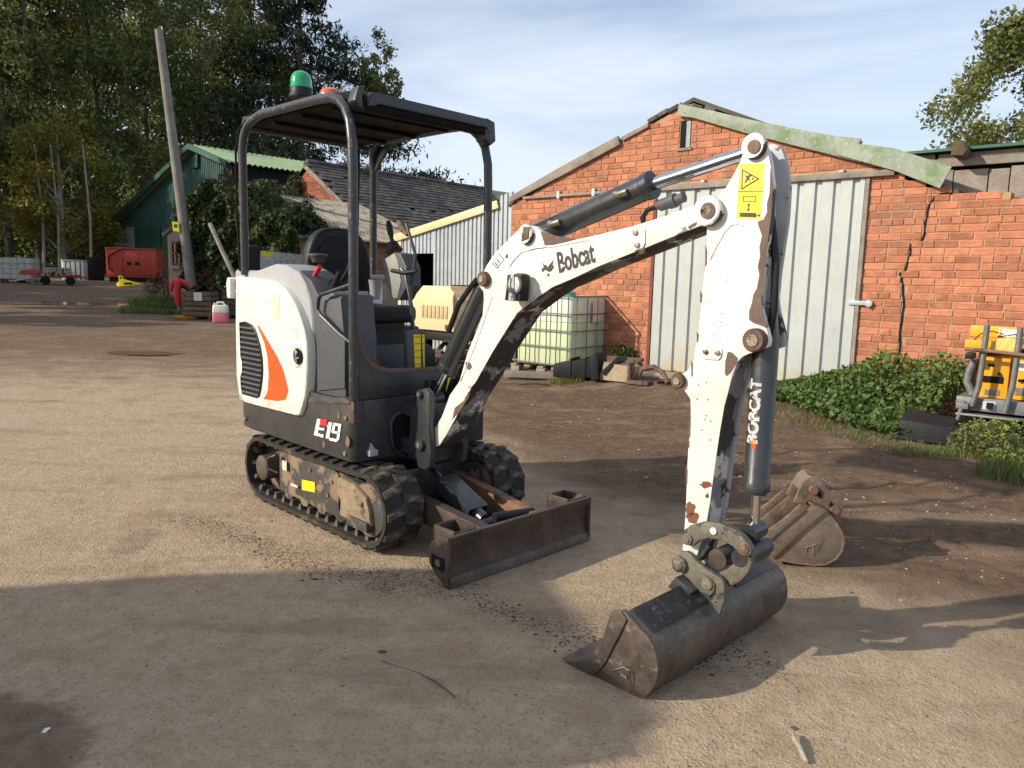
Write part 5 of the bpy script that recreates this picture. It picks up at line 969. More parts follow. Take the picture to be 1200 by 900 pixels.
mb = MB(); mb.tube([(um-.02, VC+.06, .70), (um-.0, VC+.07, .85), *(A_+d*t+n_*.055+np.array([0, .02, 0]) for t in (.38, .25, .12))], .014, 8); mb.tube([(um-.02, VC+.09, .66), (um+.03, VC+.10, .80), *(A_+d*t-n_*.06+np.array([0, .05, 0]) for t in (.38, .25, .12))], .014, 8); spart('hydraulic_hose', mb, M['black'], lc)
q = [S(*p, vL-.078) for p in ((528, 416), (530.5, 418), (528.5, 421), (526.5, 419))]
# ---- arm cylinder over the boom
ac, A_, B_, C_, d = cylinder('arm_cylinder', (627, 277), (765, 216), (880, 178), VC-.01, .049, .024)
mb = MB(); mb.cyl(A_-d*.03, A_, .04, .046); spart('cylinder_eye', mb, M['cyl'], ac)
for t in (.12, .40): mb = MB(); c_ = A_+d*t*1.25; mb.tube([c_+np.array([-.015, -.05, .005]), c_+np.array([.015, -.062, .0]), c_+np.array([.045, -.055, .008])], .013, 10); spart('port_fitting', mb, M['steelpin'], ac)
a, b = S(755, 268, VC-.03), S(753, 255, VC-.03); c = S(759, 246, VC-.03); e = S(770, 242, VC-.03)
mb = MB(); mb.tube([(a[0], VC-.03, a[1]), (b[0], VC-.03, b[1]), (c[0], VC-.03, c[1]), (e[0], VC-.03, e[1])], .010, 8); spart('steel_pipe', mb, M['black'], boom)
e1_ = S(802, 231, VC-.03); d2 = np.array([e1_[0]-e[0], 0, e1_[1]-e[1]]); E0 = np.array([e[0], VC-.03, e[1]]); mb = MB(); mb.tube([E0, E0+d2*.1, E0+d2*.12, E0+d2*.45, E0+d2*.47, E0+d2*.7, E0+d2*.72, E0+d2], [.013, .013, .022, .022, .026, .026, .018, .018], 14); part('hose_coupling', mb, M['grey_pl'], boom, bev=0, smooth=True)
# ---- stick
SV_0, SV_1 = VN+.006, VN+.146
st = [(873, 167), (880, 162), (888, 162), (895, 166), (899, 175), (903, 191), (906, 217), (904, 253), (900, 281), (894, 324), (891, 349), (894, 368), (899, 387), (901.5, 398), (900, 408), (888, 412), (877, 415), (870, 418.5), (864.5, 424), (859, 437), (852, 465), (849, 476), (844, 505), (839, 538), (832, 590), (826, 625), (820, 640), (814, 664), (806, 670), (799, 664), (798.5, 655), (800, 640), (803, 600), (805, 545), (806, 527), (809, 490), (808.6, 468), (804, 461), (798, 454), (791.5, 450), (790, 444), (793, 438.5), (799, 438), (805, 434), (812, 426), (814, 410), (818, 393), (822, 347), (827, 303), (828, 264), (833, 240), (850, 220), (860, 203), (868, 187)]
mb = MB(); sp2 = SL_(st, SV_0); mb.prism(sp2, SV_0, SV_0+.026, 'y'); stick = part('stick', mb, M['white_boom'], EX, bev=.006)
fl = [p for p in st]; mb = MB(); mb.prism(sp2, SV_1-.022, SV_1, 'y'); part('far_cheek', mb, M['grey_edge'], stick, bev=.005)
web = [(873, 172), (884, 170), (888, 190), (890, 250), (886, 290), (880, 330), (877, 370), (878, 400), (868, 412), (858, 425), (851, 462), (846, 476), (842, 500), (836, 538), (829, 590), (823, 625), (812, 662), (801, 660), (802, 640), (805.5, 600), (807.5, 545), (811, 490), (811, 440), (817, 410), (825, 347), (830, 303), (831, 264), (836, 240), (860, 210)]
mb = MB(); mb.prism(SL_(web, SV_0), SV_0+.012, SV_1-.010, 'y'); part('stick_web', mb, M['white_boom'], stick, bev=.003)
def on_stick(pix, name, m, th=.0012, lift=0.0):
    mb = MB(); mb.prism(SL_(pix, SV_0-lift), SV_0-lift-th, SV_0+.001, 'y'); return part(name, mb, m, stick, bev=0 if th < .003 else .003)
on_stick([(903, 197), (906, 217), (904, 253), (900, 281), (895, 320), (892, 349), (894, 366), (899, 385), (893, 382), (884, 379), (878, 375), (878, 364), (881, 356), (883, 345), (887, 338), (890, 322), (888, 312), (891, 300), (890, 290), (893, 276), (888, 262), (889, 259), (895, 257), (899, 249), (899, 238), (902, 227)], 'bare_patch', M['primer'])
on_stick([(853, 412), (858, 413), (865, 420), (862, 427), (857, 436), (852, 441), (849.5, 438), (850, 424)], 'bare_patch', M['primer'])
def blob(cx_, cy_, rx, ry, n=14, jag=.3): return [(cx_+rx*(1+random.uniform(-jag, jag))*math.cos(a), cy_+ry*(1+random.uniform(-jag, jag))*math.sin(a)) for a in np.linspace(0, 2*math.pi, n, endpoint=False)]
M['redprimer'] = mat('red brown primer', (.16, .055, .032), .7, var=.2, vs=12)
on_stick(blob(809, 597, 6.0, 8, 16, .2), 'bare_patch', M['redprimer']); on_stick(blob(811.5, 606, 7, 7, 14, .25), 'bare_patch', M['redprimer']); on_stick(blob(828, 568, 7, 4), 'bare_patch', M['redprimer']); on_stick(blob(829, 581, 2.2, 2.5, 9), 'bare_patch', M['bronze']); on_stick(blob(812, 618, 4, 3), 'bare_patch', M['redprimer'])
# sliver chips along the front edge of the stick
for (y, x, h) in ((432, 811, 10), (395, 817.5, 6), (500, 808, 14), (520, 807, 5), (556, 804.5, 12), (348, 821.5, 7), (300, 827.5, 12)): on_stick([(x-.8, y-h), (x+1.4, y-h*.4), (x+.8, y+h*.3), (x+1.0, y+h*.8), (x-.8, y+h)], 'edge_chip', M['primer'])
for _ in range(12): x, y = random.uniform(818, 885), random.uniform(290, 400); on_stick(blob(x, y, .8, .7, 6), 'paint_chip', M['primer'], .0008)
for _ in range(9): x, y = random.uniform(812, 838), random.uniform(440, 560); on_stick(blob(x, y, .8, 1.2, 6), 'paint_chip', M['primer'], .0008)
rib = SL_([(832, 305), (838, 292), (849, 272), (857, 264), (866, 262), (871, 265)], SV_0); mb = MB(); mb.tube([(a, SV_0, b) for a, b in rib], .0035, 6); spart('weld_bead', mb, M['white_boom'], stick)
on_stick([(824, 407), (844, 407), (847, 410), (846, 418), (843, 422), (825, 421)], 'bracket_plate', M['white_boom'], .006)
for p in ((827, 412), (841, 413)): u, w_ = S(*p, SV_0-.006); mb = MB(); mb.cyl((u, SV_0-.014, w_), (u, SV_0, w_), .010, n=10); part('bolt', mb, M['steelpin'], stick, bev=.002)
# yellow warning decal on the stick
dq = [(867, 192.5), (896.5, 191.5), (891.5, 257), (863, 256.5)]
dec = on_stick(dq, 'warning_decal', M['yellow'], .0012); V2 = SV_0-.0013
def on_dec(pix, m=None): mb = MB(); mb.prism(SL_(pix, V2), V2-.0008, V2+.0005, 'y'); return part('pictogram', mb, m or M['decalblack'], dec, bev=0)
on_dec([(864.5, 224), (894.3, 224.2), (894.3, 225), (864.5, 224.8)])
on_dec([(869.6, 198), (890.5, 209.5), (868.6, 222.6)]); mb = MB(); V3 = V2-.0009; mb.prism(SL_([(871, 200.6), (887.2, 209.6), (870.2, 220)], V3), V3-.0006, V3, 'y'); part('pictogram', mb, M['yellow'], dec, bev=0)
V4 = V3-.0007
def on_d2(pix): mb = MB(); mb.prism(SL_(pix, V4), V4-.0006, V4+.0003, 'y'); return part('pictogram', mb, M['decalblack'], dec, bev=0)
on_d2([(873, 205), (876, 206), (880, 204), (881, 206), (878, 208), (879, 212), (876, 211), (874, 215), (872.5, 213), (875, 209)]); on_d2(blob(882.2, 209.3, 1.3, 1.3, 8, 0))
for q in ([(871, 229.5), (886, 230), (886, 230.8), (871, 230.3)], [(870.6, 235.3), (885.6, 235.8), (885.6, 236.6), (870.6, 236.1)], [(871, 229.5), (871.8, 229.5), (871.4, 236), (870.6, 236)], [(885.3, 230), (886.1, 230), (885.7, 236.5), (884.9, 236.5)],
          [(877, 239.5), (878, 239.5), (877.6, 246), (876.6, 246)], [(877.6, 238), (879.6, 241), (875.4, 241)], [(876.9, 248), (878.9, 245), (874.8, 245)],
          [(866.5, 249), (886, 249.5), (887, 252.5), (885.5, 255), (880, 254.5), (867, 254)]): on_dec(q)
on_dec(blob(889.3, 252.4, 1.5, 1.6, 9, 0)); on_dec([(868, 250.8), (884, 251.2), (884, 251.8), (868, 251.4)], M['yellow'])
pin(885.5, 172, SV_0, .042, .022, 'white_boom', stick, .4); u, w_ = S(884, 172, SV_0-.022); mb = MB(); mb.lathe((u, SV_0-.022, w_), [(.001, -.005), (.022, -.005), (.022, .001)], 18, 'y'); spart('pin_washer', mb, M['bronze'], stick)
pin(887, 398.5, SV_0, .040, .03, 'bronze', stick, .5); pin(796.5, 446, SV_0, .028, .02, 'bronze', stick, .5)
# ---- bucket cylinder
kc, A_, B_, C_, d = cylinder('bucket_cylinder', (898, 395), (886, 574), (883.5, 622), VC+.0, .044, .0175)
mb = MB(); mb.cyl(A_-d*.10, A_, .03, .042, n=20); spart('cylinder_eye', mb, M['cyl'], kc); spart('rod_eye', MB().cyl(C_-np.array([0, .045, 0]), C_+np.array([0, .045, 0]), .032, n=20), M['cyl'], kc); spart('gland', MB().cyl(B_-d*.004, B_+d*.012, .038, n=20), M['cyl'], kc)
mb = MB(); mb.tube([A_+d*.0+np.array([.02, -.02, .0]), A_-d*.10+np.array([.035, -.03, 0]), A_-d*.25+np.array([.03, -.03, 0]), A_-d*.40+np.array([-.01, 0, 0])], .013, 8); spart('hydraulic_hose', mb, M['black'], kc)
v_ = VC-.0435; A2, B2 = S(899, 520, v_), S(904.5, 448, v_); A2, B2 = Vector((A2[0], v_, A2[1])), Vector((B2[0], v_, B2[1]))
P1, P2 = S(892, 522, VC-.044), S(898, 446, VC-.044); P1 = Vector((P1[0], 0, P1[1])); P2 = Vector((P2[0], 0, P2[1])); dd = (P2-P1).normalized(); pp = Vector((-dd.z, 0, dd.x))
me = text_mesh('BOBCAT', .058, .0026); me.materials.clear(); me.materials.append(M['wornwhite'])
xs_ = [v.co.x for v in me.vertices]; k_ = (P2-P1).length/(max(xs_)-min(xs_)); 
axb = Vector((B_[0]-A_[0], 0, B_[2]-A_[2])).normalized(); pdir = Vector((axb.z, 0, -axb.x)); pdir = pdir if pdir.dot(pp) > 0 else -pdir; dax = -axb
import itertools
bm = bmesh.new(); bm.from_mesh(me); bmesh.ops.triangulate(bm, faces=bm.faces); bmesh.ops.subdivide_edges(bm, edges=[e for e in bm.edges if e.calc_length() > .01], cuts=2); bm.to_mesh(me); bm.free()
Ax = Vector(tuple(A_)); start = (P1-Vector((Ax.x, 0, Ax.z))).dot(dax)
for v in me.vertices:
    s_ = v.co.x*k_+start; t_ = (v.co.y-.021)/.044; r = .0447+v.co.z*.4; c = Vector((Ax.x, VC, Ax.z))+dax*s_
    al = t_+.18; v.co = c+pdir*(-1)*(-math.sin(al)*r)*1.0+Vector((0, -math.cos(al)*r, 0)) if False else c+pdir*math.sin(al)*r+Vector((0, -math.cos(al)*r, 0))
put('brand_lettering', me, kc)
a = S(883, 520, VC-.045); mb = MB(); mb.obox((a[0], VC-.0435, a[1]), (.008, 0, .002), (0, .001, 0), (-.002, 0, .016)); part('orange_mark', mb, M['orange'], kc, bev=0)
# ---- bucket linkage and bucket
def lk(pix, v0, v1, name='link', m='link', par=None): mb = MB(); mb.prism(SL_(pix, v0), v0, v1, 'y'); return part(name, mb, M[m], par or EX, bev=.006)
LV = VC-.105
l1 = lk([(799, 628), (801.5, 621), (808.7, 616), (823, 612), (841, 612.7), (858, 618.7), (868, 625), (876, 634), (880.7, 643), (880, 650), (875, 653), (867, 650), (858, 640), (844.7, 633), (830, 631), (819, 633.5), (811, 640.7), (803, 639), (799, 635)], LV, LV+.025, 'side_link')
l2 = lk([(799, 628), (801.5, 621), (808.7, 616), (823, 612), (841, 612.7), (858, 618.7), (868, 625), (876, 634), (880.7, 643), (880, 650), (875, 653), (867, 650), (858, 640), (844.7, 633), (830, 631), (819, 633.5), (811, 640.7), (803, 639), (799, 635)], LV+.16, LV+.185, 'side_link')
hk = lk([(864, 648), (870, 641), (878, 642), (881, 650), (881, 660), (877, 670), (871, 678), (863, 684), (853, 688), (851, 683), (848, 677), (841, 671), (850, 668), (858, 662), (862, 656)], LV+.008, LV+.035, 'tipping_link')
lk([(864, 648), (870, 641), (878, 642), (881, 650), (881, 660), (877, 670), (871, 678), (863, 684), (853, 688), (848, 677), (858, 662), (862, 656)], LV+.13, LV+.155, 'tipping_link')
u0, w0_ = S(879, 648, VC-.02); mb = MB(); mb.cyl((u0, VC-.10, w0_), (u0, VC+.10, w0_), .030, n=20); mb.cyl((u0, VC-.06, w0_-.0), (u0, VC+.06, w0_), .040, n=20); spart('cross_pin', mb, M['dark'], hk)
mb = MB(); a = S(852, 650, VC); mb.lathe((a[0], VC-.07, a[1]), [(.001, 0), (.036, 0), (.036, .14), (.001, .14)], 20, 'y'); spart('cross_tube', mb, M['bucket'], hk)
pin(805.5, 631.5, LV, .022, .008, 'link', l1, .6, 'link'); pin(874, 643, LV, .024, .006, 'rustarm', l1, .6, 'rustarm')
u, w_ = S(836.5, 622, LV); mb = MB(); mb.lathe((u, LV, w_), [(.005, -.006), (.0125, -.006), (.0125, .0)], 16, 'y'); spart('ring', mb, M['decalwhite'], l1)
ear = [(789.5, 660), (791, 651), (797, 646.5), (804.7, 646.5), (810, 650), (814, 656), (821, 662), (827, 667), (834, 671.5), (842, 676), (847, 681), (848.7, 687), (848.5, 704), (842.5, 722), (836, 712), (828, 702), (818, 692), (808, 680), (800, 673), (793, 668)]
er = lk(ear, LV-.022, LV+.0, 'bucket_ear'); lk(ear, LV+.185, LV+.207, 'bucket_ear')
mb = MB(); mb.prism(SL_([(818, 670), (830, 676), (838, 684), (838, 692), (832, 700), (822, 690), (815, 680)], LV-.024), LV-.030, LV-.020, 'y'); part('ear_boss_plate', mb, M['link'], er, bev=.003)
a, b = S(829, 684, LV-.031); mb = MB(); mb.lathe((a, LV-.03, b), [(.001, -.008), (.020, -.008), (.022, 0)], 18, 'y'); spart('pin', mb, M['steelpin'], er)
a, b = S(797.5, 660.5, LV-.022); mb = MB(); mb.lathe((a, LV-.022, b), [(.001, -.03), (.012, -.03), (.02, -.026), (.026, -.018), (.03, -.015), (.03, 0)], 8, 'y'); mb.cyl((a, LV, b), (a, LV+.2, b), .022); part('pin_nut', mb, M['tealbolt'] if 'tealbolt' in M else M['link'], er, bev=0)
mb = MB(); a0_ = S(842, 676, LV); mb.prism(SL_([(838, 690), (845, 690), (845, 706), (841, 712)], LV-.02), LV-.025, LV-.0, 'y'); 
BNV, BFV = -.575, .335
bpx = [(661, 789.5), (667, 791), (694, 799), (720, 808), (745, 820), (754, 818.5), (762, 812), (768, 803), (771.5, 793), (772, 782), (770, 767), (766, 755), (759, 745), (751, 737), (745, 730), (739, 723.5), (734, 717)]
bp_ = SL_(bpx, BNV); bp_ = [(a, max(b, .0)) for a, b in bp_]
inn = SL_([(739, 723.5), (730, 714.5), (726, 717), (722, 727), (716, 742), (706, 760), (694, 772), (680, 780), (661, 789.5)], BNV)
shell_o = bp_; cxb = sum(a for a, b in bp_)/len(bp_); czb = .12
shell_i = [(a+(cxb-a)*.06, b+(czb-b)*.08) for a, b in bp_]
mb = MB(); mb.prism(shell_o+shell_i[::-1], BNV+.01, BFV-.01, 'y'); bk_ = part('bucket', mb, M['bucket'], EX, bev=.003, label='wide smooth ditching bucket resting on the ground')
endp = bp_[1:]+[(a, b) for a, b in inn[1:-1]]
mb = MB(); mb.prism(endp, BNV-.006, BNV+.014, 'y'); ep = part('bucket_side', mb, M['bucket'], bk_, bev=.004)
mb = MB(); mb.prism(endp, BFV-.014, BFV+.006, 'y'); part('bucket_side', mb, M['bucket'], bk_, bev=.004)
lipp = SL_([(730, 714.5), (722, 713), (719, 716), (715, 727), (708, 750), (698, 763), (684, 774), (661, 789), (668, 792), (694, 799), (700, 789), (712, 775), (721, 757), (729, 742), (737, 725)], BNV); lipp = [(a, max(b, .0)) for a, b in lipp]
mb = MB(); mb.prism(lipp, BNV-.014, BNV-.005, 'y'); part('side_cutter', mb, M['bucket'], bk_, bev=.003)
mb = MB(); q0 = bp_[0]; mb.prism([(q0[0]-.01, 0), (q0[0]+.12, 0.0), (q0[0]+.12, .014), (q0[0]-.01, .006)], BNV, BFV, 'y'); part('cutting_edge', mb, M['bucket'], bk_, bev=.002)
top_ = [bp_[-1], bp_[-2], bp_[-3], bp_[-4], bp_[-5]]; pl_ = [(a+.004, b+.005) for a, b in top_]; mb = MB(); mb.prism(top_[::-1]+pl_, BNV+.03, VC-.10, 'y'); part('black_paint_panel', mb, M['bucket_black'], bk_, bev=.001)
mb = MB(); mb.prism(top_[::-1]+[(a+.003, b+.004) for a, b in top_], VC+.10, BFV-.03, 'y'); part('worn_paint_panel', mb, M['bucket_black'], bk_, bev=.001)
mb = MB(); a, b = bp_[-1]; mb.prism([(a-.05, b-.02), (a+.03, b-.035), (a+.06, b+.0), (a-.02, b+.028)], VC-.16, VC+.16, 'y'); part('hanger_beam', mb, M['dark'], bk_, bev=.006)
for q in ([(716, 786), (732, 782), (738, 786), (735, 795), (728, 790)], [(733, 781), (738, 780), (743, 792), (742, 804), (738, 800), (738, 790)]):
    pp = SL_(q, BNV-.0065); mb = MB(); mb.tube([(a, BNV-.007, b) for a, b in pp], .0035, 6, closed=True); spart('cast_mark', mb, M['bucket'], ep)
mb = MB(); q = SL_([(772, 780), (771, 765), (762, 748)], BNV); 
# hoses at the foot of the boom
for k, dv in enumerate((-.05, -.02, .03, .07)):
    mb = MB(); mb.tube([(.44, VC+dv, .58), (.53, VC+dv*1.3, .60), (.60, VC+dv*1.2, .70), (.62+.02*k, VC+dv, .84)], .012, 8); spart('hydraulic_hose', mb, M['black'], EX)
# ------------------------------------------------------------------ things in the yard
def facing(P, deg):
    f = Frame(P[:2]); a = math.radians(deg); f.a = np.array([math.cos(a), math.sin(a)]); f.b = np.array([-math.sin(a), math.cos(a)]); return f
def fmat(f, z): m = f.mat(); m[2][3] = z; return m
def gp_(x, y): p = G(x, y); return p, float(gz(p[0], p[1]))
def rrect(a, b, r, n=4):
    P = []
    for (cx, cy, a0) in ((a-r, b-r, 0), (-a+r, b-r, 90), (-a+r, -b+r, 180), (a-r, -b+r, 270)):
        for i in range(n+1): t = math.radians(a0+90*i/n); P.append((cx+r*math.cos(t), cy+r*math.sin(t)))
    return P
# caged tanks
def ibc(name, label, frame, z, sx, sy, liquid=True, lid='tealcap', cap=True):
    r = empty(name, label, 'liquid tank', fmat(frame, z)); hx, hy = sx/2, sy/2
    mb = MB()
    pal = empty('pallet'); pal.parent = r
    for y in (-hy+.06, 0, hy-.06):
        for x in (-hx+.07, 0, hx-.07): MB().box(x-.07, x+.07, y-.05, y+.05, 0, .10).build('block', M['wood'], pal, bev=.006)
    for x in np.linspace(-hx+.05, hx-.05, 5): MB().box(x-.045, x+.045, -hy, hy, .10, .125).build('slat', M['wood'], pal)
    z0, zl, z1 = .14, .14+.58, 1.06
    o = MB().prism([(a*.97, b*.97) for a, b in rrect(hx-.03, hy-.03, .09)], z0, zl, 'z').build('bottle_lower', M['polyliq' if liquid else 'dirtywhite'], r, bev=.012)
    o = MB().prism([(a*.97, b*.97) for a, b in rrect(hx-.03, hy-.03, .09)], zl+.001, z1, 'z').build('bottle', M['poly' if liquid else 'dirtywhite'], r, bev=.02)
    if cap: mb = MB(); mb.lathe((0, 0, z1), [(.12, 0), (.12, .05), (.09, .06), (0, .06)], 20); mb.build('screw_lid', M[lid], r, smooth=True)
    ring = rrect(hx, hy, .06)
    for zz in (.17, .40, .62, .84, 1.07): spart('cage_ring', MB().tube([(a, b, zz+.006*math.sin(a*9)) for a, b in ring], .0095 if zz < 1.05 else .012, 6, closed=True), M['cage'], r)
    for sx_, sy_ in ((0, -1), (0, 1), (-1, 0), (1, 0)):
        n = 6 if sx_ == 0 else 5; span_ = hx if sx_ == 0 else hy
        for t in np.linspace(-span_+.08, span_-.08, n):
            p = (t, sy_*hy) if sx_ == 0 else (sx_*hx, t); w_ = .008*math.sin(t*17)
            spart('cage_bar', MB().tube([(p[0], p[1], .14), (p[0]+w_, p[1], .3), (p[0], p[1], .6), (p[0], p[1], 1.07)], .008, 6), M['cage'], r)
    return r
P = gp_(669, 437)[0]; f = Frame(P, math.radians(4)); c = f.world(-.54, .66, 0); f2 = Frame(c, math.radians(4))
r = ibc('caged_tank', 'caged plastic tank half full of pale green liquid against the brick wall', f2, 0.0, 1.0, 1.2); r.scale = (1.07, 1.07, 1.07)
MB().prism([(-.12, .72), (.12, .74), (.12, 1.0), (-.12, 1.0)], .497, .4995, 'x').build('faded_label', M['fadedlabel'], r)
P, z = gp_(23, 331); ibc('caged_tank', 'dirty white caged tank at the far left under the trees', facing(P, 14), z, 1.5, 1.1, False, cap=False)
P, z = gp_(89, 328); wt = empty('white_drum_box', 'small white ribbed plastic tank with black straps beside the junk trailer', 'liquid tank', fmat(facing(P, 14), z))
MB().prism(rrect(.5, .4, .08), .0, .92, 'z').build('body', M['poly'], wt, bev=.02); MB().prism(rrect(.53, .43, .08), .92, .97, 'z').build('lid', M['dirtywhite'], wt, bev=.01)
for x in (-.3, -.1, .12, .34): MB().box(x-.02, x+.02, -.42, -.39, 0, .93).build('strap', M['matt'], wt)
# junk trailer
P, z = gp_(70, 334); tl = empty('junk_trailer', 'low trailer piled with logs and a red tray in the shade', 'trailer', fmat(facing(P, 10), z) @ Matrix.Scale(.74, 4))
MB().box(-1.2, 1.3, -.5, .5, .42, .50).build('bed', M['scrap'], tl, bev=.01); 
for x in (-.5, .8): spart('wheel', MB().lathe((x, -.6, .25), [(.1, -.07), (.24, -.07), (.25, 0), (.24, .07), (.1, .07)], 18, 'y'), M['matt'], tl)
MB().prism([(-1.9, .55), (-.9, .52), (-.95, .75), (-1.3, .86), (-1.85, .78)], -.45, .3, 'y').build('red_tray', M['red'], tl, bev=.03)
for k in range(14):
    a = random.uniform(-.8, .6); spart('log', MB().cyl((a, -.45+random.uniform(-.05, .05), .58+.16*(k % 3)), (a+random.uniform(-.1, .1), .4, .58+.16*(k % 3)), random.uniform(.07, .12), n=9), M['palebark'], tl)
MB().box(.3, 1.3, -.52, -.45, .5, .62).build('side_board', M['red'], tl, bev=.01); spart('drawbar', MB().tube([(-1.2, -.2, .42), (-1.9, -.35, .25), (-2.2, -.4, .2)], .035, 8), M['dirtywhite'], tl)
P, z = gp_(113, 329); tag(MB().box(-.35, .35, -.05, .05, 0, 1.15).build('upright_board', M['matt'], bev=.01), 'dark upright board standing left of the red generator', 'board').matrix_world = fmat(facing(P, 20), z)
# red generator
P, z = gp_(125, 330); fr = facing(P, 6); gx0, gx1 = 0, fr.hit(184, 318)[0]; gh = fr.hit(150, 292)[1]-z; rg = empty('red_generator', 'large red enclosed generator set standing before the green barn', 'generator', fmat(fr, z))
MB().box(gx0, gx1, 0, 1.1, .22, gh).build('casing', M['red'], rg, bev=.03)
MB().box(gx0-.02, gx1+.02, -.03, 1.12, gh, gh+.06).build('lid', M['red'], rg, bev=.015)
MB().box(gx0+.1, gx1-.1, .05, 1.0, .0, .22).build('skid', M['matt'], rg)
for i in range(3): a = gx0+(gx1-gx0)*(.04+i*.32); MB().box(a, a+(gx1-gx0)*.30, -.025, 0, .32, gh-.10).build('door', M['red'], rg, bev=.01)
for x in (.46, .62): a = gx0+(gx1-gx0)*x; MB().box(a-.1, a+.1, -.035, -.02, gh*.52, gh*.52+.14).build('latch', M['matt'], rg)
spart('cable', MB().tube([(gx0+.9, -.04, gh+.05), (gx0+.5, -.05, gh-.15), (gx0+.15, -.05, gh-.35), (gx0+.15, -.04, .6), (gx0+.35, -.04, .45)], .025, 6), M['matt'], rg)
# yellow tool, two crates, can, jacket
P, z = gp_(150, 336); yt = empty('yellow_tool', 'bright yellow plastic power tool lying on the dirt by the red generator', 'tool', fmat(facing(P, -8), z) @ Matrix.Scale(.8, 4))
MB().prism([(-.6, .1), (-.3, .42), (-.15, .36), (.2, .28), (.62, .2), (.66, .1), (.1, .02), (-.5, .0)], -.15, .15, 'y').build('body', M['yellowtool'], yt, bev=.03); spart('handle', MB().tube([(-.45, 0, .3), (-.5, 0, .55), (-.32, 0, .55), (-.28, 0, .36)], .035, 8), M['yellowtool'], yt)
MB().box(-.1, .35, -.16, -.14, .12, .22).build('vent_strip', M['matt'], yt)
def crate(name, label, f, z, w_, d_, h, n):
    r = empty(name, label, 'crate', fmat(f, z)); hh = h/n
    for i in range(n):
        for (x0, x1, y0, y1) in ((0, w_, -.02, .0), (0, w_, d_, d_+.02), (0, .02, 0, d_), (w_-.02, w_, 0, d_)):
            MB().box(x0, x1, y0, y1, .08+i*hh+.012, .08+(i+1)*hh-.012).build('plank', M['wood2'], r)
    for x in (.0, w_-.07): 
        for y in (.0, d_-.07): MB().box(x+.021*(1 if x == 0 else -1), x+.07-.021*(x > 0), y+.002, y+.07, 0, h+.08).build('corner_post', M['wood2'], r)
    MB().box(.03, w_-.03, .03, d_-.03, .06, .08).build('floor', M['wood2'], r); return r
P, z = gp_(214, 374); f = facing(P, 2); wd = f.hit(248, 372)[0]; hh = f.hit(230, 341)[1]-z
c1 = crate('wooden_crate', 'weathered plank crate with a pale label, the nearer of the two', f, z, wd, .8, hh-.08, 5); MB().box(wd*.42, wd*.7, -.024, -.02, hh*.66, hh*.95).build('paper_label', M['fadedlabel'], c1)
sh_ = MB(); n = 9; vs = [(wd*(-.05+1.1*i/n), .8*j/5, hh+.07+.06*math.sin(i*2.1+j*1.3)+.03*math.cos(j*3+i)) for j in range(6) for i in range(n+1)]; vs += [(a, b, c-.02) for a, b, c in vs]; k = len(vs)//2
sh_.add(vs, [(j*(n+1)+i, j*(n+1)+i+1, (j+1)*(n+1)+i+1, (j+1)*(n+1)+i) for j in range(5) for i in range(n)]+[(k+j*(n+1)+i, k+(j+1)*(n+1)+i, k+(j+1)*(n+1)+i+1, k+j*(n+1)+i+1) for j in range(5) for i in range(n)])
tag(sh_.build('black_sheeting', M['black'], smooth=True, recalc=False), 'crumpled black plastic sheeting lying over the nearer crate', 'sheeting').matrix_world = fmat(f, z)
P2 = f.world(wd+.05, .55, 0); f_ = facing(P2, 4); c2 = crate('wooden_crate', 'dark plank crate holding pale offcuts behind the pink and white can', f_, z+.01, .85, .8, hh-.05, 5)
for k, (a, b, t) in enumerate(((.1, .1, .3), (.35, .3, -.2), (.45, .05, .1))): tag(MB().obox((a+.2, b+.1, hh+.12+.03*k), (.28, .05*t, .04*t), (-.02, .09, 0), (0, 0, .018)).build('offcut', M['dirtywhite' if k != 1 else 'greylabel']), ['long pale board offcut on top of the dark crate', 'grey speckled offcut lying across the dark crate', 'short pale offcut at the near edge of the dark crate'][k], 'board').matrix_world = fmat(f_, z)
P, z = gp_(259, 378); jc = empty('jerry_can', 'white plastic can with pink liquid in its lower half', 'can', fmat(facing(P, 10), z))
pr = rrect(.17, .12, .05); MB().prism(pr, .0, .22, 'z').build('lower_body', M['pinkliq'], jc, bev=.02); MB().prism(pr, .221, .40, 'z', tip=[(a*.93, b*.93) for a, b in pr]).build('upper_body', M['poly'], jc, bev=.02)
spart('handle', MB().tube([(-.10, 0, .38), (-.06, 0, .46), (.06, 0, .46), (.10, 0, .39)], .022, 8), M['poly'], jc); spart('cap', MB().cyl((-.12, 0, .38), (-.12, 0, .45), .03, n=12), M['dirtywhite'], jc)
P, z = gp_(209, 368); rj = empty('slung_jacket', 'red jacket slung over a short grey post beside the crate', 'jacket', fmat(facing(P, 4), z))
tag(spart('short_post', MB().cyl((0, .06, 0), (0, .06, .80), .05, n=8), M['wood'], None), 'short grey post under the red jacket', 'post').matrix_world = fmat(facing(P, 4), z)
spart('body', MB().tube([(0, .04, .2), (-.01, .02, .4), (.0, .02, .65), (.02, .03, .82), (.05, .03, .9)], [.06, .08, .09, .12, .06], 12), M['redplastic'], rj); spart('sleeve', MB().tube([(.06, .0, .86), (.2, .02, .80), (.34, .02, .72), (.42, .0, .70)], [.06, .055, .05, .03], 10), M['redplastic'], rj)
spart('sleeve', MB().tube([(-.06, .0, .84), (-.15, .0, .70), (-.16, .0, .55)], [.07, .06, .04], 10), M['redplastic'], rj)
P, z = gp_(220, 373); od = empty('orange_dish', 'orange plastic dish lying at the foot of the crate', 'dish', fmat(facing(P, 0), z)); spart('dish', MB().lathe((0, 0, .0), [(.0, .02), (.26, .02), (.30, .06), (.32, .055), (.27, .0), (0, 0)], 28), M['machineorange'], od); spart('knob', MB().cyl((-.03, 0, .03), (-.05, 0, .14), .05, .03, n=10), M['machineorange'], od)
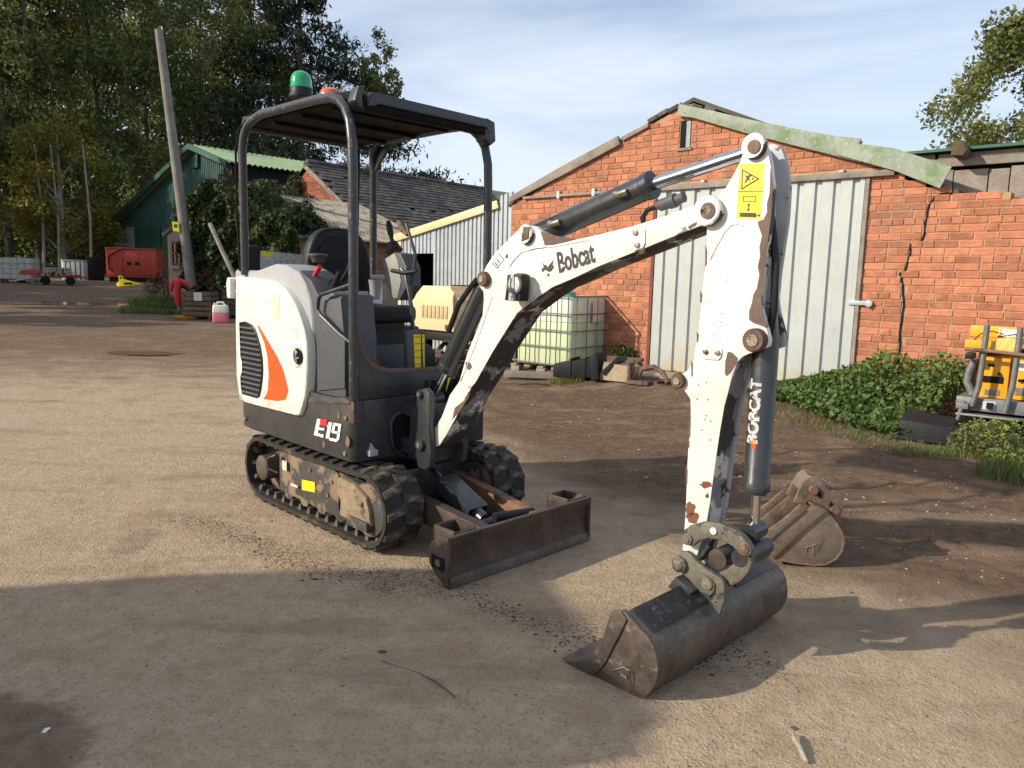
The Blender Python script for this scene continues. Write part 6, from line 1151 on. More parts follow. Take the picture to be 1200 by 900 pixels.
# poles
def at_depth(px, py, Y): r = ray(px, py); k = Y/r[1]; return CO+r*k
b0, t0 = at_depth(225, 338, 21.5), at_depth(186, 35, 21.5); d = (t0-b0)/np.linalg.norm(t0-b0); b0 = b0-d*.6
up_ = empty('utility_pole', 'leaning grey timber utility pole with a small yellow warning plate', 'pole', Matrix.Translation(Vector(b0)))
spart('pole', MB().tube([(0, 0, 0), tuple((t0-b0)*.5), tuple(t0-b0)], [.155, .13, .105], 16), M['pole'], up_)
q = at_depth(208, 266, 21.5)-b0; MB().obox(tuple(q+np.array([0.02, -.155, 0])), (.09, .0, -.01), (0, .006, 0), (-.012, 0, .13)).build('warning_plate', M['yellow'], up_); MB().obox(tuple(q+np.array([0.02, -.163, 0.02])), (.045, .0, 0), (0, .002, 0), (0, 0, .045)).build('symbol', M['decalblack'], up_)
a, b = at_depth(246, 262, 19.2), at_depth(277, 330, 18.6); tag(MB().tube([a, b], .055, 8).build('leaning_timber', M['wood'], bev=0), 'long pale timber leaning against the ivy', 'timber')
# cream generator on its frame
P, z = gp_(531, 432); f = Frame(P); cg = empty('cream_generator', 'cream enclosed generator set with louvred end beside the sheet lean-to', 'generator', fmat(f, z))
x0 = f.hit(482, 380)[0]; x1 = 0; zb = f.hit(530, 389)[1]-z; zt_ = f.hit(525, 346)[1]-z; zr = zt_+.17; LC = 1.75
MB().prism([(x0, zb), (x1, zb-.02), (x1, zt_-.06), (x1-.12, zt_+.02), (x1-.2, zr-.04), (x0+.15, zr-.04), (x0, zt_)], 0.10, LC, 'y').build('casing', M['cream'], cg, bev=.015)
MB().hexa([(x0, 0, zb), (x1, 0, zb), (x1, .10, zb), (x0, .10, zb)], [(x0+.02, 0, zt_-.05), (x1-.03, 0, zt_-.05), (x1-.12, .12, zt_+.06), (x0+.06, .12, zt_+.06)]).build('end_panel', M['cream'], cg, bev=.012)
l0, l1 = f.hit(493, 357), f.hit(525, 374)
for i in range(7): a = l0[0]+(l1[0]-l0[0])*i/7; MB().box(a+.02, a+(l1[0]-l0[0])/7-.01, -.012, .02, l1[1]-z, l0[1]-z).build('louvre', M['creamdark'], cg, bev=.004)
MB().box(x0*.62, x0*.38, .5, .72, zr-.045, zr-.02).build('exhaust_opening', M['matt'], cg)
MB().box(x0+.03, x1-.02, .06, LC-.05, zb-.16, zb).build('engine_sump', M['black'], cg, bev=.02)
for x in (x0+.08, x1-.12):
    for y in (.12, LC-.2): MB().box(x, x+.07, y, y+.07, -.03, zb-.15).build('leg', M['scrap'], cg)
MB().box(x1-.17, x1-.05, -.02, .0, zb+.02, zb+.10).build('tail_lamp', M['oxide'], cg)
sc = MB()
rs = random.Random(4)
for k in range(46):
    x, y, zz = rs.uniform(x0+.05, .12), rs.uniform(-.25, .9), abs(rs.gauss(0, .14)); e1_ = np.array([rs.uniform(-1, 1), rs.uniform(-1, 1), rs.uniform(-.4, .4)]); e1_ /= np.linalg.norm(e1_); e2 = np.cross(e1_, [0, 0, 1]); e2 /= np.linalg.norm(e2)+1e-6; e3 = np.cross(e1_, e2)
    if k % 2: sc.obox((x, y, zz+.04), e1_*rs.uniform(.05, .16), e2*rs.uniform(.02, .06), e3*rs.uniform(.01, .03))
    else: sc.tube([np.array([x, y, zz+.04])-e1_*.14, np.array([x, y, zz+.1]), np.array([x, y, zz+.04])+e1_*.14], rs.uniform(.012, .04), 7)
o = sc.build('scrap_heap', M['scrap'], smooth=True); o.matrix_world = fmat(f, z); tag(o, 'heap of rusty engine scrap under the cream generator', 'scrap', kind='stuff')
# black bin on its side and the scrap before the wall
P, z = gp_(684, 443); f = Frame(P, math.radians(18)); bn = empty('plastic_bin', 'black plastic bin lying on its side before the caged tank', 'bin', fmat(f, z))
a = [(-.42, .02), (-.40, .25), (.0, .36), (.30, .44), (.36, .42), (.36, .0), (0, .0)]
MB().prism([(-.38, .0), (-.38, .18), (.20, .30), (.26, .03)], -.18, .18, 'y').build('body', M['blackpl'], bn, bev=.02)
MB().prism([(.17, .0), (.14, .33), (.19, .36), (.24, .35), (.28, .02)], -.22, .22, 'y').build('rim', M['blackpl'], bn, bev=.015)
for x in (-.15, .05): MB().prism([(x, .0), (x, .24+.2*(x+.4)*.5), (x+.03, .245+.2*(x+.4)*.5), (x+.03, 0)], -.19, .19, 'y').build('rib', M['blackpl'], bn, bev=.006)
MB().obox((.42, 0, .20), (.10, 0, .10), (0, .2, 0), (-.02, 0, .03)).build('lid', M['blackpl'], bn, bev=.01)
def small(name, label, cat, px, py, ang, mb, m, bev=.005): P, z = gp_(px, py); o = mb.build(name, M[m], bev=bev); o.matrix_world = fmat(facing(P, ang), z); return tag(o, label, cat)
small('concrete_block', 'low sandy concrete block right of the black bin', 'block', 724, 446, -35, MB().prism([(-.22, 0), (.24, 0), (.22, .20), (-.15, .24)], -.12, .2, 'y'), 'concrete')
small('angle_iron', 'upright bit of rusty angle iron beside the concrete block', 'scrap', 737, 449, -30, MB().prism([(0, 0), (.28, 0), (.28, .04), (.04, .05), (.03, .27), (0, .27)], -.08, .10, 'y'), 'scrap')
small('rusty_bracket', 'bent rusty bracket lying on the concrete strip', 'scrap', 762, 449, -25, MB().tube([(-.18, 0, .03), (-.12, 0, .17), (.03, .03, .21), (.16, 0, .14), (.25, -.1, .03)], .035, 7), 'scrap')
small('dark_bar', 'thin dark bar on the ground nearest the stick', 'scrap', 781, 451, 8, MB().tube([(-.12, 0, .03), (.05, .02, .025), (.2, .1, .03)], .018, 6), 'matt')
small('timber_length', 'pale timber length lying left of the black bin', 'timber', 630, 444, -8, MB().obox((0, 0, .05), (.46, 0, 0), (0, .05, 0), (0, 0, .04)), 'wood')
small('thin_stick', 'dark thin stick lying nearer than the pale timber', 'stick', 626, 452, -2, MB().tube([(-.2, 0, .02), (0, .02, .03), (.2, 0, .02)], .018, 6), 'bark')
small('scrap_plate', 'dark iron plate propped behind the concrete block', 'scrap', 712, 436, -35, MB().obox((.1, .2, .16), (.30, 0, .0), (0, .10, .02), (0, 0, .02)), 'scrap')
# spare bucket
def cb(x, y): return (885+x/7.2, 550+y/7.2)
P = G(960, 665); f = facing(P, -6); SB = empty('digging_bucket', 'old rusty narrow digging bucket lying on its side behind the main arm', 'bucket', fmat(f, 0)); h = lambda x, y, b=0: (lambda q: (q[0], max(q[1], 0.0)))(f.hit(*cb(x, y), b))
BW = .27
sd_ = [h(*p) for p in ((215, 690), (400, 520), (590, 352), (665, 430), (740, 530), (757, 610), (742, 690), (690, 762), (600, 810), (500, 822), (330, 795), (150, 757))]
for v in (0.0, BW-.016): MB().prism(sd_, v, v+.016, 'y').build('side_plate', M['oldbucket'], SB, bev=.004)
arc = [h(*p) for p in ((690, 455), (740, 530), (757, 610), (742, 690), (690, 762), (600, 810), (500, 822), (330, 797), (150, 760))]; cxm = sum(q[0] for q in sd_)/len(sd_); czm = sum(q[1] for q in sd_)/len(sd_)
MB().prism(arc+[(a+(cxm-a)*.09, b+(czm-b)*.09) for a, b in arc][::-1], -.004, BW+.004, 'y').build('shell', M['oldbucket'], SB, bev=.003)
for v in (-.012, BW): MB().prism([h(*p) for p in ((120, 588), (300, 445), (480, 300), (592, 348), (400, 512), (212, 688), (150, 752), (88, 692))], v, v+.012, 'y').build('side_cutter', M['oldbucket'], SB, bev=.004)
for v in (-.020, BW+.006): MB().prism([h(*p) for p in ((85, 512), (220, 420), (350, 308), (424, 330), (270, 460), (120, 592))], v, v+.014, 'y').build('wear_strip', M['oldbucket'], SB, bev=.004)
q0, q1 = h(90, 600), h(150, 755); MB().prism([(q0[0]-.01, q0[1]), (q0[0]+.02, q0[1]+.01), (q1[0]+.03, q1[1]+.012), (q1[0], q1[1])], 0, BW, 'y').build('cutting_lip', M['oldbucket'], SB, bev=.002)
ear_ = [h(*p) for p in ((420, 330), (350, 305), (400, 200), (450, 120), (500, 86), (570, 92), (620, 150), (662, 214), (702, 210), (750, 240), (770, 300), (765, 380), (748, 480), (738, 520), (640, 382), (598, 338), (485, 292))]
for v in (.055, .185): MB().prism(ear_, v, v+.022, 'y').build('hanger_ear', M['oldbucket'], SB, bev=.004)
MB().prism([h(*p) for p in ((480, 296), (600, 340), (690, 450), (738, 522), (712, 505), (640, 412), (585, 358), (478, 318))], 0, BW, 'y').build('top_plate', M['oldbucket'], SB, bev=.004)
MB().prism([h(*p) for p in ((400, 205), (450, 122), (500, 86), (512, 100), (462, 135), (415, 215))], .055, .207, 'y').build('ear_bridge', M['oldbucket'], SB, bev=.004)
for p in ((520, 200), (700, 372)): a, b = h(*p); spart('boss', MB().lathe((a, .055, b), [(.006, -.014), (.020, -.014), (.023, -.008), (.023, .16)], 20, 'y'), M['rustarm'], SB)
for p in ((572, 240), (672, 332)): a, b = h(*p); MB().obox((a, .053, b), (.008, 0, -.011), (0, .003, 0), (-.004, 0, -.010)).build('pin_slot', M['matt'], SB)
for q in (((400, 668), (520, 632)), ((425, 690), (440, 650), (490, 655), (490, 720))): spart('cast_mark', MB().tube([(a, -.001, b) for a, b in (h(*p) for p in q)], .0035, 6), M['oldbucket'], SB)
# black trough
P = G(1048, 514); f = Frame(P, math.radians(4)); z = 0.0; h = lambda x, y: f.hit(x, y)
tr_ = [h(*p) for p in ((1046, 512), (1045, 490), (1051, 481), (1062, 480))]
bt = empty('black_trough', 'scuffed black plastic trough lying upside down at the weeds', 'trough', fmat(f, 0)); L_ = h(1122, 520)[0]
bz = .0; H1 = h(1046, 489)[1]
MB().hexa([(0, 0, 0), (L_, 0, 0), (L_, .42, 0), (0, .42, 0)], [(.02, .02, H1*.95), (L_-.04, .03, H1*.80), (L_-.06, .34, H1*1.05), (.04, .34, H1*1.35)]).build('shell', M['blackpl'], bt, bev=.03)
MB().box(-.01, L_+.01, -.015, .43, 0, .035).build('flange', M['blackpl'], bt, bev=.008)
# orange ride-on machine at the right edge
P = gp_(1122, 505)[0]; f = Frame(P, math.radians(2)); z = float(gz(P[0], P[1])); h = lambda x, y, b=0: f.hit(x, y, b)
om = empty('orange_machine', 'small orange and grey plant machine with two upright bars at the weeds', 'machine', fmat(f, 0)); HB = lambda x, y, b=0: h(x, y, b)
def obx(name, x0, y0, x1, y1, b0, b1, m, bev=.006): (a, c), (d_, e_) = HB(x0, y0, b0), HB(x1, y1, b0); return MB().box(a, d_, b0, b1, e_, c).build(name, M[m], om, bev=bev)
XR = 1240
obx('base_plate', 1121, 464, XR, 492, .10, .9, 'machinegrey'); obx('bumper', 1119, 486, XR, 497, .0, .12, 'machinegrey', .015); obx('chassis', 1124, 494, XR, 514, .05, .8, 'matt')
obx('front_panel', 1150, 418, 1179, 468, .20, .55, 'machineorange'); obx('front_panel', 1188, 421, 1216, 471, .20, .55, 'machineorange'); obx('engine_block', 1148, 408, XR, 470, .56, .9, 'matt')
obx('panel_window', 1152.5, 440, 1175.5, 450, .195, .2, 'matt', 0); obx('grey_plate', 1154, 456, 1171, 464, .195, .2, 'machinegrey', 0); obx('white_tag', 1155, 454.5, 1171, 456, .195, .2, 'decalwhite', 0)
obx('gauge', 1158, 426, 1165, 430, .195, .2, 'matt', 0); obx('blue_decal', 1192, 424, 1208, 436, .195, .2, 'lamp', 0); obx('blue_decal', 1152, 470, 1166, 481, .095, .1, 'lamp', 0); obx('socket', 1156, 472, 1163, 480, .06, .1, 'matt', .004); obx('grey_plate', 1190, 454, 1208, 465, .195, .2, 'machinegrey', 0)
for x, y in ((1171, 438), (1195, 446), (1199, 446)): a, b = HB(x, y, .19); spart('knob', MB().cyl((a, .17, b), (a, .2, b), .014, n=10), M['matt'], om)
def rod(name, pix, b, r, m): return spart(name, MB().tube([(*(lambda q: (q[0], b, q[1]))(HB(x, y, b)),) for x, y in pix], r, 12), M[m], om)
rod('upright_bar', [(1157, 381), (1152, 420), (1147, 452), (1139, 476)], .05, .026, 'cage'); rod('upright_bar', [(1196, 384), (1191, 424), (1186, 455), (1178, 482)], .05, .026, 'cage')
rod('rusty_cross_bar', [(1131, 409), (1165, 412), (1205, 417), (XR, 421)], .0, .018, 'rustarm'); rod('hydraulic_pipe', [(1130, 470), (1126, 480), (1122, 492)], .02, .02, 'machinegrey')
obx('rear_tray', 1138, 381, XR, 400, .75, .80, 'machineorange'); obx('tray_side', 1131, 398, 1165, 410, .15, .7, 'machineorange'); obx('lamp', 1131, 413, 1141, 421, .02, .15, 'black', .01)
for x in (1161, 1172, 1183): a, b = HB(x, 411, .12); MB().prism([(a-.04, b-.02), (a+.03, b-.02), (a+.12, b+.12), (a+.04, b+.12)], .12, .4, 'y').build('yellow_finger', M['paleyellow'], om, bev=.006)
for pts in ([(1140, 399), (1150, 391), (1163, 388), (1176, 392)], [(1168, 404), (1172, 385), (1178, 384), (1182, 400)], [(1165, 406), (1175, 394), (1190, 392), (1199, 400)]): rod('cable', pts, .25, .006, 'white' if pts[0][0] == 1168 else 'black')
obx('white_box', 1174, 386, 1192, 399, .5, .7, 'decalwhite'); obx('red_tap', 1169, 393, 1173, 402, .2, .24, 'redplastic')
rod('engine_pipe', [(1142, 422), (1136, 435), (1133, 447), (1140, 462)], .2, .035, 'machinegrey'); rod('engine_pipe', [(1146, 420), (1142, 440), (1144, 460)], .3, .045, 'scrap')
obx('foot_step', 1121, 472, 1134, 480, .0, .12, 'machinegrey')
rod('track', [(1125, 500), (1140, 506), (1180, 512), (XR, 516)], .2, .05, 'matt')
P = G(1092, 474); f = Frame(P, math.radians(28)); tag(spart('fallen_log', MB().tube([(-.28, 0, .26), (0, .02, .31), (.28, .03, .40)], [.05, .055, .05], 9), M['palebark'], None), 'pale cut log lying in the nettles', 'log').matrix_world = fmat(f, float(gz(P[0], P[1])))
# little things in the foreground
o = spart('twig', MB().tube([tuple(G(*p)+np.array([0, 0, .006])) for p in ((447, 777), (468, 784), (490, 791), (508, 799), (526, 812), (533, 819))], [.003, .003, .0035, .003, .003, .002], 6), M['bark'], None); tag(o, 'thin dark twig lying on the dirt in the shade', 'twig')
P = G(935, 880); o = spart('stick_stub', MB().tube([(0, -.06, .008), (.005, .0, .012), (.0, .035, .018), (.012, .07, .012)], [.006, .008, .008, .004], 7), M['palebark'], None); o.location = P; tag(o, 'short pale stick lying at the bottom edge of the yard', 'stick')
P = G(53, 859); o = MB().add([(-.012, -.01, 0), (.014, -.006, .002), (.01, .012, .012), (-.008, .01, .006), (0, 0, .016)], [(0, 1, 4), (1, 2, 4), (2, 3, 4), (3, 0, 4), (0, 3, 2, 1)]).build('paper_scrap', M['decalwhite']); o.location = P; tag(o, 'tiny scrap of white paper on the dark soil', 'paper')
for (x, y, r_, lab) in ((448, 764, .018, 'small dark stone near the twig'), (930, 853, .012, 'small pale pebble above the short pale stick')):
    P = G(x, y); o = MB().lathe((0, 0, 0), [(r_, 0), (r_*.8, r_*.25), (r_*.3, r_*.35), (0, r_*.35)], 9).build('flat_stone', M['crumb'], smooth=True); o.location = P; o.scale = (1, .7, .6 if r_ < .03 else .12); tag(o, lab, 'stone')
# ------------------------------------------------------------------ plants
def blades(name, base, n, hgt, spread, m, label, cat=None, lean=.4, wd=.012):
    P = base(n); vs = []; 
    a = rng.uniform(0, 6.283, n); hh_ = hgt*rng.uniform(.45, 1.2, n); dx, dy = np.cos(a), np.sin(a); ln = lean*rng.uniform(.2, 1.2, n)*hh_
    p0 = P; p1 = P+np.stack([dx*ln*.35, dy*ln*.35, hh_*.6], 1); p2 = P+np.stack([dx*ln, dy*ln, hh_], 1); sd = np.stack([-dy, dx, 0*dx], 1)*wd
    V = np.stack([p0-sd, p0+sd, p1+sd*.7, p1-sd*.7, p2], 1).reshape(-1, 3); k = np.arange(n)*5
    me = bpy.data.meshes.new(name); F4 = np.stack([k, k+1, k+2, k+3], 1).tolist(); F3 = np.stack([k+3, k+2, k+4], 1).tolist(); me.from_pydata(V.tolist(), [], F4+F3)
    at = me.attributes.new('tint', 'FLOAT', 'FACE'); t_ = rng.uniform(0, 1, n); at.data.foreach_set('value', np.concatenate([t_, t_]).astype(np.float32)); me.materials.append(m)
    return tag(put(name, me), label, cat, kind='stuff')
def wbank(s0, s1, b0f, b1f, zf):
    def f(n):
        s = rng.uniform(s0, s1, n); k = rng.uniform(0, 1, n); b = np.array([b0f(x)+(b1f(x)-b0f(x))*t for x, t in zip(s, k)]); X = WO[0]+s*SA[0]+b*BA[0]; Y = WO[1]+s*SA[1]+b*BA[1]; return np.stack([X, Y, gz(X, Y)+zf(s, b)*rng.uniform(0, 1, n)], 1)
    return f
# nettle bank: height falls from the wall to the yard
def nh(s, b):
    d = np.clip(-b, 0, 3); lo_ = sst(5.0, 5.8, s)*.36+.08*sst(4.5, 5.0, s); hi = (lo_)*(1-sst(.35, 1.7, d))+.10*sst(4.4, 5.2, s)+.04; return hi*(1+.25*np.sin(s*7+b*5)*np.cos(b*6-s*3))
n = 17000; s = rng.uniform(4.45, 7.6, n); bmax = np.interp(s, [4.4, 5.0, 5.6, 6.3, 7, 7.6], [.85, 1.15, 1.55, 1.9, 1.7, 1.2]); b = -rng.uniform(.02, 1, n)**.8*bmax; X = WO[0]+s*SA[0]+b*BA[0]; Y = WO[1]+s*SA[1]+b*BA[1]
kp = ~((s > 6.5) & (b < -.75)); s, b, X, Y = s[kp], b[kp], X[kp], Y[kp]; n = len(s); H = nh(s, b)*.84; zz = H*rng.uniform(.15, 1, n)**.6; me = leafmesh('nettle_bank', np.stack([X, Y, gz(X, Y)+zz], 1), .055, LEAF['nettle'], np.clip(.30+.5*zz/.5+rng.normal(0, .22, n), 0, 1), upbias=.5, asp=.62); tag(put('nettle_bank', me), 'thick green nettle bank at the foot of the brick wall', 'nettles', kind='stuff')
blades('nettle_stems', wbank(4.9, 6.2, lambda x: -.1, lambda x: -.8, lambda s, b: 0*s), 300, .25, 0, LEAF['nettle'], 'thin stems of the nettle bank', 'nettles', .25, .004)
blades('rough_grass', wbank(3.9, 6.6, lambda x: -np.interp(x, [3.9, 5, 6, 6.6], [.75, 1.0, 1.5, 1.9]), lambda x: -np.interp(x, [3.9, 5, 6, 6.6], [1.05, 1.6, 2.3, 2.6]), lambda s, b: 0*s), 1500, .045, 0, LEAF['grass'], 'rough grass fringe in front of the nettles', 'grass', 1.0, .0035)
blades('rough_grass', wbank(1.2, 5.3, lambda x: -.02, lambda x: -.07, lambda s, b: 0*s), 400, .05, 0, LEAF['grass'], 'sparse grass sprouting along the door sill', 'grass', .8, .003)
def patch(x, y, rx, ry):
    def f(n): P = G(x, y); a = rng.uniform(0, 6.283, n); r = rng.uniform(0, 1, n)**.6; X = P[0]+rx*r*np.cos(a); Y = P[1]+ry*r*np.sin(a); return np.stack([X, Y, gz(X, Y)], 1)
    return f
def clumpplant(name, label, x, y, rx, ry, hgt, n, key, sz, cat='weeds', up=.5, back=0):
    P = G(x, y); d = rng.normal(size=(n, 3)); d /= np.linalg.norm(d, axis=1)[:, None]; r = rng.uniform(.3, 1, n)**.5; X = P[0]+d[:, 0]*r*rx; Y = P[1]+back+d[:, 1]*r*ry; zz = gz(X, Y)+np.abs(d[:, 2])*r*hgt
    root = put(name, leafmesh(name, np.stack([X, Y, zz], 1), sz, LEAF[key], np.clip(.2+.6*(zz-gz(X, Y))/hgt+rng.normal(0, .2, n), 0, 1), upbias=up), None); return tag(root, label, cat, kind='stuff')
clumpplant('flowering_weed', 'bushy green weed with small yellow flowers below the orange machine', 1152, 530, .30, .22, .30, 1500, 'olive', .035)
clumpplant('flowering_weed', 'low green weed clump at the right edge by the trough', 1200, 548, .34, .3, .16, 1200, 'grass', .035); clumpplant('flowering_weed', 'weeds growing round the front of the orange machine', 1185, 515, .3, .18, .18, 700, 'nettle', .035)
P = G(1152, 530); fl = MB()
for _ in range(34): a = random.uniform(0, 6.28); q = (P[0]+.28*math.cos(a)*random.random(), P[1]-.05+.2*math.sin(a), random.uniform(.16, .31)); fl.lathe(q, [(.001, 0), (.009, .003), (.001, .006)], 6)
tag(fl.build('yellow_flowers', M['yellowtool']), 'tiny yellow flowers on the bushy weed', 'flowers', kind='stuff')
blades('rough_grass', patch(1105, 532, .5, .18), 700, .06, 0, LEAF['grass'], 'dry grass tufts around the black trough', 'grass', 1.2, .003); blades('rough_grass', patch(1195, 560, .3, .3), 800, .11, 0, LEAF['grass'], 'grass tuft at the right edge of the yard', 'grass', 1.0, .003)
blades('rough_grass', patch(662, 448, .25, .1), 250, .07, 0, LEAF['yellow'], 'yellow green tuft at the black bin', 'grass', .8, .003)
clumpplant('wall_weeds', 'dark leafy weeds between the caged tank and the door post', 735, 436, .28, .15, .34, 900, 'nettle', .05, back=.5); clumpplant('wall_weeds', 'dark weeds in the corner left of the caged tank', 606, 432, .35, .2, .45, 1200, 'ivy', .06, back=.5)
for k_, (a_, b_, c_, d_, n_, h_) in enumerate(((178, 367, .9, .3, 1500, .12), (186, 362, .7, .5, 1800, .22), (172, 358, .5, .5, 1200, .3), (196, 360, .45, .5, 1300, .34), (160, 364, .4, .25, 500, .14))): blades('rough_grass', patch(a_, b_, c_, d_), n_, h_, 0, LEAF['grass'], ['low green grass edge nearest the yard left of the crates', 'green grass clump in the middle of the mound left of the crates', 'taller grass clump at the back left of the mound', 'tallest grass clump of the mound beside the crate', 'short grass at the left end of the mound'][k_], 'grass', .9, .007)
clumpplant('tall_weeds', 'tangled brown and grey weeds before the outhouse', 178, 352, .9, .5, 1.0, 1600, 'ivybrown', .08, back=1.2); clumpplant('tall_weeds', 'green weeds climbing round the pole foot', 200, 352, .5, .5, .9, 1500, 'nettle', .08, back=.8)
def tint2(n, c=.45, s=.25): return np.clip(rng.normal(c, s, n), 0, 1)
# ivy over the outhouse
n = 26000; s = rng.uniform(1.7, e1[0]+.25, n)
top_z = np.where(s < ap[0], e0[1]+(ap[1]-e0[1])*(s-e0[0])/(ap[0]-e0[0]), ap[1]+(e1[1]-ap[1])*(s-ap[0])/(e1[0]-ap[0]))+.18
k1 = rng.uniform(0, 1, n); low = np.where(s < 2.3, 1.7-(s-1.7)*2.0, .2); zz = low+(top_z-low)*k1; bump_ = .32+.22*np.sin(s*2.7+zz*2.1)+.15*np.sin(s*6.1-zz*4.3); b = -rng.uniform(.3, 1, n)*np.clip(bump_, .08, .8)
X = OF.o[0]+s*OF.a[0]+b*OF.b[0]; Y = OF.o[1]+s*OF.a[1]+b*OF.b[1]
P1 = np.stack([X, Y, zz], 1); n2 = 9000; s2 = rng.uniform(.9, e1[0]+.2, n2); b2 = rng.uniform(-.3, 1, n2); b2 = np.where(b2 > 0, b2**1.5*np.where(s2 > ap[0], 1.3, 3.0), b2)
tz = np.where(s2 < ap[0], e0[1]+(ap[1]-e0[1])*(s2-e0[0])/(ap[0]-e0[0]), ap[1]+(e1[1]-ap[1])*(s2-ap[0])/(e1[0]-ap[0])); z2 = tz+.05+rng.uniform(0, 1, n2)*(.30+.18*np.sin(s2*3+b2*2.5))
P2_ = np.stack([OF.o[0]+s2*OF.a[0]+b2*OF.b[0], OF.o[1]+s2*OF.a[1]+b2*OF.b[1], z2], 1); PA = np.concatenate([P1, P2_])
tn = np.clip(.30+.38*np.sin(PA[:, 0]*1.9+PA[:, 2]*2.2)*np.cos(PA[:, 1]*1.1)+rng.normal(0, .2, len(PA)), 0, 1); tag(put('ivy', leafmesh('ivy', PA, .13, LEAF['ivy'], tn, upbias=.1, asp=.8)), 'dense dark green ivy smothering the outhouse gable and roof', 'ivy', kind='stuff')
n = 3000; s = rng.uniform(2.0, 6.0, n); zz = rng.uniform(.4, 1.5, n); b = -rng.uniform(.05, .5, n); tag(put('dead_creeper', leafmesh('dead_creeper', np.stack([OF.o[0]+s*OF.a[0]+b*OF.b[0], OF.o[1]+s*OF.a[1]+b*OF.b[1], zz], 1), .10, LEAF['ivybrown'], tint2(n))), 'brown dead creeper at the foot of the ivy', 'creeper', kind='stuff')
def cloud(name, label, C, R, n, key, sz, cat, shell=.5, **k): P, t_ = clumps(C, R, n, shell); return tag(put(name, leafmesh(name, P, sz, LEAF[key], t_, **k)), label, cat, kind='stuff')
q = NF.world(nr[0]+.1, -.2, nr[1]-1.2); cloud('red_creeper', 'reddish creeper hanging on the corner of the green barn', [q, (q[0]+.6, q[1]+.6, q[2]-.6), (q[0]+.2, q[1], q[2]-2)], [(.6, .6, 1.0), (.6, .6, .8), (.5, .5, 1.2)], 1800, 'ivybrown', .16, 'creeper')
q = BF.world(ba[0]-.6, -.2, ba[1]-.8); cloud('barn_ivy', 'ivy growing up the left verge of the brick barn', [q, (q[0]-.6, q[1]+.4, q[2]-.7), (q[0]-1.1, q[1]+.7, q[2]-1.5), (q[0]-.1, q[1], q[2]-1.9)], [(.35, .35, .6), (.5, .4, .6), (.6, .4, .7), (.7, .3, .4)], 3000, 'ivy', .12, 'ivy')
q = BF.world(ba[0]+.2, 1.7, ba[1]+.25); cloud('roof_plant', 'small shrub growing on the barn ridge', [q, (q[0]+.5, q[1]+.4, q[2]-.1), (q[0]-.2, q[1], q[2]+.4)], [(.35, .35, .3), (.4, .4, .2), (.2, .2, .35)], 500, 'green', .10, 'shrub')
# trees
def tree(label, X, Y, hgt, rad, n, key, leaf, zb=.25, group=None, limbs=9, trunk=.25, bark='bark', clump=.17, seed=0, flat=1.0, nclump=70, drop=0.0):
    r = np.random.default_rng(seed+11); z0 = float(gz(X, Y)); t = empty('tree', label, 'tree', Matrix.Translation((X, Y, z0)), group)
    mb = MB(); lean = r.normal(0, .03, 2)*hgt
    mb.tube([(0, 0, -.3), (lean[0]*.3, lean[1]*.3, hgt*.3), (lean[0]*.7, lean[1]*.7, hgt*.6), (lean[0], lean[1], hgt*.9)], [trunk, trunk*.75, trunk*.45, trunk*.12], 9)
    C = []; R = []
    for i in range(limbs):
        zt = hgt*r.uniform(zb, .8); a = r.uniform(0, 6.283); l_ = rad*r.uniform(.6, 1.0)*(1-.35*zt/hgt); b0 = np.array([lean[0]*zt/hgt, lean[1]*zt/hgt, zt*.85]); e = b0+np.array([math.cos(a)*l_, math.sin(a)*l_, hgt*.13]); m_ = (b0+e)/2+np.array([0, 0, .04*hgt])
        mb.tube([b0, m_, e], [trunk*.35, trunk*.22, trunk*.06], 6); C += [e, m_*.4+e*.6]; R += [(rad*clump*1.2,)*3]*2
        for _ in range(2): e2 = m_+np.array([r.normal(0, rad*.3), r.normal(0, rad*.3), r.uniform(0, hgt*.12)]); mb.tube([m_, e2], [trunk*.15, trunk*.04], 5); C.append(e2); R.append((rad*clump,)*3)
    while len(C) < nclump:
        d = r.normal(size=3); d /= np.linalg.norm(d); k = r.uniform(.35, 1)**.5; zc = hgt*(zb+(1-zb)*.5); q = np.array([d[0]*rad*k, d[1]*rad*k, zc+d[2]*hgt*(1-zb)*.5*k]); tap = 1-.45*max(0, (q[2]/hgt-.55)/.45); q[0] *= tap; q[1] *= tap; C.append(q); s_ = rad*clump*r.uniform(.7, 1.4); R.append((s_, s_, s_*1.2*flat))
    o = mb.build('trunk', M[bark], t, smooth=True, recalc=False)
    P, tn = clumps(C, R, n, .6); o = put('crown', leafmesh('crown', P, leaf, LEAF[key], tn, asp=.6, drop=drop), t); o['kind'] = 'stuff'; return t
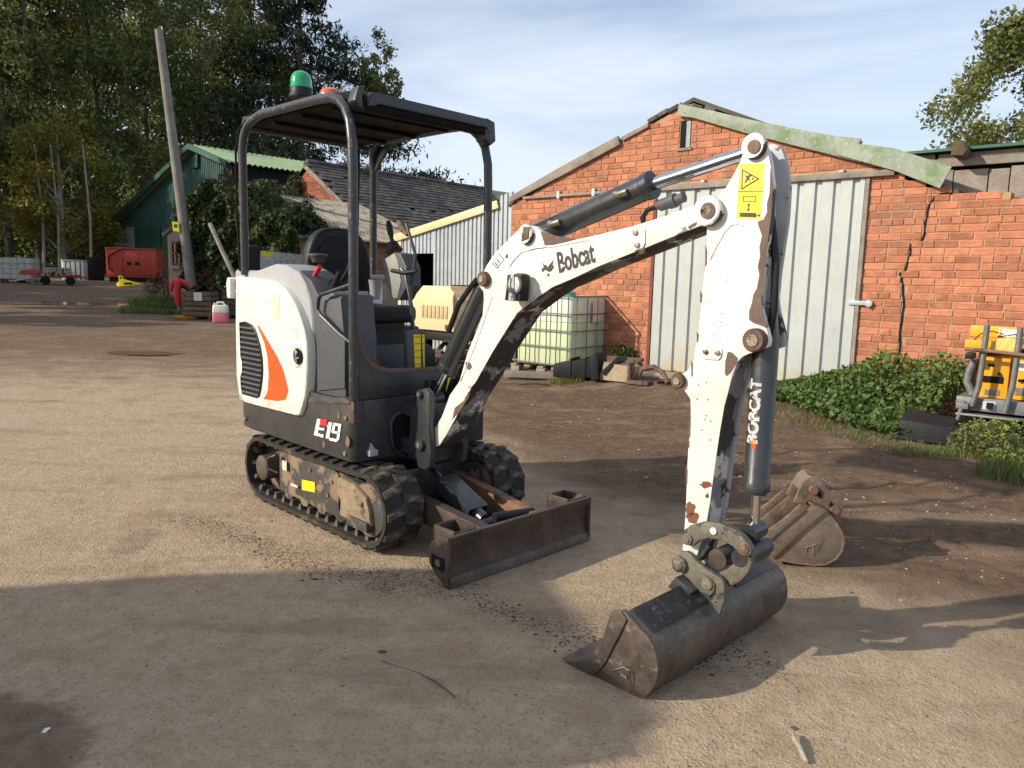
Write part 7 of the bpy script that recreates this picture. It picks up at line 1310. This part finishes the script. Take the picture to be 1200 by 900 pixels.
def conifer(label, X, Y, hgt, prof, n, leaf, seed=0, group=None):
    r = np.random.default_rng(seed+5); z0 = float(gz(X, Y)); t = empty('conifer', label, 'conifer', Matrix.Translation((X, Y, z0)), group)
    mb = MB(); mb.tube([(0, 0, -.3), (0, 0, hgt*.5), (0, 0, hgt)], [.4, .22, .03], 8); o = mb.build('trunk', M['bark'], t, smooth=True, recalc=False)
    zs_ = [p[0] for p in prof]; rs_ = [p[1] for p in prof]; nb = 170; bz = r.uniform(zs_[0], hgt*.99, nb); ba_ = r.uniform(0, 6.283, nb); bl_ = np.interp(bz, zs_, rs_)*r.uniform(.75, 1.12, nb)
    w_ = bl_/bl_.sum(); idx = r.choice(nb, n, p=w_); k = r.uniform(.25, 1, n)**.7; L__ = bl_[idx]*k
    spread = (.10+.16*(1-k))*bl_[idx]; X_ = np.cos(ba_[idx])*L__+r.normal(0, 1, n)*spread*.8; Y_ = np.sin(ba_[idx])*L__+r.normal(0, 1, n)*spread*.8; Z_ = bz[idx]-.30*L__+.22*L__**2/np.maximum(bl_[idx], .1)+r.normal(0, .22, n)-np.abs(r.normal(0, .3, n))
    o = put('crown', leafmesh('crown', np.stack([X_, Y_, Z_], 1), leaf, LEAF['dark'], np.clip(.15+.7*k**3+r.normal(0, .2, n), 0, 1), asp=.32, drop=.7), t); o['kind'] = 'stuff'; return t
def tp(px, Y): q = far(px, Y); return float(q[0]), float(q[1])
g1 = 'tall trees behind the yard'
for i, (px, Y, h_, rd, nn_, key, lf, lab) in enumerate((
    (-45, 47, 24, 5.0, 15000, 'green', .26, 'tall green tree cut by the left edge of the picture'),
    (12, 45, 20, 4.2, 16000, 'olive', .24, 'tall olive green tree above the dirty white tank'),
    (48, 47, 23, 3.6, 13000, 'yellow', .22, 'tree with yellowing autumn leaves above the junk trailer'),
    (92, 49, 26, 4.6, 19000, 'green', .24, 'tall slender green tree above the small white tank'),
    (135, 52, 27, 4.8, 19000, 'olive', .24, 'tall grey green tree left of the utility pole'),
    (180, 54, 27, 4.8, 19000, 'olive', .24, 'tall tree straight behind the utility pole'),
    (232, 58, 28, 5.0, 18000, 'green', .25, 'tall tree rising over the ridge of the green barn'),
    (285, 61, 27, 5.0, 16000, 'olive', .25, 'tall thin leaved tree above the left canopy post'),
    (75, 43, 9, 3.0, 9000, 'yellow', .2, 'small bright yellow green tree in front of the taller ones'))):
    tree(lab, *tp(px, Y), h_, rd, nn_, key, lf, zb=.12, seed=i, nclump=110, clump=.2, trunk=.22, bark='palebark' if i in (0, 3, 8) else 'bark')
CP = [(0, 11), (6, 11.5), (10.5, 10.5), (13, 7.5), (16, 5.0), (20, 2.8), (24, 1.2), (28, .1)]
conifer('broad dark conifer sweeping down behind the canopy', *tp(355, 60), 29, [(1, 10.5), (7, 11), (10.5, 10), (13, 7.2), (16, 5.2), (20, 3.2), (24, 1.6), (29, .1)], 42000, .42, 1)
conifer('dark conifer left of the broad one above the brick barn', *tp(300, 66), 33, [(1, 7), (12, 6.5), (20, 4.5), (27, 2.5), (33, .2)], 20000, .45, 2)
for i, (px, Y, h_, r_, lab) in enumerate(((-20, 66, 30, 6, 'dark conifer behind the leftmost trees'), (40, 70, 32, 6, 'dark conifer seen behind the yellowing tree'), (105, 72, 33, 6.5, 'dark conifer behind the slender green tree'), (165, 74, 33, 6.5, 'dark conifer behind the utility pole'), (225, 74, 34, 6.5, 'dark conifer behind the ridge of the green barn'))):
    conifer(lab, *tp(px, Y), h_, [(1, r_), (12, r_*.95), (22, r_*.6), (h_, .2)], 13000, .55, 10+i)
tree('small thin leaved tree peeping over the canopy roof', *tp(445, 62), 19.0, 2.4, 5200, 'olive', .24, zb=.62, seed=31, nclump=60, trunk=.12, clump=.22)
tree('low bushy tree beyond the end of the slate roof', *tp(549, 56), 8.6, 2.6, 5000, 'green', .22, zb=.2, seed=33, nclump=40, trunk=.12)
tree('open crowned ash tree behind the timber barn', *tp(1208, 25), 11.4, 3.7, 26000, 'ash', .15, zb=.30, seed=41, nclump=85, limbs=16, trunk=.16, clump=.16)
C = [(*tp(px, 48+random.uniform(-2, 3)), 1.2+random.uniform(0, 5.5)) for px in range(-60, 150, 5)]; cloud('undergrowth', 'dark undergrowth filling the foot of the trees', C, [(1.8, 1.4, random.uniform(1.3, 2.2)) for _ in C], 34000, 'green', .20, 'bushes')
C = [(*tp(px, 62), 2+random.uniform(0, 6)) for px in range(-90, 420, 12)]; cloud('far_hedge', 'deep green hedge mass behind the barns', C, [(2.6, 1.8, random.uniform(2, 3)) for _ in C], 16000, 'dark', .4, 'hedge')
for px in (70, 107, 52): a = tp(px, 42); tag(spart('sapling_stem', MB().tube([(a[0], a[1], .8), (a[0]+.1, a[1], 4), (a[0]-.1, a[1], 8)], [.09, .07, .04], 7), M['palebark'], None), {70: 'thin pale sapling stem above the junk trailer', 107: 'pale sapling stem beside the red generator', 52: 'thin pale sapling stem over the logs'}[px], 'tree')
# trees standing outside the frame to the left, whose shade falls across the yard
for i, (x, y, h_, rd) in enumerate(((-24, 13.2, 11, 3.6), (-30, 17.5, 13.5, 4.6), (-26, 21.5, 12, 4.5), (-34, 25, 15, 5), (-32, 32, 17, 5), (-37, 38, 19, 6))): tree('broadleaf tree standing left of the yard, number %s from the gate' % ('one', 'two', 'three', 'four', 'five', 'six')[i] if 0 else ['broadleaf tree nearest the camera of those outside the left edge', 'second nearest broadleaf tree outside the left edge', 'third nearest broadleaf tree outside the left edge', 'largest broadleaf tree outside the left edge', 'fifth broadleaf tree outside the left edge of the yard', 'farthest and smallest broadleaf tree outside the left edge'][i], x, y, h_, rd, 12000, 'green', .38, zb=.1, group='trees outside the left edge', seed=60+i, nclump=60)
tree('slim unseen tree added left of the yard to cast shade', -21, 4.8, 8.4, 1.5, 5000, 'green', .24, zb=.2, seed=71, nclump=30, trunk=.1)  # added out of view to throw a streak of shade on the yard
vf = facing((-2.66, .33), 16.9); vn = empty('van_shade_caster', 'unseen silver van shape added left of the camera to cast shade', 'van', fmat(vf, 0))  # unseen van shape, added and sized to cast the foreground shade
body = [(-5.2, .45), (-5.2, 2.0), (-5.0, 2.25), (-1.5, 2.28), (-.75, 2.22), (-.35, 1.95), (-.15, 1.45), (.45, 1.15), (.62, .85), (.62, .4)]
body = smoothpoly(body, 1); VW0, VW1 = .72, 2.46
inb = [(a, b) for a, b in body]; mbv = MB(); mbv.prism(body, VW0+.12, VW1-.12, 'y'); vb_ = mbv.build('body', M['caster_paint'], vn, bev=.10, seg=4)
vs2_ = MB().prism([(a*.985, b if b < 1.0 else b*.97) for a, b in body], VW0, VW1, 'y').build('side_skin', M['caster_paint'], vn, bev=.12, seg=3)
for o in (vb_, vs2_):
    for v in o.data.vertices:
        k = max(0, min(1, (v.co.x+2.2)/2.8)); v.co.y = VW0+(v.co.y-VW0)*(1-.42*k**1.3)  # nose tapered to curve the edge of its cast shade
for x in (-4.1, -.3):
    for y in (VW0+.1, VW0+(VW1-VW0)*(.9 if x < -2 else .62)): spart('wheel', MB().lathe((x, y, .33), [(.15, -.1), (.33, -.1), (.34, 0), (.33, .1), (.15, .1)], 22, 'y'), M['matt'], vn)
MB().prism([(-.62, 2.0), (-.30, 1.9), (-.12, 1.47), (-.14, 1.45), (-.60, 1.45)], VW0-.004, VW0+.01, 'y').build('window', M['glassdark'], vn)
